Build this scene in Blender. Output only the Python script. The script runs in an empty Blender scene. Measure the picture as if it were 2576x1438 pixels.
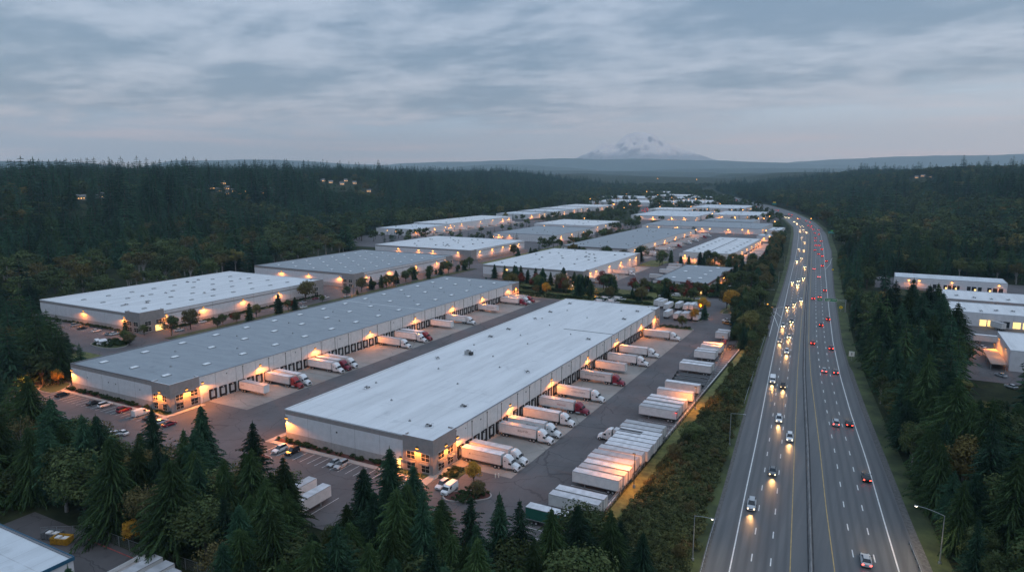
import bpy, math, random
from math import sin, cos, tan, atan2, radians, pi, sqrt, exp, floor
from mathutils import Vector, noise

sc = bpy.context.scene
COL = sc.collection
R = random.Random(7)

# ------------------------------------------------------------------ camera
FPX, PITCH, YAW, HC = 1740.0, radians(9.3), radians(28.2), 76.0      # focal length in pixels of a 2576 wide picture, height above the yards
cd = bpy.data.cameras.new('camera'); cam = bpy.data.objects.new('camera', cd); COL.objects.link(cam)
cd.sensor_width = 36.0; cd.lens = FPX * 36 / 2576; cd.clip_start = 1.0; cd.clip_end = 40000
cam.location = (0, 0, HC); cam.rotation_euler = (pi / 2 - PITCH, 0, YAW)
sc.camera = cam

# ------------------------------------------------------------------ world: dusk overcast
w = bpy.data.worlds.new('World'); sc.world = w; w.use_nodes = True
nt = w.node_tree; nt.nodes.clear()
def N(nt, t, **k):
    n = nt.nodes.new(t)
    for a, b in k.items():
        if a.startswith('i_'): n.inputs[a[2:].replace('_', ' ')].default_value = b
        else: setattr(n, a, b)
    return n
def LK(nt, a, b): nt.links.new(a, b)
def MATH(nt, op, a, b=None, c=None, clamp=False):
    n = nt.nodes.new('ShaderNodeMath'); n.operation = op; n.use_clamp = clamp
    for i, v in enumerate((a, b, c)):
        if v is None: continue
        if isinstance(v, (int, float)): n.inputs[i].default_value = v
        else: nt.links.new(v, n.inputs[i])
    return n.outputs[0]
def MIX(nt, f, a, b, bt='MIX'):
    n = nt.nodes.new('ShaderNodeMix'); n.data_type = 'RGBA'; n.blend_type = bt
    for s, v in ((n.inputs[0], f), (n.inputs[6], a), (n.inputs[7], b)):
        if isinstance(v, (int, float)): s.default_value = v
        elif isinstance(v, tuple): s.default_value = v if len(v) == 4 else v + (1,)
        else: nt.links.new(v, s)
    return n.outputs[2]
def SMOOTH(nt, v, lo, hi):
    n = nt.nodes.new('ShaderNodeMapRange'); n.interpolation_type = 'SMOOTHSTEP'
    nt.links.new(v, n.inputs[0]); n.inputs[1].default_value = lo; n.inputs[2].default_value = hi
    return n.outputs[0]
tc = N(nt, 'ShaderNodeTexCoord'); sep = N(nt, 'ShaderNodeSeparateXYZ'); LK(nt, tc.outputs['Generated'], sep.inputs[0])
dz = MATH(nt, 'MAXIMUM', sep.outputs[2], 0.0)
den = MATH(nt, 'ADD', dz, 0.115)
cx = MATH(nt, 'DIVIDE', sep.outputs[0], den); cy = MATH(nt, 'DIVIDE', sep.outputs[1], den)
cmb = N(nt, 'ShaderNodeCombineXYZ'); LK(nt, cx, cmb.inputs[0]); LK(nt, cy, cmb.inputs[1])
mp = N(nt, 'ShaderNodeMapping'); LK(nt, cmb.outputs[0], mp.inputs[0]); mp.inputs['Rotation'].default_value = (0, 0, radians(-38)); mp.inputs['Scale'].default_value = (1.0, 1.35, 1)
n1 = N(nt, 'ShaderNodeTexNoise', i_Scale=1.1, i_Detail=9.0, i_Roughness=0.55, i_Distortion=0.25); LK(nt, mp.outputs[0], n1.inputs['Vector'])
n2 = N(nt, 'ShaderNodeTexNoise', i_Scale=0.42, i_Detail=3.0, i_Roughness=0.5); LK(nt, mp.outputs[0], n2.inputs['Vector'])
n3 = N(nt, 'ShaderNodeTexNoise', i_Scale=4.2, i_Detail=7.0, i_Roughness=0.62); LK(nt, mp.outputs[0], n3.inputs['Vector'])
cl = MATH(nt, 'ADD', MATH(nt, 'MULTIPLY', n1.outputs['Fac'], 0.62), MATH(nt, 'MULTIPLY', n2.outputs['Fac'], 0.38))
cl = MATH(nt, 'ADD', cl, MATH(nt, 'MULTIPLY', MATH(nt, 'SUBTRACT', n3.outputs['Fac'], 0.5), 0.26))
cf = SMOOTH(nt, cl, 0.385, 0.605)
cloud = MIX(nt, cf, (0.160, 0.245, 0.370), (0.375, 0.470, 0.615))
# low band: lighter, slightly pink towards the open gap on the right
az = MATH(nt, 'ADD', MATH(nt, 'MULTIPLY', sep.outputs[0], 0.88), MATH(nt, 'MULTIPLY', sep.outputs[1], 0.47))   # grows to the right of the view
gap = MIX(nt, SMOOTH(nt, az, -0.5, 0.75), (0.245, 0.41, 0.62), (0.405, 0.57, 0.76))
nb = N(nt, 'ShaderNodeTexNoise', i_Scale=3.0, i_Detail=4.0); mp2 = N(nt, 'ShaderNodeMapping'); LK(nt, tc.outputs['Generated'], mp2.inputs[0]); mp2.inputs['Scale'].default_value = (1, 1, 22); LK(nt, mp2.outputs[0], nb.inputs['Vector'])
pk = MATH(nt, 'MULTIPLY', SMOOTH(nt, nb.outputs['Fac'], 0.48, 0.72), 0.55)
gap = MIX(nt, pk, gap, (0.52, 0.57, 0.70))
edge = MATH(nt, 'ADD', dz, MATH(nt, 'MULTIPLY', MATH(nt, 'SUBTRACT', n1.outputs['Fac'], 0.5), 0.10))
edge = MATH(nt, 'SUBTRACT', edge, MATH(nt, 'MULTIPLY', SMOOTH(nt, az, 0.1, 0.62), 0.035))
skyc = MIX(nt, SMOOTH(nt, edge, 0.045, 0.085), gap, cloud)
st = N(nt, 'ShaderNodeTexSky', sky_type='NISHITA', sun_disc=False, sun_elevation=radians(4), sun_rotation=radians(60))
skyc = MIX(nt, 0.03, skyc, st.outputs[0])
# an overcast sky is brighter overhead than low down
up = MATH(nt, 'ADD', 1.17, MATH(nt, 'MULTIPLY', SMOOTH(nt, dz, 0.2, 0.85), 0.95))
hsv = N(nt, 'ShaderNodeVectorMath', operation='SCALE'); LK(nt, skyc, hsv.inputs[0]); LK(nt, up, hsv.inputs['Scale'])
bg = N(nt, 'ShaderNodeBackground'); LK(nt, hsv.outputs[0], bg.inputs[0]); bg.inputs[1].default_value = 1.0
wo = N(nt, 'ShaderNodeOutputWorld'); LK(nt, bg.outputs[0], wo.inputs[0])
# weak soft sun behind the cloud
sd = bpy.data.lights.new('sun', 'SUN'); sd.energy = 0.35; sd.angle = radians(30); sd.color = (1, 0.93, 0.86)
so = bpy.data.objects.new('sun', sd); so.rotation_euler = (radians(38), 0, radians(60)); COL.objects.link(so)
vs = sc.view_settings; vs.view_transform = 'Standard'; vs.look = 'None'; vs.exposure = 0.05; vs.gamma = 1.0
sc.render.engine = 'CYCLES'
cy_ = sc.cycles; cy_.max_bounces = 4; cy_.diffuse_bounces = 2; cy_.glossy_bounces = 2; cy_.transmission_bounces = 2; cy_.transparent_max_bounces = 4; cy_.volume_bounces = 0
cy_.use_light_tree = True; cy_.caustics_reflective = False; cy_.caustics_refractive = False; cy_.sample_clamp_indirect = 3.0

# ------------------------------------------------------------------ measured picture point -> place
ZM = dict(K1=(1850,490,5.752),K2=(2000,700,6.847),K3=(2000,880,6.847),K4=(2350,680,3.595),K5=(1650,780,5.9925),K6=(0,1330,4.6),K7=(1800,1000,2.683),
 C1=(0,680,3.424),C2=(600,680,3.424),C3=(1200,740,3.424),C4=(0,1050,2.959),C5=(650,1050,2.959),C6=(1200,1080,3.153),D3=(1600,680,3.785),D1=(950,480,4.293),
 D2=(1500,480,4.293),D4=(2100,640,3.423),T1=(1180,1080,6.537),T2=(1480,1120,5.136),F=(0,0,1/1.0683))
def disp(k, x, y):
    a, b, s = ZM[k]; return ((a + x / s) / 1.0683, (b + y / s) / 1.0683)
def ray(px, py):
    dx = (px - 1288) / FPX; dy = -(py - 719) / FPX
    o = (dx, cos(PITCH) + dy * sin(PITCH), -sin(PITCH) + dy * cos(PITCH))
    return (o[0] * cos(YAW) - o[1] * sin(YAW), o[0] * sin(YAW) + o[1] * cos(YAW), o[2])
def at(k, x, y, z=0.0):
    r = ray(*disp(k, x, y)); t = (z - HC) / r[2]; return r[0] * t, r[1] * t
def topix(x, y, z):
    fx = x * cos(YAW) + y * sin(YAW); fy = -x * sin(YAW) + y * cos(YAW); dz_ = z - HC
    fw = fy * cos(PITCH) - dz_ * sin(PITCH); upv = fy * sin(PITCH) + dz_ * cos(PITCH)
    if fw < 1: return None
    return 1288 + FPX * fx / fw, 719 - FPX * upv / fw, fw

# ------------------------------------------------------------------ object helpers
def tag(o, label=None, cat=None, group=None, kind=None):
    if label: o['label'] = label
    if cat: o['category'] = cat
    if group: o['group'] = group
    if kind: o['kind'] = kind
    return o
def empty(name, loc=(0, 0, 0), rz=0.0, scale=1.0):
    o = bpy.data.objects.new(name, None); o.location = loc; o.rotation_euler = (0, 0, rz); o.scale = (scale,) * 3; o.empty_display_size = 0.5
    COL.objects.link(o); return o
CHILD = {}
def kids(o): return CHILD.setdefault(o.as_pointer(), [])
def par(o, p):
    o.parent = p; kids(p).append(o)
def copy_tree(o, parent=None):
    c = o.copy(); COL.objects.link(c)
    if parent is not None: par(c, parent)
    for ch in list(kids(o)): copy_tree(ch, c)
    return c
class MB:
    """collects faces; build() links them as ONE mesh object"""
    def __init__(s): s.v = []; s.f = []; s.m = []; s.mats = []
    def mi(s, m):
        if m not in s.mats: s.mats.append(m)
        return s.mats.index(m)
    def face(s, pts, m=None):
        b = len(s.v); s.v += [tuple(p) for p in pts]; s.f.append(tuple(range(b, b + len(pts)))); s.m.append(s.mi(m) if m else 0)
    def box(s, x0, x1, y0, y1, z0, z1, m=None, skip=''):
        b = len(s.v); k = s.mi(m) if m else 0
        s.v += [(x0,y0,z0),(x1,y0,z0),(x1,y1,z0),(x0,y1,z0),(x0,y0,z1),(x1,y0,z1),(x1,y1,z1),(x0,y1,z1)]
        for n, q in (('b',(0,3,2,1)),('t',(4,5,6,7)),('s',(0,1,5,4)),('e',(1,2,6,5)),('n',(2,3,7,6)),('w',(3,0,4,7))):
            if n in skip: continue
            s.f.append(tuple(b + i for i in q)); s.m.append(k)
    def loft(s, rings, m=None, caps=True):
        k = s.mi(m) if m else 0; n = len(rings[0]); b = len(s.v)
        for r in rings: s.v += [tuple(p) for p in r]
        for i in range(len(rings) - 1):
            for j in range(n):
                a = b + i * n + j; c = b + i * n + (j + 1) % n
                s.f.append((a, c, c + n, a + n)); s.m.append(k)
        if caps:
            s.f.append(tuple(b + j for j in range(n))[::-1]); s.m.append(k)
            s.f.append(tuple(b + (len(rings) - 1) * n + j for j in range(n))); s.m.append(k)
    def tube(s, pts, rads, m=None, n=6):
        rings = []
        for i, p in enumerate(pts):
            p = Vector(p); a = Vector(pts[max(i - 1, 0)]); c = Vector(pts[min(i + 1, len(pts) - 1)])
            d = (c - a).normalized(); u = d.orthogonal().normalized() if i == 0 else (u0 - d * u0.dot(d)).normalized(); u0 = u
            vv = d.cross(u); r = rads[i] if isinstance(rads, (list, tuple)) else rads
            rings.append([p + u * (r * cos(2 * pi * j / n)) + vv * (r * sin(2 * pi * j / n)) for j in range(n)])
        s.loft(rings, m)
    def cyl(s, c, ax, r, h, m=None, n=14):
        """cylinder centred at c, axis 'x','y' or 'z'"""
        rings = []
        for t in (-h / 2, h / 2):
            ring = []
            for j in range(n):
                a, b = r * cos(2 * pi * j / n), r * sin(2 * pi * j / n)
                ring.append({'x': (c[0] + t, c[1] + a, c[2] + b), 'y': (c[0] + a, c[1] + t, c[2] + b), 'z': (c[0] + a, c[1] + b, c[2] + t)}[ax])
            rings.append(ring)
        s.loft(rings, m)
    def build(s, name, m=None, parent=None, smooth=False, loc=None):
        me = bpy.data.meshes.new(name); me.from_pydata(s.v, [], s.f)
        mats = s.mats if s.mats else [m]
        for q in mats: me.materials.append(q)
        if len(mats) > 1: me.polygons.foreach_set('material_index', s.m)
        if smooth: me.polygons.foreach_set('use_smooth', [True] * len(me.polygons))
        me.update()
        o = bpy.data.objects.new(name, me); COL.objects.link(o)
        if loc: o.location = loc
        if parent is not None: par(o, parent)
        return o
def flip_fix(me):
    import bmesh
    bm = bmesh.new(); bm.from_mesh(me); bmesh.ops.recalc_face_normals(bm, faces=bm.faces); bm.to_mesh(me); bm.free()

# ------------------------------------------------------------------ materials
def bsdf(name):
    m = bpy.data.materials.new(name); m.use_nodes = True
    return m, m.node_tree, m.node_tree.nodes['Principled BSDF']
def mat(name, c, rough=0.6, var=0.12, scale=2.0, metal=0.0, c2=None, spec=None, coord='Object', bump=0.0, rand=0.0, detail=5.0):
    m, t, b = bsdf(name); b.inputs['Roughness'].default_value = rough; b.inputs['Metallic'].default_value = metal
    if spec is not None: b.inputs['Specular IOR Level'].default_value = spec
    tcn = N(t, 'ShaderNodeTexCoord'); no = N(t, 'ShaderNodeTexNoise', i_Scale=scale, i_Detail=detail, i_Roughness=0.6); LK(t, tcn.outputs[coord], no.inputs['Vector'])
    a = tuple(v * (1 - var) for v in c); d = c2 or tuple(min(v * (1 + var), 1) for v in c)
    col = MIX(t, SMOOTH(t, no.outputs['Fac'], 0.32, 0.68), a, d)
    if rand:
        oi = N(t, 'ShaderNodeObjectInfo'); f = MATH(t, 'ADD', 1 - rand, MATH(t, 'MULTIPLY', oi.outputs['Random'], 2 * rand))
        vm = N(t, 'ShaderNodeVectorMath', operation='SCALE'); LK(t, col, vm.inputs[0]); LK(t, f, vm.inputs['Scale']); col = vm.outputs[0]
    LK(t, col, b.inputs['Base Color'])
    if bump:
        bp = N(t, 'ShaderNodeBump', i_Strength=bump, i_Distance=0.1); LK(t, no.outputs['Fac'], bp.inputs['Height']); LK(t, bp.outputs[0], b.inputs['Normal'])
    return m
def emis(name, c, s):
    m, t, b = bsdf(name); b.inputs['Base Color'].default_value = c + (1,); b.inputs['Emission Color'].default_value = c + (1,); b.inputs['Emission Strength'].default_value = s
    return m
def roofmat(name, c, dirt, seam, streak):
    """membrane roof: sheet seams, long streaks, ponding stains"""
    m, t, b = bsdf(name); b.inputs['Roughness'].default_value = 0.55
    tcn = N(t, 'ShaderNodeTexCoord')
    mpn = N(t, 'ShaderNodeMapping'); LK(t, tcn.outputs['Object'], mpn.inputs[0]); mpn.inputs['Scale'].default_value = streak
    a = N(t, 'ShaderNodeTexNoise', i_Scale=1.0, i_Detail=7.0, i_Roughness=0.62); LK(t, mpn.outputs[0], a.inputs['Vector'])
    s2 = N(t, 'ShaderNodeTexNoise', i_Scale=0.11, i_Detail=6.0, i_Roughness=0.7, i_Distortion=1.2); LK(t, tcn.outputs['Object'], s2.inputs['Vector'])
    col = MIX(t, SMOOTH(t, a.outputs['Fac'], 0.3, 0.75), tuple(v * 1.06 for v in c), tuple(v * 0.86 for v in c))
    col = MIX(t, MATH(t, 'MULTIPLY', SMOOTH(t, s2.outputs['Fac'], 0.56, 0.74), 0.6), col, dirt)
    sp = N(t, 'ShaderNodeSeparateXYZ'); LK(t, tcn.outputs['Object'], sp.inputs[0])
    sx = MATH(t, 'LESS_THAN', MATH(t, 'ABSOLUTE', MATH(t, 'SUBTRACT', MATH(t, 'FRACT', MATH(t, 'DIVIDE', sp.outputs[0], 3.05)), 0.5)), 0.018)
    sy = MATH(t, 'LESS_THAN', MATH(t, 'ABSOLUTE', MATH(t, 'SUBTRACT', MATH(t, 'FRACT', MATH(t, 'DIVIDE', sp.outputs[1], 15.6)), 0.5)), 0.006)
    sm = MATH(t, 'MULTIPLY', MATH(t, 'MAXIMUM', sx, sy), MATH(t, 'MULTIPLY', SMOOTH(t, a.outputs['Fac'], 0.35, 0.6), 0.6))
    col = MIX(t, sm, col, seam)
    LK(t, col, b.inputs['Base Color']); return m
M = {}
M['roof_white'] = roofmat('white roof membrane', (0.62, 0.625, 0.625), (0.40, 0.41, 0.42), (0.36, 0.36, 0.37), (0.25, 0.03, 1))
M['roof_grey'] = roofmat('grey roof membrane', (0.245, 0.268, 0.285), (0.14, 0.155, 0.17), (0.14, 0.155, 0.17), (0.10, 0.35, 1))
M['roof_mid'] = roofmat('weathered light roof', (0.55, 0.58, 0.60), (0.35, 0.37, 0.38), (0.3, 0.3, 0.3), (0.2, 0.05, 1))
M['wall_light'] = mat('painted concrete light', (0.62, 0.61, 0.62), 0.8, 0.06, 0.5)
M['wall_taupe'] = mat('painted concrete taupe', (0.275, 0.25, 0.24), 0.8, 0.08, 0.7)
M['wall_low'] = mat('painted concrete low band', (0.38, 0.355, 0.34), 0.85, 0.10, 0.9)
M['wall_dock'] = mat('painted concrete dock wall', (0.66, 0.63, 0.61), 0.8, 0.07, 0.8)
M['coping'] = mat('metal coping', (0.16, 0.16, 0.17), 0.5, 0.1, 3)
M['coping_lt'] = mat('pale metal coping', (0.62, 0.64, 0.66), 0.5, 0.1, 3)
M['joint'] = mat('panel joint sealant', (0.22, 0.20, 0.19), 0.9, 0.1, 3)
M['seal'] = mat('black dock seal', (0.012, 0.012, 0.013), 0.85, 0.2, 4)
M['door'] = mat('white roller door', (0.55, 0.54, 0.53), 0.6, 0.08, 2)
M['glass'] = mat('dark window glass', (0.02, 0.025, 0.03), 0.12, 0.2, 1)
M['frame'] = mat('cream window frame', (0.52, 0.48, 0.42), 0.6, 0.05, 2)
M['steel'] = mat('galvanised steel', (0.32, 0.34, 0.35), 0.45, 0.12, 3, metal=0.5)
M['dark'] = mat('dark metal', (0.03, 0.03, 0.032), 0.6, 0.2, 3)
M['skyl'] = mat('skylight dome', (0.72, 0.74, 0.75), 0.3, 0.05, 2)
M['unit'] = mat('rooftop unit metal', (0.30, 0.31, 0.31), 0.55, 0.15, 3)
def asphaltmat(name, c, crack, stain, tyre=(0.9, 0.12)):
    m, t, b = bsdf(name); b.inputs['Roughness'].default_value = 0.8
    tcn = N(t, 'ShaderNodeTexCoord'); a = N(t, 'ShaderNodeTexNoise', i_Scale=0.07, i_Detail=10.0, i_Roughness=0.62); LK(t, tcn.outputs['Object'], a.inputs['Vector'])
    col = MIX(t, SMOOTH(t, a.outputs['Fac'], 0.3, 0.7), tuple(v * .80 for v in c), tuple(v * 1.2 for v in c))
    mpn = N(t, 'ShaderNodeMapping'); LK(t, tcn.outputs['Object'], mpn.inputs[0]); mpn.inputs['Scale'].default_value = (tyre[0], tyre[1], 1); mpn.inputs['Rotation'].default_value = (0, 0, .06)
    k = N(t, 'ShaderNodeTexNoise', i_Scale=0.55, i_Detail=5.0, i_Roughness=0.6, i_Distortion=0.4); LK(t, mpn.outputs[0], k.inputs['Vector'])
    col = MIX(t, MATH(t, 'MULTIPLY', SMOOTH(t, k.outputs['Fac'], 0.56, 0.70), 0.45), col, stain)
    v = N(t, 'ShaderNodeTexVoronoi', feature='DISTANCE_TO_EDGE', i_Scale=0.085); 
    d = N(t, 'ShaderNodeVectorMath', operation='MULTIPLY_ADD'); LK(t, a.outputs['Color'], d.inputs[0]); d.inputs[1].default_value = (9, 9, 0); LK(t, tcn.outputs['Object'], d.inputs[2]); LK(t, d.outputs[0], v.inputs['Vector'])
    col = MIX(t, MATH(t, 'MULTIPLY', MATH(t, 'LESS_THAN', v.outputs['Distance'], 0.009), 0.6), col, crack)
    o = N(t, 'ShaderNodeTexVoronoi', i_Scale=0.22); LK(t, tcn.outputs['Object'], o.inputs['Vector']); col = MIX(t, MATH(t, 'MULTIPLY', MATH(t, 'SUBTRACT', 1.0, SMOOTH(t, o.outputs['Distance'], 0.05, 0.16)), 0.35), col, crack)
    LK(t, col, b.inputs['Base Color']); return m
M['asphalt'] = asphaltmat('yard asphalt', (0.092, 0.084, 0.085), (0.03, 0.028, 0.028), (0.05, 0.047, 0.048))
M['concrete'] = asphaltmat('apron concrete', (0.255, 0.232, 0.208), (0.14, 0.125, 0.11), (0.13, 0.115, 0.10), (.10, .9))
M['kerb'] = mat('kerb concrete', (0.36, 0.33, 0.31), 0.85, 0.1, 1)
M['walk'] = mat('pavement concrete', (0.34, 0.30, 0.27), 0.85, 0.1, 0.7)
M['grass'] = mat('mown grass', (0.030, 0.044, 0.014), 0.95, 0.3, 0.12, c2=(0.072, 0.092, 0.028), detail=12)
M['grass_dry'] = mat('rough verge grass', (0.10, 0.11, 0.03), 0.95, 0.4, 0.5, detail=9)
M['mulch'] = mat('red bark mulch', (0.09, 0.03, 0.022), 0.95, 0.3, 2)
M['line_w'] = mat('white road paint', (0.62, 0.62, 0.60), 0.7, 0.15, 1.0)
M['line_y'] = mat('yellow road paint', (0.42, 0.29, 0.10), 0.7, 0.2, 0.6)
M['barrier'] = mat('barrier concrete', (0.20, 0.20, 0.20), 0.85, 0.25, 0.4)
M['bark'] = mat('conifer bark', (0.07, 0.055, 0.045), 0.95, 0.25, 3)
M['bark_pale'] = mat('pale alder bark', (0.26, 0.24, 0.22), 0.95, 0.3, 2)
M['tyre'] = mat('tyre rubber', (0.015, 0.015, 0.015), 0.85, 0.1, 5)
M['rim'] = mat('wheel rim', (0.5, 0.5, 0.5), 0.4, 0.1, 5, metal=0.6)
M['trailer_white'] = mat('white trailer panel', (0.63, 0.62, 0.61), 0.45, 0.07, 0.8, rand=0.16)
M['trailer_roof'] = mat('trailer roof sheet', (0.47, 0.47, 0.48), 0.5, 0.16, 0.5, rand=0.32)
M['trailer_rail'] = mat('trailer rail', (0.26, 0.25, 0.25), 0.5, 0.1, 3)
M['lamp'] = emis('sodium lamp lens', (1.0, 0.40, 0.06), 2.6)
M['lamp_far'] = emis('far sodium lamp', (1.0, 0.42, 0.08), 9.0)
M['lamp_white'] = emis('white lamp', (1.0, 0.86, 0.66), 9.0)
M['head'] = emis('headlamp', (1.0, 0.76, 0.42), 7.0)
M['head_far'] = emis('far headlamp', (1.0, 0.80, 0.46), 26.0)
M['tail'] = emis('tail lamp', (1.0, 0.05, 0.03), 14.0)
M['tail_off'] = mat('tail lamp unlit', (0.25, 0.01, 0.01), 0.3, 0.1, 3)
M['head_off'] = mat('headlamp unlit', (0.5, 0.5, 0.52), 0.2, 0.1, 3)
M['lit'] = emis('lit window', (1.0, 0.66, 0.22), 1.6)
M['sign_g'] = mat('green sign sheet', (0.01, 0.20, 0.09), 0.4, 0.05, 1)
M['sign_w'] = mat('white sign sheet', (0.7, 0.72, 0.66), 0.4, 0.05, 1)
M['sign_y'] = mat('yellow sign sheet', (0.75, 0.50, 0.02), 0.4, 0.05, 1)
def paint(n, c): return mat(n + ' paint', c, 0.28, 0.03, 1.0, metal=0.1)
PAINT = dict(white=paint('white', (0.68, 0.68, 0.68)), silver=paint('silver', (0.40, 0.41, 0.42)), grey=paint('grey', (0.14, 0.145, 0.15)), black=paint('black', (0.015, 0.015, 0.017)),
 red=paint('red', (0.30, 0.02, 0.02)), maroon=paint('maroon', (0.20, 0.012, 0.03)), blue=paint('blue', (0.03, 0.06, 0.14)), brown=paint('brown', (0.09, 0.05, 0.03)), orange=paint('orange', (0.45, 0.17, 0.02)))
def highwaymat():
    m, t, b = bsdf('worn highway surface'); b.inputs['Roughness'].default_value = 0.5; b.inputs['Specular IOR Level'].default_value = 0.4
    at_ = N(t, 'ShaderNodeAttribute', attribute_name='lane')      # across-the-lane coordinate stored on the ribbon
    tcn = N(t, 'ShaderNodeTexCoord')
    fr = MATH(t, 'FRACT', at_.outputs['Fac']); tri = MATH(t, 'ABSOLUTE', MATH(t, 'SUBTRACT', fr, 0.5))
    track = MATH(t, 'SUBTRACT', 1.0, SMOOTH(t, MATH(t, 'ABSOLUTE', MATH(t, 'SUBTRACT', tri, 0.24)), 0.02, 0.16))
    mpn = N(t, 'ShaderNodeMapping'); LK(t, tcn.outputs['Object'], mpn.inputs[0]); mpn.inputs['Scale'].default_value = (0.6, 0.03, 1)
    a = N(t, 'ShaderNodeTexNoise', i_Scale=1.0, i_Detail=7.0, i_Roughness=0.6); LK(t, mpn.outputs[0], a.inputs['Vector'])
    g = N(t, 'ShaderNodeTexNoise', i_Scale=6.0, i_Detail=4.0, i_Roughness=0.7); LK(t, tcn.outputs['Object'], g.inputs['Vector'])
    col = MIX(t, SMOOTH(t, a.outputs['Fac'], 0.3, 0.7), (0.078, 0.079, 0.080), (0.108, 0.107, 0.105))
    col = MIX(t, MATH(t, 'MULTIPLY', track, 0.50), col, (0.040, 0.041, 0.043))
    col = MIX(t, MATH(t, 'MULTIPLY', SMOOTH(t, g.outputs['Fac'], 0.4, 0.7), 0.35), col, (0.13, 0.128, 0.125))
    pm = N(t, 'ShaderNodeMapping'); LK(t, tcn.outputs['Object'], pm.inputs[0]); pm.inputs['Scale'].default_value = (.26, .022, 1)
    pv_ = N(t, 'ShaderNodeTexVoronoi', feature='F1', distance='CHEBYCHEV', i_Scale=1.0); LK(t, pm.outputs[0], pv_.inputs['Vector']); ps = N(t, 'ShaderNodeSeparateXYZ'); LK(t, pv_.outputs['Color'], ps.inputs[0])
    col = MIX(t, MATH(t, 'MULTIPLY', SMOOTH(t, ps.outputs[0], 0.55, 0.9), 0.30), col, (0.052, 0.053, 0.056))
    LK(t, col, b.inputs['Base Color']); return m
M['highway'] = highwaymat()
def foliage(name, dark, light, gold=None, rand=0.25):
    m, t, b = bsdf(name); b.inputs['Roughness'].default_value = 0.75; b.inputs['Specular IOR Level'].default_value = 0.08
    tcn = N(t, 'ShaderNodeTexCoord'); a = N(t, 'ShaderNodeTexNoise', i_Scale=0.55, i_Detail=3.0); LK(t, tcn.outputs['Object'], a.inputs['Vector'])
    g = N(t, 'ShaderNodeTexNoise', i_Scale=4.0, i_Detail=2.0); LK(t, tcn.outputs['Object'], g.inputs['Vector'])
    f = MATH(t, 'ADD', MATH(t, 'MULTIPLY', a.outputs['Fac'], 0.6), MATH(t, 'MULTIPLY', g.outputs['Fac'], 0.4))
    col = MIX(t, SMOOTH(t, f, 0.36, 0.64), dark, light)
    oi = N(t, 'ShaderNodeObjectInfo')
    if gold: col = MIX(t, SMOOTH(t, oi.outputs['Random'], 0.90, 1.0), col, gold)
    r2 = MATH(t, 'FRACT', MATH(t, 'MULTIPLY', oi.outputs['Random'], 7.31))
    fs = MATH(t, 'ADD', 1 - rand, MATH(t, 'MULTIPLY', r2, 2 * rand))
    vm = N(t, 'ShaderNodeVectorMath', operation='SCALE'); LK(t, col, vm.inputs[0]); LK(t, fs, vm.inputs['Scale'])
    LK(t, vm.outputs[0], b.inputs['Base Color']); return m
M['needle'] = foliage('dark fir needles', (0.010, 0.034, 0.020), (0.044, 0.094, 0.050), rand=0.55)
M['needle2'] = foliage('lighter cedar fronds', (0.018, 0.042, 0.014), (0.058, 0.098, 0.036), rand=0.45)
M['leaf'] = foliage('broad leaves', (0.028, 0.050, 0.018), (0.086, 0.108, 0.040), gold=(0.16, 0.125, 0.04), rand=0.38)
M['leaf_gold'] = foliage('lamp-lit yellow leaves', (0.28, 0.14, 0.02), (0.50, 0.27, 0.04), rand=0.1)  # glow of the lamps put into the leaf colour as yellow
M['leaf_red'] = foliage('red autumn leaves', (0.12, 0.02, 0.015), (0.24, 0.05, 0.03), rand=0.1)
M['leaf_olive'] = foliage('olive thinning leaves', (0.06, 0.055, 0.022), (0.13, 0.11, 0.045))
M['bush'] = foliage('bramble thicket', (0.026, 0.040, 0.016), (0.088, 0.096, 0.036), gold=(0.12, 0.09, 0.04), rand=0.4)
M['hedge'] = foliage('clipped hedge', (0.014, 0.030, 0.012), (0.04, 0.065, 0.024), rand=0.15)
# ------------------------------------------------------------------ the land
def lerp_tab(tab, y, k=1):
    if y <= tab[0][0]: a, b = tab[0], tab[1]
    elif y >= tab[-1][0]: a, b = tab[-2], tab[-1]
    else:
        for i in range(len(tab) - 1):
            if tab[i][0] <= y <= tab[i + 1][0]: a, b = tab[i], tab[i + 1]; break
    t = (y - a[0]) / (b[0] - a[0]); return a[k] + (b[k] - a[k]) * t
def S(t): t = min(max(t, 0), 1); return t * t * (3 - 2 * t)
XLT = [(-300,-330),(100,-360),(165,-400),(340,-410),(480,-428),(620,-520),(690,-572),(950,-592),(1300,-608),(1700,-700),(1940,-770),(2330,-850),(4000,-1200)]
XRT = [(-300,160),(0,150),(560,125),(700,60),(900,0),(1200,-70),(1600,-190),(2000,-330),(3000,-640)]
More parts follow.
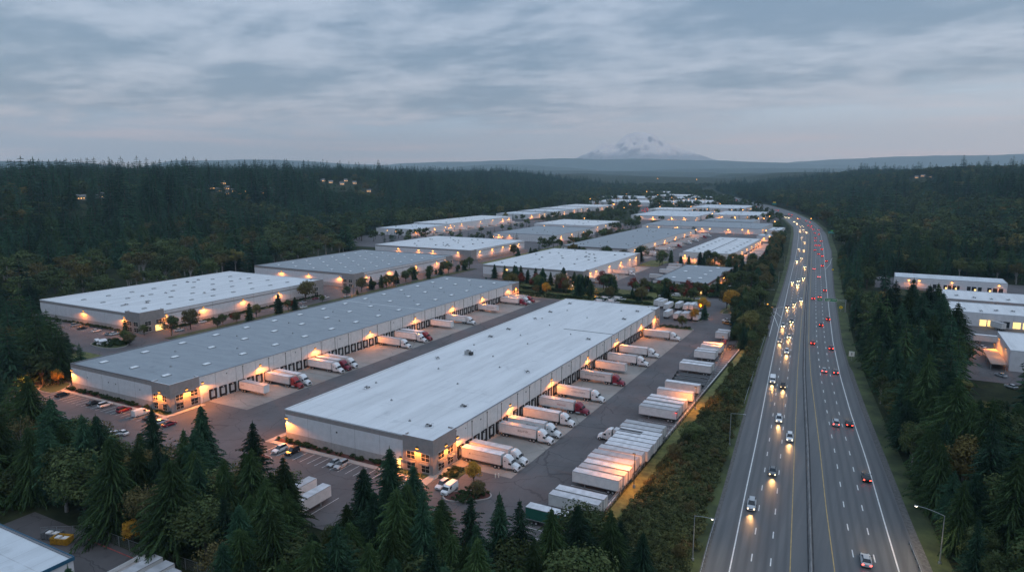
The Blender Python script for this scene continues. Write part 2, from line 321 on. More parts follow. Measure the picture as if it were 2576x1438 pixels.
# highway cross-section by distance Y: left edge, left fog line, left yellow, median, right yellow, right fog line, right edge
HW = [(20,-14.5,-11.5,1.0,4.5,9.5,23.5,30.0),(80,-21,-17.0,-5.5,-1.8,3.4,16.2,22.0),(135,-26.3,-21.7,-10.9,-7.1,-2.8,8.9,13.8),(165,-28.7,-24.4,-13.8,-10.2,-6.6,5.1,9.2),(200,-31.9,-27.4,-17.2,-13.8,-10.6,0.8,4.4),
 (240,-35.4,-31.1,-21.0,-18.2,-15.4,-4.8,-1.2),(280,-38.8,-34.8,-24.9,-22.5,-20.2,-9.8,-6.4),(340,-43.6,-40.2,-30.1,-28.1,-26.4,-16.2,-13.0),(415,-49.8,-46.4,-36.6,-34.8,-33.0,-22.8,-19.2),(500,-56.6,-53.7,-43.6,-42.0,-40.0,-30.0,-26.2),
 (570,-62.5,-59.6,-49.3,-47.8,-45.9,-35.8,-31.2),(660,-70.5,-67.0,-56.9,-55.4,-53.6,-43.2,-37.6),(740,-78.5,-74.0,-63.6,-62.2,-60.3,-49.6,-43.0),(810,-85.5,-80.6,-69.7,-68.2,-66.2,-55.8,-49.8),(935,-98.0,-92.6,-80.8,-79.2,-77.4,-67.2,-61.0),
 (1050,-111.5,-105.6,-94.0,-92.4,-90.6,-81.0,-75.0),(1160,-132,-126.5,-115.0,-112.6,-109.5,-99.3,-93.0),(1285,-157,-152,-140.6,-138.3,-135.2,-124.8,-118.5),(1420,-191,-186,-175.5,-173.2,-170.0,-155.0,-148.5),
 (1570,-236,-231,-220,-217.5,-214,-196,-189),(1740,-288,-283,-272,-269.5,-266,-249,-242),(1840,-333,-328,-316,-313,-309,-294,-287),(2020,-390,-385,-373,-370,-366,-350,-343),(2330,-488,-483,-470,-467,-463,-447,-440),(2720,-622,-617,-604,-601,-597,-579,-572),(3010,-698,-693,-680,-677,-673,-655,-648)]
def hw(y, k): return lerp_tab(HW, y, k)
def terr(x, y):
    """ground height"""
    d = sqrt(x * x + y * y)
    nz = noise.noise(Vector((x * 0.0031, y * 0.0031, 0.3)))
    nb = noise.noise(Vector((x * 0.0011, y * 0.0011, 5.3)))
    l = S((lerp_tab(XLT, y) - 14 - x) / 640.0)
    zl = l * (56 + 16 * nz + 10 * nb)
    r = S((x - lerp_tab(XRT, y) - 25) / 620.0) * S((y - 300) / 700.0)
    zr = r * (62 + 22 * nz + 14 * nb)
    mid = S((d - 2500) / 2600.0)
    zf = mid * (34 + 22 * noise.noise(Vector((x * 0.0007, y * 0.0005, 9.0))))
    return -0.15 + max(zl, zr, zf)
def groundmat():
    m, t, b = bsdf('forest floor and rough grass'); b.inputs['Roughness'].default_value = 0.95; b.inputs['Specular IOR Level'].default_value = 0.1
    tcn = N(t, 'ShaderNodeTexCoord'); a = N(t, 'ShaderNodeTexNoise', i_Scale=0.05, i_Detail=12.0, i_Roughness=0.7); LK(t, tcn.outputs['Object'], a.inputs['Vector'])
    col = MIX(t, SMOOTH(t, a.outputs['Fac'], 0.4, 0.62), (0.018, 0.026, 0.014), (0.045, 0.052, 0.022))
    LK(t, col, b.inputs['Base Color']); return m
M['ground'] = groundmat()
def spacing(lim, first, grow):
    v = [0.0]; s = first
    while v[-1] < lim: v.append(v[-1] + s); s *= grow
    return v
xs = spacing(20000, 14, 1.045); xs = [-a for a in xs[:0:-1]] + xs; xs = [a - 200 for a in xs]
ys = [-a for a in spacing(2500, 40, 1.35)[:0:-1]] + spacing(21500, 16, 1.028)
tv = [(x, y, terr(x, y)) for y in ys for x in xs]
nx = len(xs); tf = [(j * nx + i, j * nx + i + 1, (j + 1) * nx + i + 1, (j + 1) * nx + i) for j in range(len(ys) - 1) for i in range(nx - 1)]
me = bpy.data.meshes.new('ground'); me.from_pydata(tv, [], tf); me.materials.append(M['ground']); me.polygons.foreach_set('use_smooth', [True] * len(tf))
go = bpy.data.objects.new('ground', me); COL.objects.link(go); tag(go, kind='structure')

def sheet(name, rects, m, z, kind='structure'):
    b = MB()
    for (x0, x1, y0, y1) in rects: b.face([(x0, y0, z), (x1, y0, z), (x1, y1, z), (x0, y1, z)])
    return tag(b.build(name, m), kind=kind)
# yards and car parks (z = 0), butted edge to edge
sheet('yard_asphalt', [(-262, -50.8, 103, 383), (-406, -262, 168, 500), (-262, -66, 431, 530), (-262, -102, 530, 900), (-93, -76, 383, 431), (-428, -262, 500, 560), (-560, -262, 560, 1010),
    (-300, -150, 1010, 1330), (-262, -230, 383, 431)], M['asphalt'], 0.0)
sheet('side_yard_asphalt', [(29, 120, 300, 520), (-2, 120, 520, 575)], M['asphalt'], 0.0)
sheet('contractor_yard', [(-165, -101, 40, 78.2)], M['asphalt'], 0.0)
sheet('entrance_road', [(-272, -262, 112, 141)], M['asphalt'], 0.0)
# concrete truck aprons in front of the docks
sheet('dock_apron', [(-95.7, -77.8, 144.6, 331), (-196.2, -177.6, 149, 368), (-176.9, -164, 460, 545), (-197.2, -184, 600, 835), (-108.8, -94, 600, 745), (-507, -488, 690, 960)], M['concrete'], 0.03)

def ribbon(name, m, cols, z, y0, y1, step=8.0, width=None, off=0.0, kind='structure', lane=None):
    """strip between two columns of the highway table, or a painted line of a given width on one column"""
    b = MB(); n = int((y1 - y0) / step) + 1; at_v = []
    for i in range(n + 1):
        y = y0 + (y1 - y0) * i / n
        if width: c = hw(y, cols) + off; a_, c_ = c - width / 2, c + width / 2
        else: a_, c_ = hw(y, cols[0]), hw(y, cols[1])
        b.v += [(a_, y, z), (c_, y, z)]
        if lane: at_v += [lane[0], lane[1]]
    for i in range(n): b.f.append((2 * i, 2 * i + 1, 2 * i + 3, 2 * i + 2)); b.m.append(0)
    b.mi(m); o = b.build(name, m)
    if lane:
        a = o.data.attributes.new('lane', 'FLOAT', 'POINT'); a.data.foreach_set('value', at_v)
    if kind: tag(o, kind=kind)
    return o
ribbon('highway', M['highway'], (1, 2), 0.0, 20, 3000, lane=(0.0, 0.9)); ribbon('highway', M['highway'], (2, 3), 0.0, 20, 3000, lane=(0.0, 3.0))
ribbon('highway', M['highway'], (3, 5), 0.0, 20, 3000, lane=(0.5, 0.5)); ribbon('highway', M['highway'], (5, 6), 0.0, 20, 3000, lane=(0.0, 3.0)); ribbon('highway', M['highway'], (6, 7), 0.0, 20, 3000, lane=(0.0, 0.9))
for k, m in ((2, 'line_w'), (3, 'line_y'), (5, 'line_y')): ribbon('road_marking', M[m], k, 0.012, 20, 1700, width=0.24 if k == 2 else 0.17)
b = MB()
# right fog line, with the pulled-out bay at its far end as painted
pts = [(hw(y, 6), y) for y in range(20, 590, 8)] + [at('K1', 2115, 1350), at('K1', 2190, 1265), at('K1', 2205, 1200), at('K1', 2225, 1170)]
for (p, q) in list(zip(pts, pts[1:])): b.face([(p[0] - .13, p[1], .012), (p[0] + .13, p[1], .012), (q[0] + .13, q[1], .012), (q[0] - .13, q[1], .012)])
pts = [(hw(y, 6), y) for y in range(590, 1700, 10)]
for (p, q) in list(zip(pts, pts[1:])): b.face([(p[0] - .14, p[1], .012), (p[0] + .14, p[1], .012), (q[0] + .14, q[1], .012), (q[0] - .14, q[1], .012)])
tag(b.build('road_marking', M['line_w']), kind='structure')
b = MB()   # broken lane lines, two per carriageway
for (ka, kb) in ((2, 3), (5, 6)):
    for f in (1 / 3, 2 / 3):
        y = 22.0
        while y < 1000:
            c = lambda yy: hw(yy, ka) + (hw(yy, kb) - hw(yy, ka)) * f
            ln = 3.0; w_ = 0.11 if y < 300 else 0.15
            b.face([(c(y) - w_, y, .012), (c(y) + w_, y, .012), (c(y + ln) + w_, y + ln, .012), (c(y + ln) - w_, y + ln, .012)]); y += 11.2
tag(b.build('lane_dashes', M['line_w']), kind='structure')
# slip road meeting the left carriageway
def pave(name, m, pts, z): b = MB(); b.face([(x, y, z) for x, y in pts]); return tag(b.build(name, m), kind='structure')
pave('slip_road', M['asphalt'], [(-57.8, 411), (-57.8, 404), (-53.5, 392), (-49.3, 372), (hw(338, 1) - .02, 338), (hw(352, 1), 352), (hw(372, 1) + .5, 372), (hw(392, 1) + .5, 392), (hw(411, 1) + .5, 411)], 0.006)
b = MB()
for pts in ([at('K2', *p) for p in ((380, 905), (480, 950), (560, 1040), (600, 1150), (640, 1250))], [at('K2', *p) for p in ((400, 900), (520, 925), (600, 965), (690, 1050))], [at('K2', *p) for p in ((340, 888), (560, 880), (720, 850))], [at('K2', *p) for p in ((600, 880), (520, 1170), (460, 1390))]):
    for p, q in zip(pts, pts[1:]):
        d = Vector((q[0] - p[0], q[1] - p[1], 0)).normalized(); nn = Vector((-d.y, d.x, 0)) * 0.13
        b.face([(p[0] - nn.x, p[1] - nn.y, .018), (p[0] + nn.x, p[1] + nn.y, .018), (q[0] + nn.x, q[1] + nn.y, .018), (q[0] - nn.x, q[1] - nn.y, .018)])
tag(b.build('slip_road_marking', M['line_w']), kind='structure')
# grass verges and the far gravel edge
b = MB(); b2 = MB()
for y in range(20, 1500, 10):
    for bb, f0, f1 in ((b, lambda q: hw(q, 7), lambda q: hw(q, 7) + (1.6 if q < 300 else 0.8)), (b2, lambda q: hw(q, 7) + (1.6 if q < 300 else .8), lambda q: hw(q, 7) + 5.5), (b2, lambda q: hw(q, 1) - 3.6, lambda q: hw(q, 1) - 0.9), (b, lambda q: hw(q, 1) - 0.9, lambda q: hw(q, 1))):
        if bb is b2 and f0(y) < hw(y, 1) and 330 < y < 415: continue
        bb.face([(f0(y), y, -.06), (f1(y), y, -.06), (f1(y + 10), y + 10, -.06), (f0(y + 10), y + 10, -.06)])
tag(b.build('gravel_shoulder', mat('gravel shoulder', (0.10, 0.095, 0.09), 0.95, 0.3, 1.5)), kind='structure')
tag(b2.build('grass_verge', M['grass']), kind='structure')
sheet('grass_verge', [(-50.2, -45.6, 118, 330)], M['grass_dry'], -0.05)
# middle road through the park and side streets
b = MB(); pts = [(-290, 950), (-327, 1050), (-352, 1120), (-408, 1290), (-470, 1500), (-560, 1800)]
for p, q in zip(pts, pts[1:]): b.face([(p[0] - 9, p[1], .05), (p[0] + 9, p[1], .05), (q[0] + 9, q[1], .05), (q[0] - 9, q[1], .05)])
tag(b.build('side_road', M['asphalt']), kind='structure')

# parking bay lines
b = MB()
def stall(x, y0, y1, w_=0.06, z=0.012): b.box(x - w_, x + w_, y0, y1, -0.004, z, skip='b')
for i in range(20): stall(-134.9 + 2.62 * i, 126.9, 132.5) if -134.9 + 2.62 * i < -99 else None
for i in range(3): stall(-146 + 2.62 * i, 126.9, 132.5)
for i in range(20): stall(-250 + 2.65 * i, 125.6, 131.6)
for i in range(34):
    if i not in (9, 10): stall(-390 + 2.65 * i, 190.5, 195.8) if i < 28 else None
for i in range(26): stall(-300.2, 0, 0) if False else None
for i in range(9): b.box(-63, -51.2, 121.5 + 3.35 * i, 121.62 + 3.35 * i, -.004, .012, skip='b')
for i in range(58): b.box(-63, -51.2, 151 + 3.3 * i, 151.1 + 3.3 * i, -.004, .012, skip='b') if i < 42 else None
for i in range(24): b.box(-305, -299.5, 216 + 4 * i, 216.12 + 4 * i, -.004, .012, skip='b')
for i in range(12): stall(-119 + 3.4 * i, 103.5, 116) if i < 4 else None
b.box(-51.35, -51.1, 120, 330, -.004, .10, M['line_y'], skip='b')
b.mats = b.mats or [M['line_w']]
b2 = MB(); b2.v, b2.f = b.v, b.f; b2.m = [0] * len(b.f); b2.mats = [M['line_w']]
tag(b2.build('parking_markings'), kind='structure')
# kerbed islands and planted strips: kerb ring + raised planting top
def smooth_poly(pts, n=3):
    for _ in range(n):
        q = []
        for i in range(len(pts)):
            a, c = pts[i], pts[(i + 1) % len(pts)]
            q += [(a[0] * .75 + c[0] * .25, a[1] * .75 + c[1] * .25), (a[0] * .25 + c[0] * .75, a[1] * .25 + c[1] * .75)]
        pts = q
    return pts
def island(pts, top, z=0.16, rnd=True, kw=0.3):
    if rnd: pts = smooth_poly(pts, 2)
    cxx = sum(p[0] for p in pts) / len(pts); cyy = sum(p[1] for p in pts) / len(pts)
    b = MB(); n = len(pts); inn = []
    for x, y in pts:
        d = sqrt((x - cxx) ** 2 + (y - cyy) ** 2) or 1; k = max(1 - kw / d, 0.1); inn.append((cxx + (x - cxx) * k, cyy + (y - cyy) * k))
    for i in range(n):
        a, c, d, e = pts[i], pts[(i + 1) % n], inn[(i + 1) % n], inn[i]
        b.face([(a[0], a[1], -.05), (c[0], c[1], -.05), (c[0], c[1], z), (a[0], a[1], z)], M['kerb'])
        b.face([(a[0], a[1], z), (c[0], c[1], z), (d[0], d[1], z), (e[0], e[1], z)], M['kerb'])
    b.face([(x, y, z + .004) for x, y in inn], top)
    return tag(b.build('planted_island'), kind='structure')
# walks and beds along the two long warehouses
def slab(name, rects, m, z=0.14):
    b = MB()
    for r in rects: b.box(r[0], r[1], r[2], r[3], -.05, z)
    return tag(b.build(name, m), kind='structure')
slab('pavement', [(-150, -105.8, 132.6, 134.3), (-252, -204, 131.7, 133.2), (-101, -99.4, 127.5, 132.6), (-105.8, -97.2, 132.6, 133.6), (-96.9, -94.3, 130.5, 142.8), (-195.4, -193.6, 127.5, 146), (-204, -195.4, 131.7, 132.9), (-151.5, -149.8, 132.6, 141)], M['walk'])
slab('planting_bed', [(-149, -106.5, 134.32, 136.3), (-251, -206, 133.22, 135.3)], M['mulch'], 0.13)
slab('lawn', [(-105.6, -97.1, 133.62, 136.2), (-94.2, -89.6, 136.2, 143.4), (-204, -195.5, 132.92, 135.2)], M['grass'], 0.15)
island([(-84.9, 126.2), (-77.6, 131.2), (-76.9, 134.2), (-80, 136.0), (-84.6, 133.5), (-88.8, 129.0)], M['mulch'])
island([(-262.5, 128.5), (-251.5, 128), (-251, 131), (-256, 139), (-262, 138)], M['grass'])
island([(-147.6, 123.5), (-140.5, 123.0), (-140, 125.6), (-147, 126)], M['mulch'])
island([(-95.2, 331.6), (-79, 331.4), (-77.4, 333.4), (-80, 336.5), (-92, 337.5)], M['grass'])
island([(-84, 352), (-79.5, 352), (-78.5, 372), (-80, 379), (-84, 378)], M['grass'])
island([(-74.5, 378), (-69, 384), (-67, 398), (-71, 402), (-74.5, 395)], M['grass'])
island([(-196, 377), (-166, 376.5), (-164, 379), (-168, 384), (-196, 384)], M['grass'])
island([(-312, 176), (-293, 175), (-291, 183), (-300, 188), (-310, 184)], M['grass'])
sheet('planting_strip', [(-230, -93, 383, 431), (-76, -64, 383, 520), (-300, -262, 150, 168), (-262, -251.6, 141, 240)], M['grass_dry'], -0.02)
slab('planting_strip', [(-290.5, -284, 200, 470), (-307.6, -304.5, 215, 318)], M['grass'], 0.15)
slab('planting_strip', [(-262, -245, 560, 830), (-177, -160, 550, 590), (-140, -96, 560, 586), (-300, -262, 500, 840)], M['grass_dry'], 0.15)
# ------------------------------------------------------------------ warehouses
def light(kind, loc, energy, color, parent, rot=(0, 0, 0), size=0.25, spot=None, blend=0.6):
    l = bpy.data.lights.new('lamp_light', kind); l.energy = energy; l.color = color; l.shadow_soft_size = size
    if spot: l.spot_size = spot; l.spot_blend = blend
    l.cycles.max_bounces = 2
    o = bpy.data.objects.new('lamp_light', l); COL.objects.link(o); o.location = loc; o.rotation_euler = rot
    if parent is not None: par(o, parent)
    return o
HAZE = 0.68e-4
SOD = (1.0, 0.28, 0.035)
_lampmesh = {}
def wall_lamp(parent, x, y, z, nrm, energy=1150, far=False):
    """wall pack: housing on the wall, glowing lens below, and its light. nrm in 'e','s','w','n'"""
    key = (nrm, far); dx, dy = {'e': (1, 0), 'w': (-1, 0), 's': (0, -1), 'n': (0, 1)}[nrm]
    k = 1.25 if not far else 1.8
    if key not in _lampmesh:
        b = MB(); r = []
        def P(o, l, zz): return (dx * o + (-dy) * l, dy * o + dx * l, zz)
        hw_ = 0.28 * k
        b.loft([[P(0, l, .25 * k), P(.34 * k, l, .18 * k), P(.34 * k, l, 0.02), P(0, l, -.16 * k)] for l in (-hw_, hw_)], M['dark'])
        c = MB(); c.loft([[P(.005, l, -.17 * k), P(.36 * k, l, .0), P(.36 * k, l, -.10 * k), P(.12 * k, l, -.34 * k), P(.005, l, -.34 * k)] for l in (-hw_ * .85, hw_ * .85)], M['lamp_far'] if far else M['lamp'])
        _lampmesh[key] = (b, c)
        o = b.build('wall_lamp', None, parent); g = c.build('lamp_lens', None, o); flip_fix(o.data); flip_fix(g.data)
        _lampmesh[key] = (o.data, g.data)
    else:
        o = bpy.data.objects.new('wall_lamp', _lampmesh[key][0]); COL.objects.link(o); par(o, parent)
        g = bpy.data.objects.new('lamp_lens', _lampmesh[key][1]); COL.objects.link(g); par(g, o)
    o.location = (x, y, z)
    if energy:
        d = Vector((dx * 0.5, dy * 0.5, -1)); rot = d.to_track_quat('-Z', 'Y').to_euler()
        light('SPOT', (dx * 0.95 * k, dy * 0.95 * k, -0.34 * k), energy * (2.7 if not far else 1.5) * R.uniform(.7, 1.3), SOD, o, rot, 0.18, radians(172), 0.22)
    return o
def win(parent, face, c, u0, u1, z0, z1, nx_=2, nz_=2, proud=0.05, glass=None):
    """window on face 'e' (x=c) or 's' (y=c): glass pane with its frame as sub-part"""
    b = MB(); f = MB(); t = 0.12
    def bx(bb, a0, a1, b0, b1, o0, o1):
        if face == 'e': bb.box(c + o0, c + o1, a0, a1, b0, b1)
        elif face == 's': bb.box(a0, a1, c - o1, c - o0, b0, b1)
        elif face == 'w': bb.box(c - o1, c - o0, a0, a1, b0, b1)
    bx(b, u0, u1, z0, z1, -.02, .035)
    o = b.build('window', glass or M['glass'], parent)
    bx(f, u0 - t, u0, z0 - t, z1 + t, -.02, .09); bx(f, u1, u1 + t, z0 - t, z1 + t, -.02, .09); bx(f, u0, u1, z0 - t, z0, -.02, .09); bx(f, u0, u1, z1, z1 + t, -.02, .09)
    for i in range(1, nx_): a = u0 + (u1 - u0) * i / nx_; bx(f, a - .045, a + .045, z0, z1, .036, .075)
    for i in range(1, nz_): a = z0 + (z1 - z0) * i / nz_; bx(f, u0, u1, a - .045, a + .045, .036, .073)
    f.build('frame', M['frame'], o); return o
def warehouse(label, x0, x1, y0, y1, h, roof='roof_white', banded=True, joints=0, cat='warehouse', par_h=0.35, wall='wall_dock', name='warehouse', group=None):
    root = tag(empty(name, ((x0 + x1) / 2, y0, 0)), label, cat, group)
    root['_o'] = 1
    ox, oy = root.location.x, root.location.y
    X0, X1, Y0, Y1 = x0 - ox, x1 - ox, 0.0, y1 - y0
    b = MB(); t = 0.3
    south = [(-.3, 2.35, 'wall_low'), (2.35, h - 1.25, 'wall_light'), (h - 1.25, h, 'wall_taupe')] if banded else [(-.3, h, wall)]
    for z0, z1, m in south:
        b.face([(X0, Y0, z0), (X1, Y0, z0), (X1, Y0, z1), (X0, Y0, z1)], M[m])
        b.face([(X0, Y1, z0), (X0, Y0, z0), (X0, Y0, z1), (X0, Y1, z1)], M[m])
    east = [(-.3, h, wall)] if (not banded or banded == 'dock') else [(-.3, 2.0, 'wall_low'), (2.0, h - 2.1, 'wall_light'), (h - 2.1, h - 1.5, 'wall_taupe'), (h - 1.5, h, 'wall_light')]
    for z0, z1, m in east: b.face([(X1, Y0, z0), (X1, Y1, z0), (X1, Y1, z1), (X1, Y0, z1)], M[m])
    b.face([(X1, Y1, -.3), (X0, Y1, -.3), (X0, Y1, h), (X1, Y1, h)], M[wall])
    if joints:   # vertical panel reveals
        n = int((Y1 - Y0) / joints)
        for i in range(1, n): yy = Y0 + (Y1 - Y0) * i / n; b.box(X1, X1 + .012, yy - .05, yy + .05, -.2, h - .02, M['joint'])
        n = int((X1 - X0) / joints)
        for i in range(1, n): xx = X0 + (X1 - X0) * i / n; b.box(xx - .03, xx + .03, Y0 - .01, Y0, -.2, h - .02, M['joint'])
    b.build('wall', None, root)
    c = MB(); cm = M['coping'] if roof != 'roof_white' else M['coping_lt']
    c.box(X0 - .06, X1 + .10, Y0 - .06, Y0 + t, h, h + par_h, cm); c.box(X0 - .06, X1 + .10, Y1 - t, Y1 + .06, h, h + par_h, cm)
    c.box(X0 - .06, X0 + t, Y0 + t, Y1 - t, h, h + par_h, cm); c.box(X1 - t, X1 + .10, Y0 + t, Y1 - t, h, h + .10, M['coping'])
    c.build('parapet', None, root)
    r = MB(); nyy = 6
    r.face([(X0 + t, Y0 + t, h + .02), (X1 - t, Y0 + t, h + .02), (X1 - t, Y1 - t, h + .02), (X0 + t, Y1 - t, h + .02)])
    r.build('roof', M[roof], root)
    return root
def addp(root, b, name, m=None):
    """link a part given in world coordinates under a thing"""
    ox, oy = root.location.x, root.location.y
    b.v = [(v[0] - ox, v[1] - oy, v[2]) for v in b.v]
    return b.build(name, m, root)
def tower(root, x0, x1, y0, y1, h, face_s=True, windows=True):
    """taller taupe office corner, a hand's breadth proud of the walls"""
    b = MB(); tt = .32; ya, yb = (y0, y0 + tt) if face_s else (y1 - tt, y1); za = y0 + tt if face_s else y0; zb = y1 if face_s else y1 - tt
    for (q, m_) in (((x0, x1, ya, yb), 0), ((x1 - tt, x1, za, zb), 0), ((x0, x0 + tt, y0 + tt if face_s else y1 - 2.2, y0 + 2.2 if face_s else y1 - tt), 1), ((x1 - 2.2, x1 - tt, y1 - tt if face_s else y0, y1 if face_s else y0 + tt), 1)):
        b.box(q[0], q[1], q[2], q[3], -.2 if m_ == 0 else 7.2, h, M['wall_taupe']); b.box(q[0] + .01, q[1] - .01, q[2] + .01, q[3] - .01, h, h + .06, M['coping_lt'])
    return addp(root, b, 'office_block')
def loc(root, v, ax): return v - (root.location.x if ax == 'x' else root.location.y)
def docks(root, x, ys_, z0=0.55, lit=()):
    """dock doors on an east wall at x: black seal frame as part, roller door sub-part"""
    first = root.get('_dm')
    ox, oy = root.location.x, root.location.y
    dd = None
    for i, y in enumerate(ys_):
        if dd is None:
            b = MB(); b.box(0, .32, -1.45, -.85, z0, z0 + 3.0); b.box(0, .32, .85, 1.45, z0, z0 + 3.0); b.box(0, .34, -1.45, 1.45, z0 + 2.55, z0 + 3.2)
            b.box(0, .30, -.85, .85, z0 - .25, z0 + .35); b.box(.0, .36, -1.2, -.9, z0 - .45, z0 + .05); b.box(0, .36, .9, 1.2, z0 - .45, z0 + .05)
            b.box(.341, .36, -.28, .28, z0 + 2.72, z0 + 3.02, M['door']); b.m = [0] * len(b.f); b.mats = [M['seal'], M['door']]; b.m[-6:] = [1] * 6
            o = b.build('dock_seal', None, root)
            c = MB(); c.box(0, .06, -.85, .85, z0 + .35, z0 + 2.55); g = c.build('roller_door', M['door'], o); dd = (o.data, g.data)
        else:
            o = bpy.data.objects.new('dock_seal', dd[0]); COL.objects.link(o); par(o, root)
            g = bpy.data.objects.new('roller_door', dd[1]); COL.objects.link(g); par(g, o)
        o.location = (x - ox, y - oy, 0)
def spouts(root, x, ys_, h, m='joint'):
    b0 = None
    for y in ys_:
        if b0 is None:
            b = MB(); b.box(0, .14, -.07, .07, .1, h - .5); b.box(0, .24, -.16, .16, h - .75, h - .35); o = b.build('downspout', M['joint'], root); b0 = o.data
        else: o = bpy.data.objects.new('downspout', b0); COL.objects.link(o); par(o, root)
        o.location = (x - root.location.x, y - root.location.y, 0)
def skylights(root, pts, z, sz=(1.5, 2.6), m='skyl', name='skylight'):
    b0 = None
    for (x, y) in pts:
        if b0 is None:
            b = MB(); a, c = sz[0] / 2, sz[1] / 2
            b.box(-a - .12, a + .12, -c - .12, c + .12, 0, .28, M['steel'])
            b.loft([[(-a, -c, .28), (a, -c, .28), (a, c, .28), (-a, c, .28)], [(-a * .55, -c * .7, .52), (a * .55, -c * .7, .52), (a * .55, c * .7, .52), (-a * .55, c * .7, .52)]], M[m])
            o = b.build(name, None, root); b0 = o.data
        else: o = bpy.data.objects.new(name, b0); COL.objects.link(o); par(o, root)
        o.location = (x - root.location.x, y - root.location.y, z + .02)
def units(root, pts, z, big=()):
    for i, (x, y) in enumerate(pts):
        b = MB(); s = 1.35 if i in big else 0.8; hh = 1.7 if i in big else 0.65
        b.box(-1.5 * s, 1.5 * s, -1.1 * s, 1.1 * s, 0, .18, M['coping_lt'])
        b.box(-1.0 * s, .25 * s, -.75 * s, .75 * s, .18, hh, M['unit']); b.box(.252 * s, 1.05 * s, -.6 * s, .6 * s, .18, hh * .75, M['dark'])
        b.cyl((-.4 * s, 0, hh + .08), 'z', .4 * s, .16, M['dark'], 12); b.tube([(.8 * s, .9 * s, .18), (.8 * s, .9 * s, hh), (1.5 * s, 1.2 * s, hh)], .07, M['steel'], 5)
        b.box(-1.6 * s, -1.1 * s, -.2, .2, .18, .5, M['skyl'])
        o = b.build('rooftop_unit', None, root); o.location = (x - root.location.x, y - root.location.y, z + .02); o.rotation_euler = (0, 0, R.choice([0, .4, 1.57, 2.2]))
def L_(root, lst, z, nrm, energy=1150, far=False):
    for q in lst:
        x, y = (q[0], q[1]); wall_lamp(root, x - root.location.x, y - root.location.y, z, nrm, energy, far)
def office_windows(root, xe, ys_pair, ysouth, xs_pair, canopy=True):
    """two storeys of paired windows on the east and south faces of an office corner (world coords -> local)"""
    ox, oy = root.location.x, root.location.y
    for (a, c) in ys_pair:
        win(root, 'e', xe - ox, a - oy, c - oy, 3.5, 5.4); win(root, 'e', xe - ox, a - oy, c - oy, .55, 2.5)
    for (a, c) in xs_pair:
        win(root, 's', ysouth - oy, a - ox, c - ox, 3.5, 5.4); win(root, 's', ysouth - oy, a - ox, c - ox, .55, 2.5)
    if canopy:
        for (a, c) in ys_pair:
            b = MB(); [b.box(xe - ox + .02, xe - ox + 1.15, a - oy - .2, c - oy + .2, 2.86, 2.93)]
            for i in range(6): b.box(xe - ox + .02 + i * .2, xe - ox + .10 + i * .2, a - oy - .25, c - oy + .25, 2.932, 3.0)
            b.tube([(xe - ox, a - oy, 3.4), (xe - ox + 1.0, a - oy, 2.95)], .03, None, 4); b.build('canopy', M['steel'], root)
        for (a, c) in xs_pair:
            b = MB(); b.box(a - ox - .2, c - ox + .2, ysouth - oy - 1.15, ysouth - oy - .02, 2.86, 2.93)
            for i in range(6): b.box(a - ox - .25, c - ox + .25, ysouth - oy - .10 - i * .2, ysouth - oy - .02 - i * .2, 2.932, 3.0)
            b.build('canopy', M['steel'], root)

# --- the long white-roofed warehouse in front
WF = warehouse('long white-roofed warehouse in front with a row of trucks backed to its docks', -147, -95.9, 136.6, 336, 9, banded='dock', joints=8.3)
tower(WF, -105.2, -95.75, 136.4, 147.0, 9.45); tower(WF, -101.5, -95.78, 328.5, 336.3, 9.4, False)
office_windows(WF, -95.75, [(138.6, 141.2), (142.9, 145.5)], 136.4, [(-103.9, -101.4), (-99.4, -96.9)])
office_windows(WF, -95.78, [(329.8, 331.6), (333.2, 335.0)], 336.3, [], False)
b = MB(); b.box(-107.3, -106.2, 136.45, 136.61, .1, 2.4); addp(WF, b, 'door', M['lit'])
b = MB(); b.box(-119, -96, 269.4, 269.7, 9.0, 9.12); addp(WF, b, 'expansion_joint', M['dark'])
docks(WF, -95.9, [149.2, 153.4, 157.6, 161.8, 166.0, 170.2, 174.4, 180.9] + [185.1 + 4.15 * i for i in range(34)])
spouts(WF, -95.9, [147.2, 155.4, 163.7, 172.1, 182.4, 190.6] + [199 + 8.4 * i for i in range(15)], 9)
L_(WF, [(-95.9, y) for y in (147.9, 177.5, 207.1, 240.1, 272.4, 305.9)], 6.5, 'e'); L_(WF, [(-95.75, 142.1), (-95.78, 327.6)], 6.35, 'e', 1700)
L_(WF, [(-100.6, 136.4), (-146.6, 136.6)], 6.7, 's', 1900); L_(WF, [(-106.0, 136.6)], 2.9, 's', 200)
units(WF, [(-132.2, 212.7), (-102.7, 202.7), (-103.2, 162.7), (-139.3, 241), (-102, 255.9), (-139.3, 256.5), (-138.9, 281.7), (-139.3, 299.2), (-139.6, 323.6), (-102.2, 300), (-102.5, 320.4), (-139.2, 163.2), (-139.5, 202.9), (-103, 144.9)], 9.0, big=(0,))
skylights(WF, [(-110 - 33 * ((i * 7) % 5) / 5 - 2 * (i % 3), 146 + 11.5 * i) for i in range(16)], 9, (.3, .3), 'unit', 'roof_vent')
b = MB()
for x, y in ((-96, 152), (-95.9, 160), (-95.9, 188), (-95.9, 222), (-95.9, 256), (-95.9, 290)): b.box(x, x + .12, y, y + .35, 7.3, 7.65)
b.box(-128, -127.6, 136.45, 136.6, 5.6, 5.95); addp(WF, b, 'wall_vent', M['dark'])
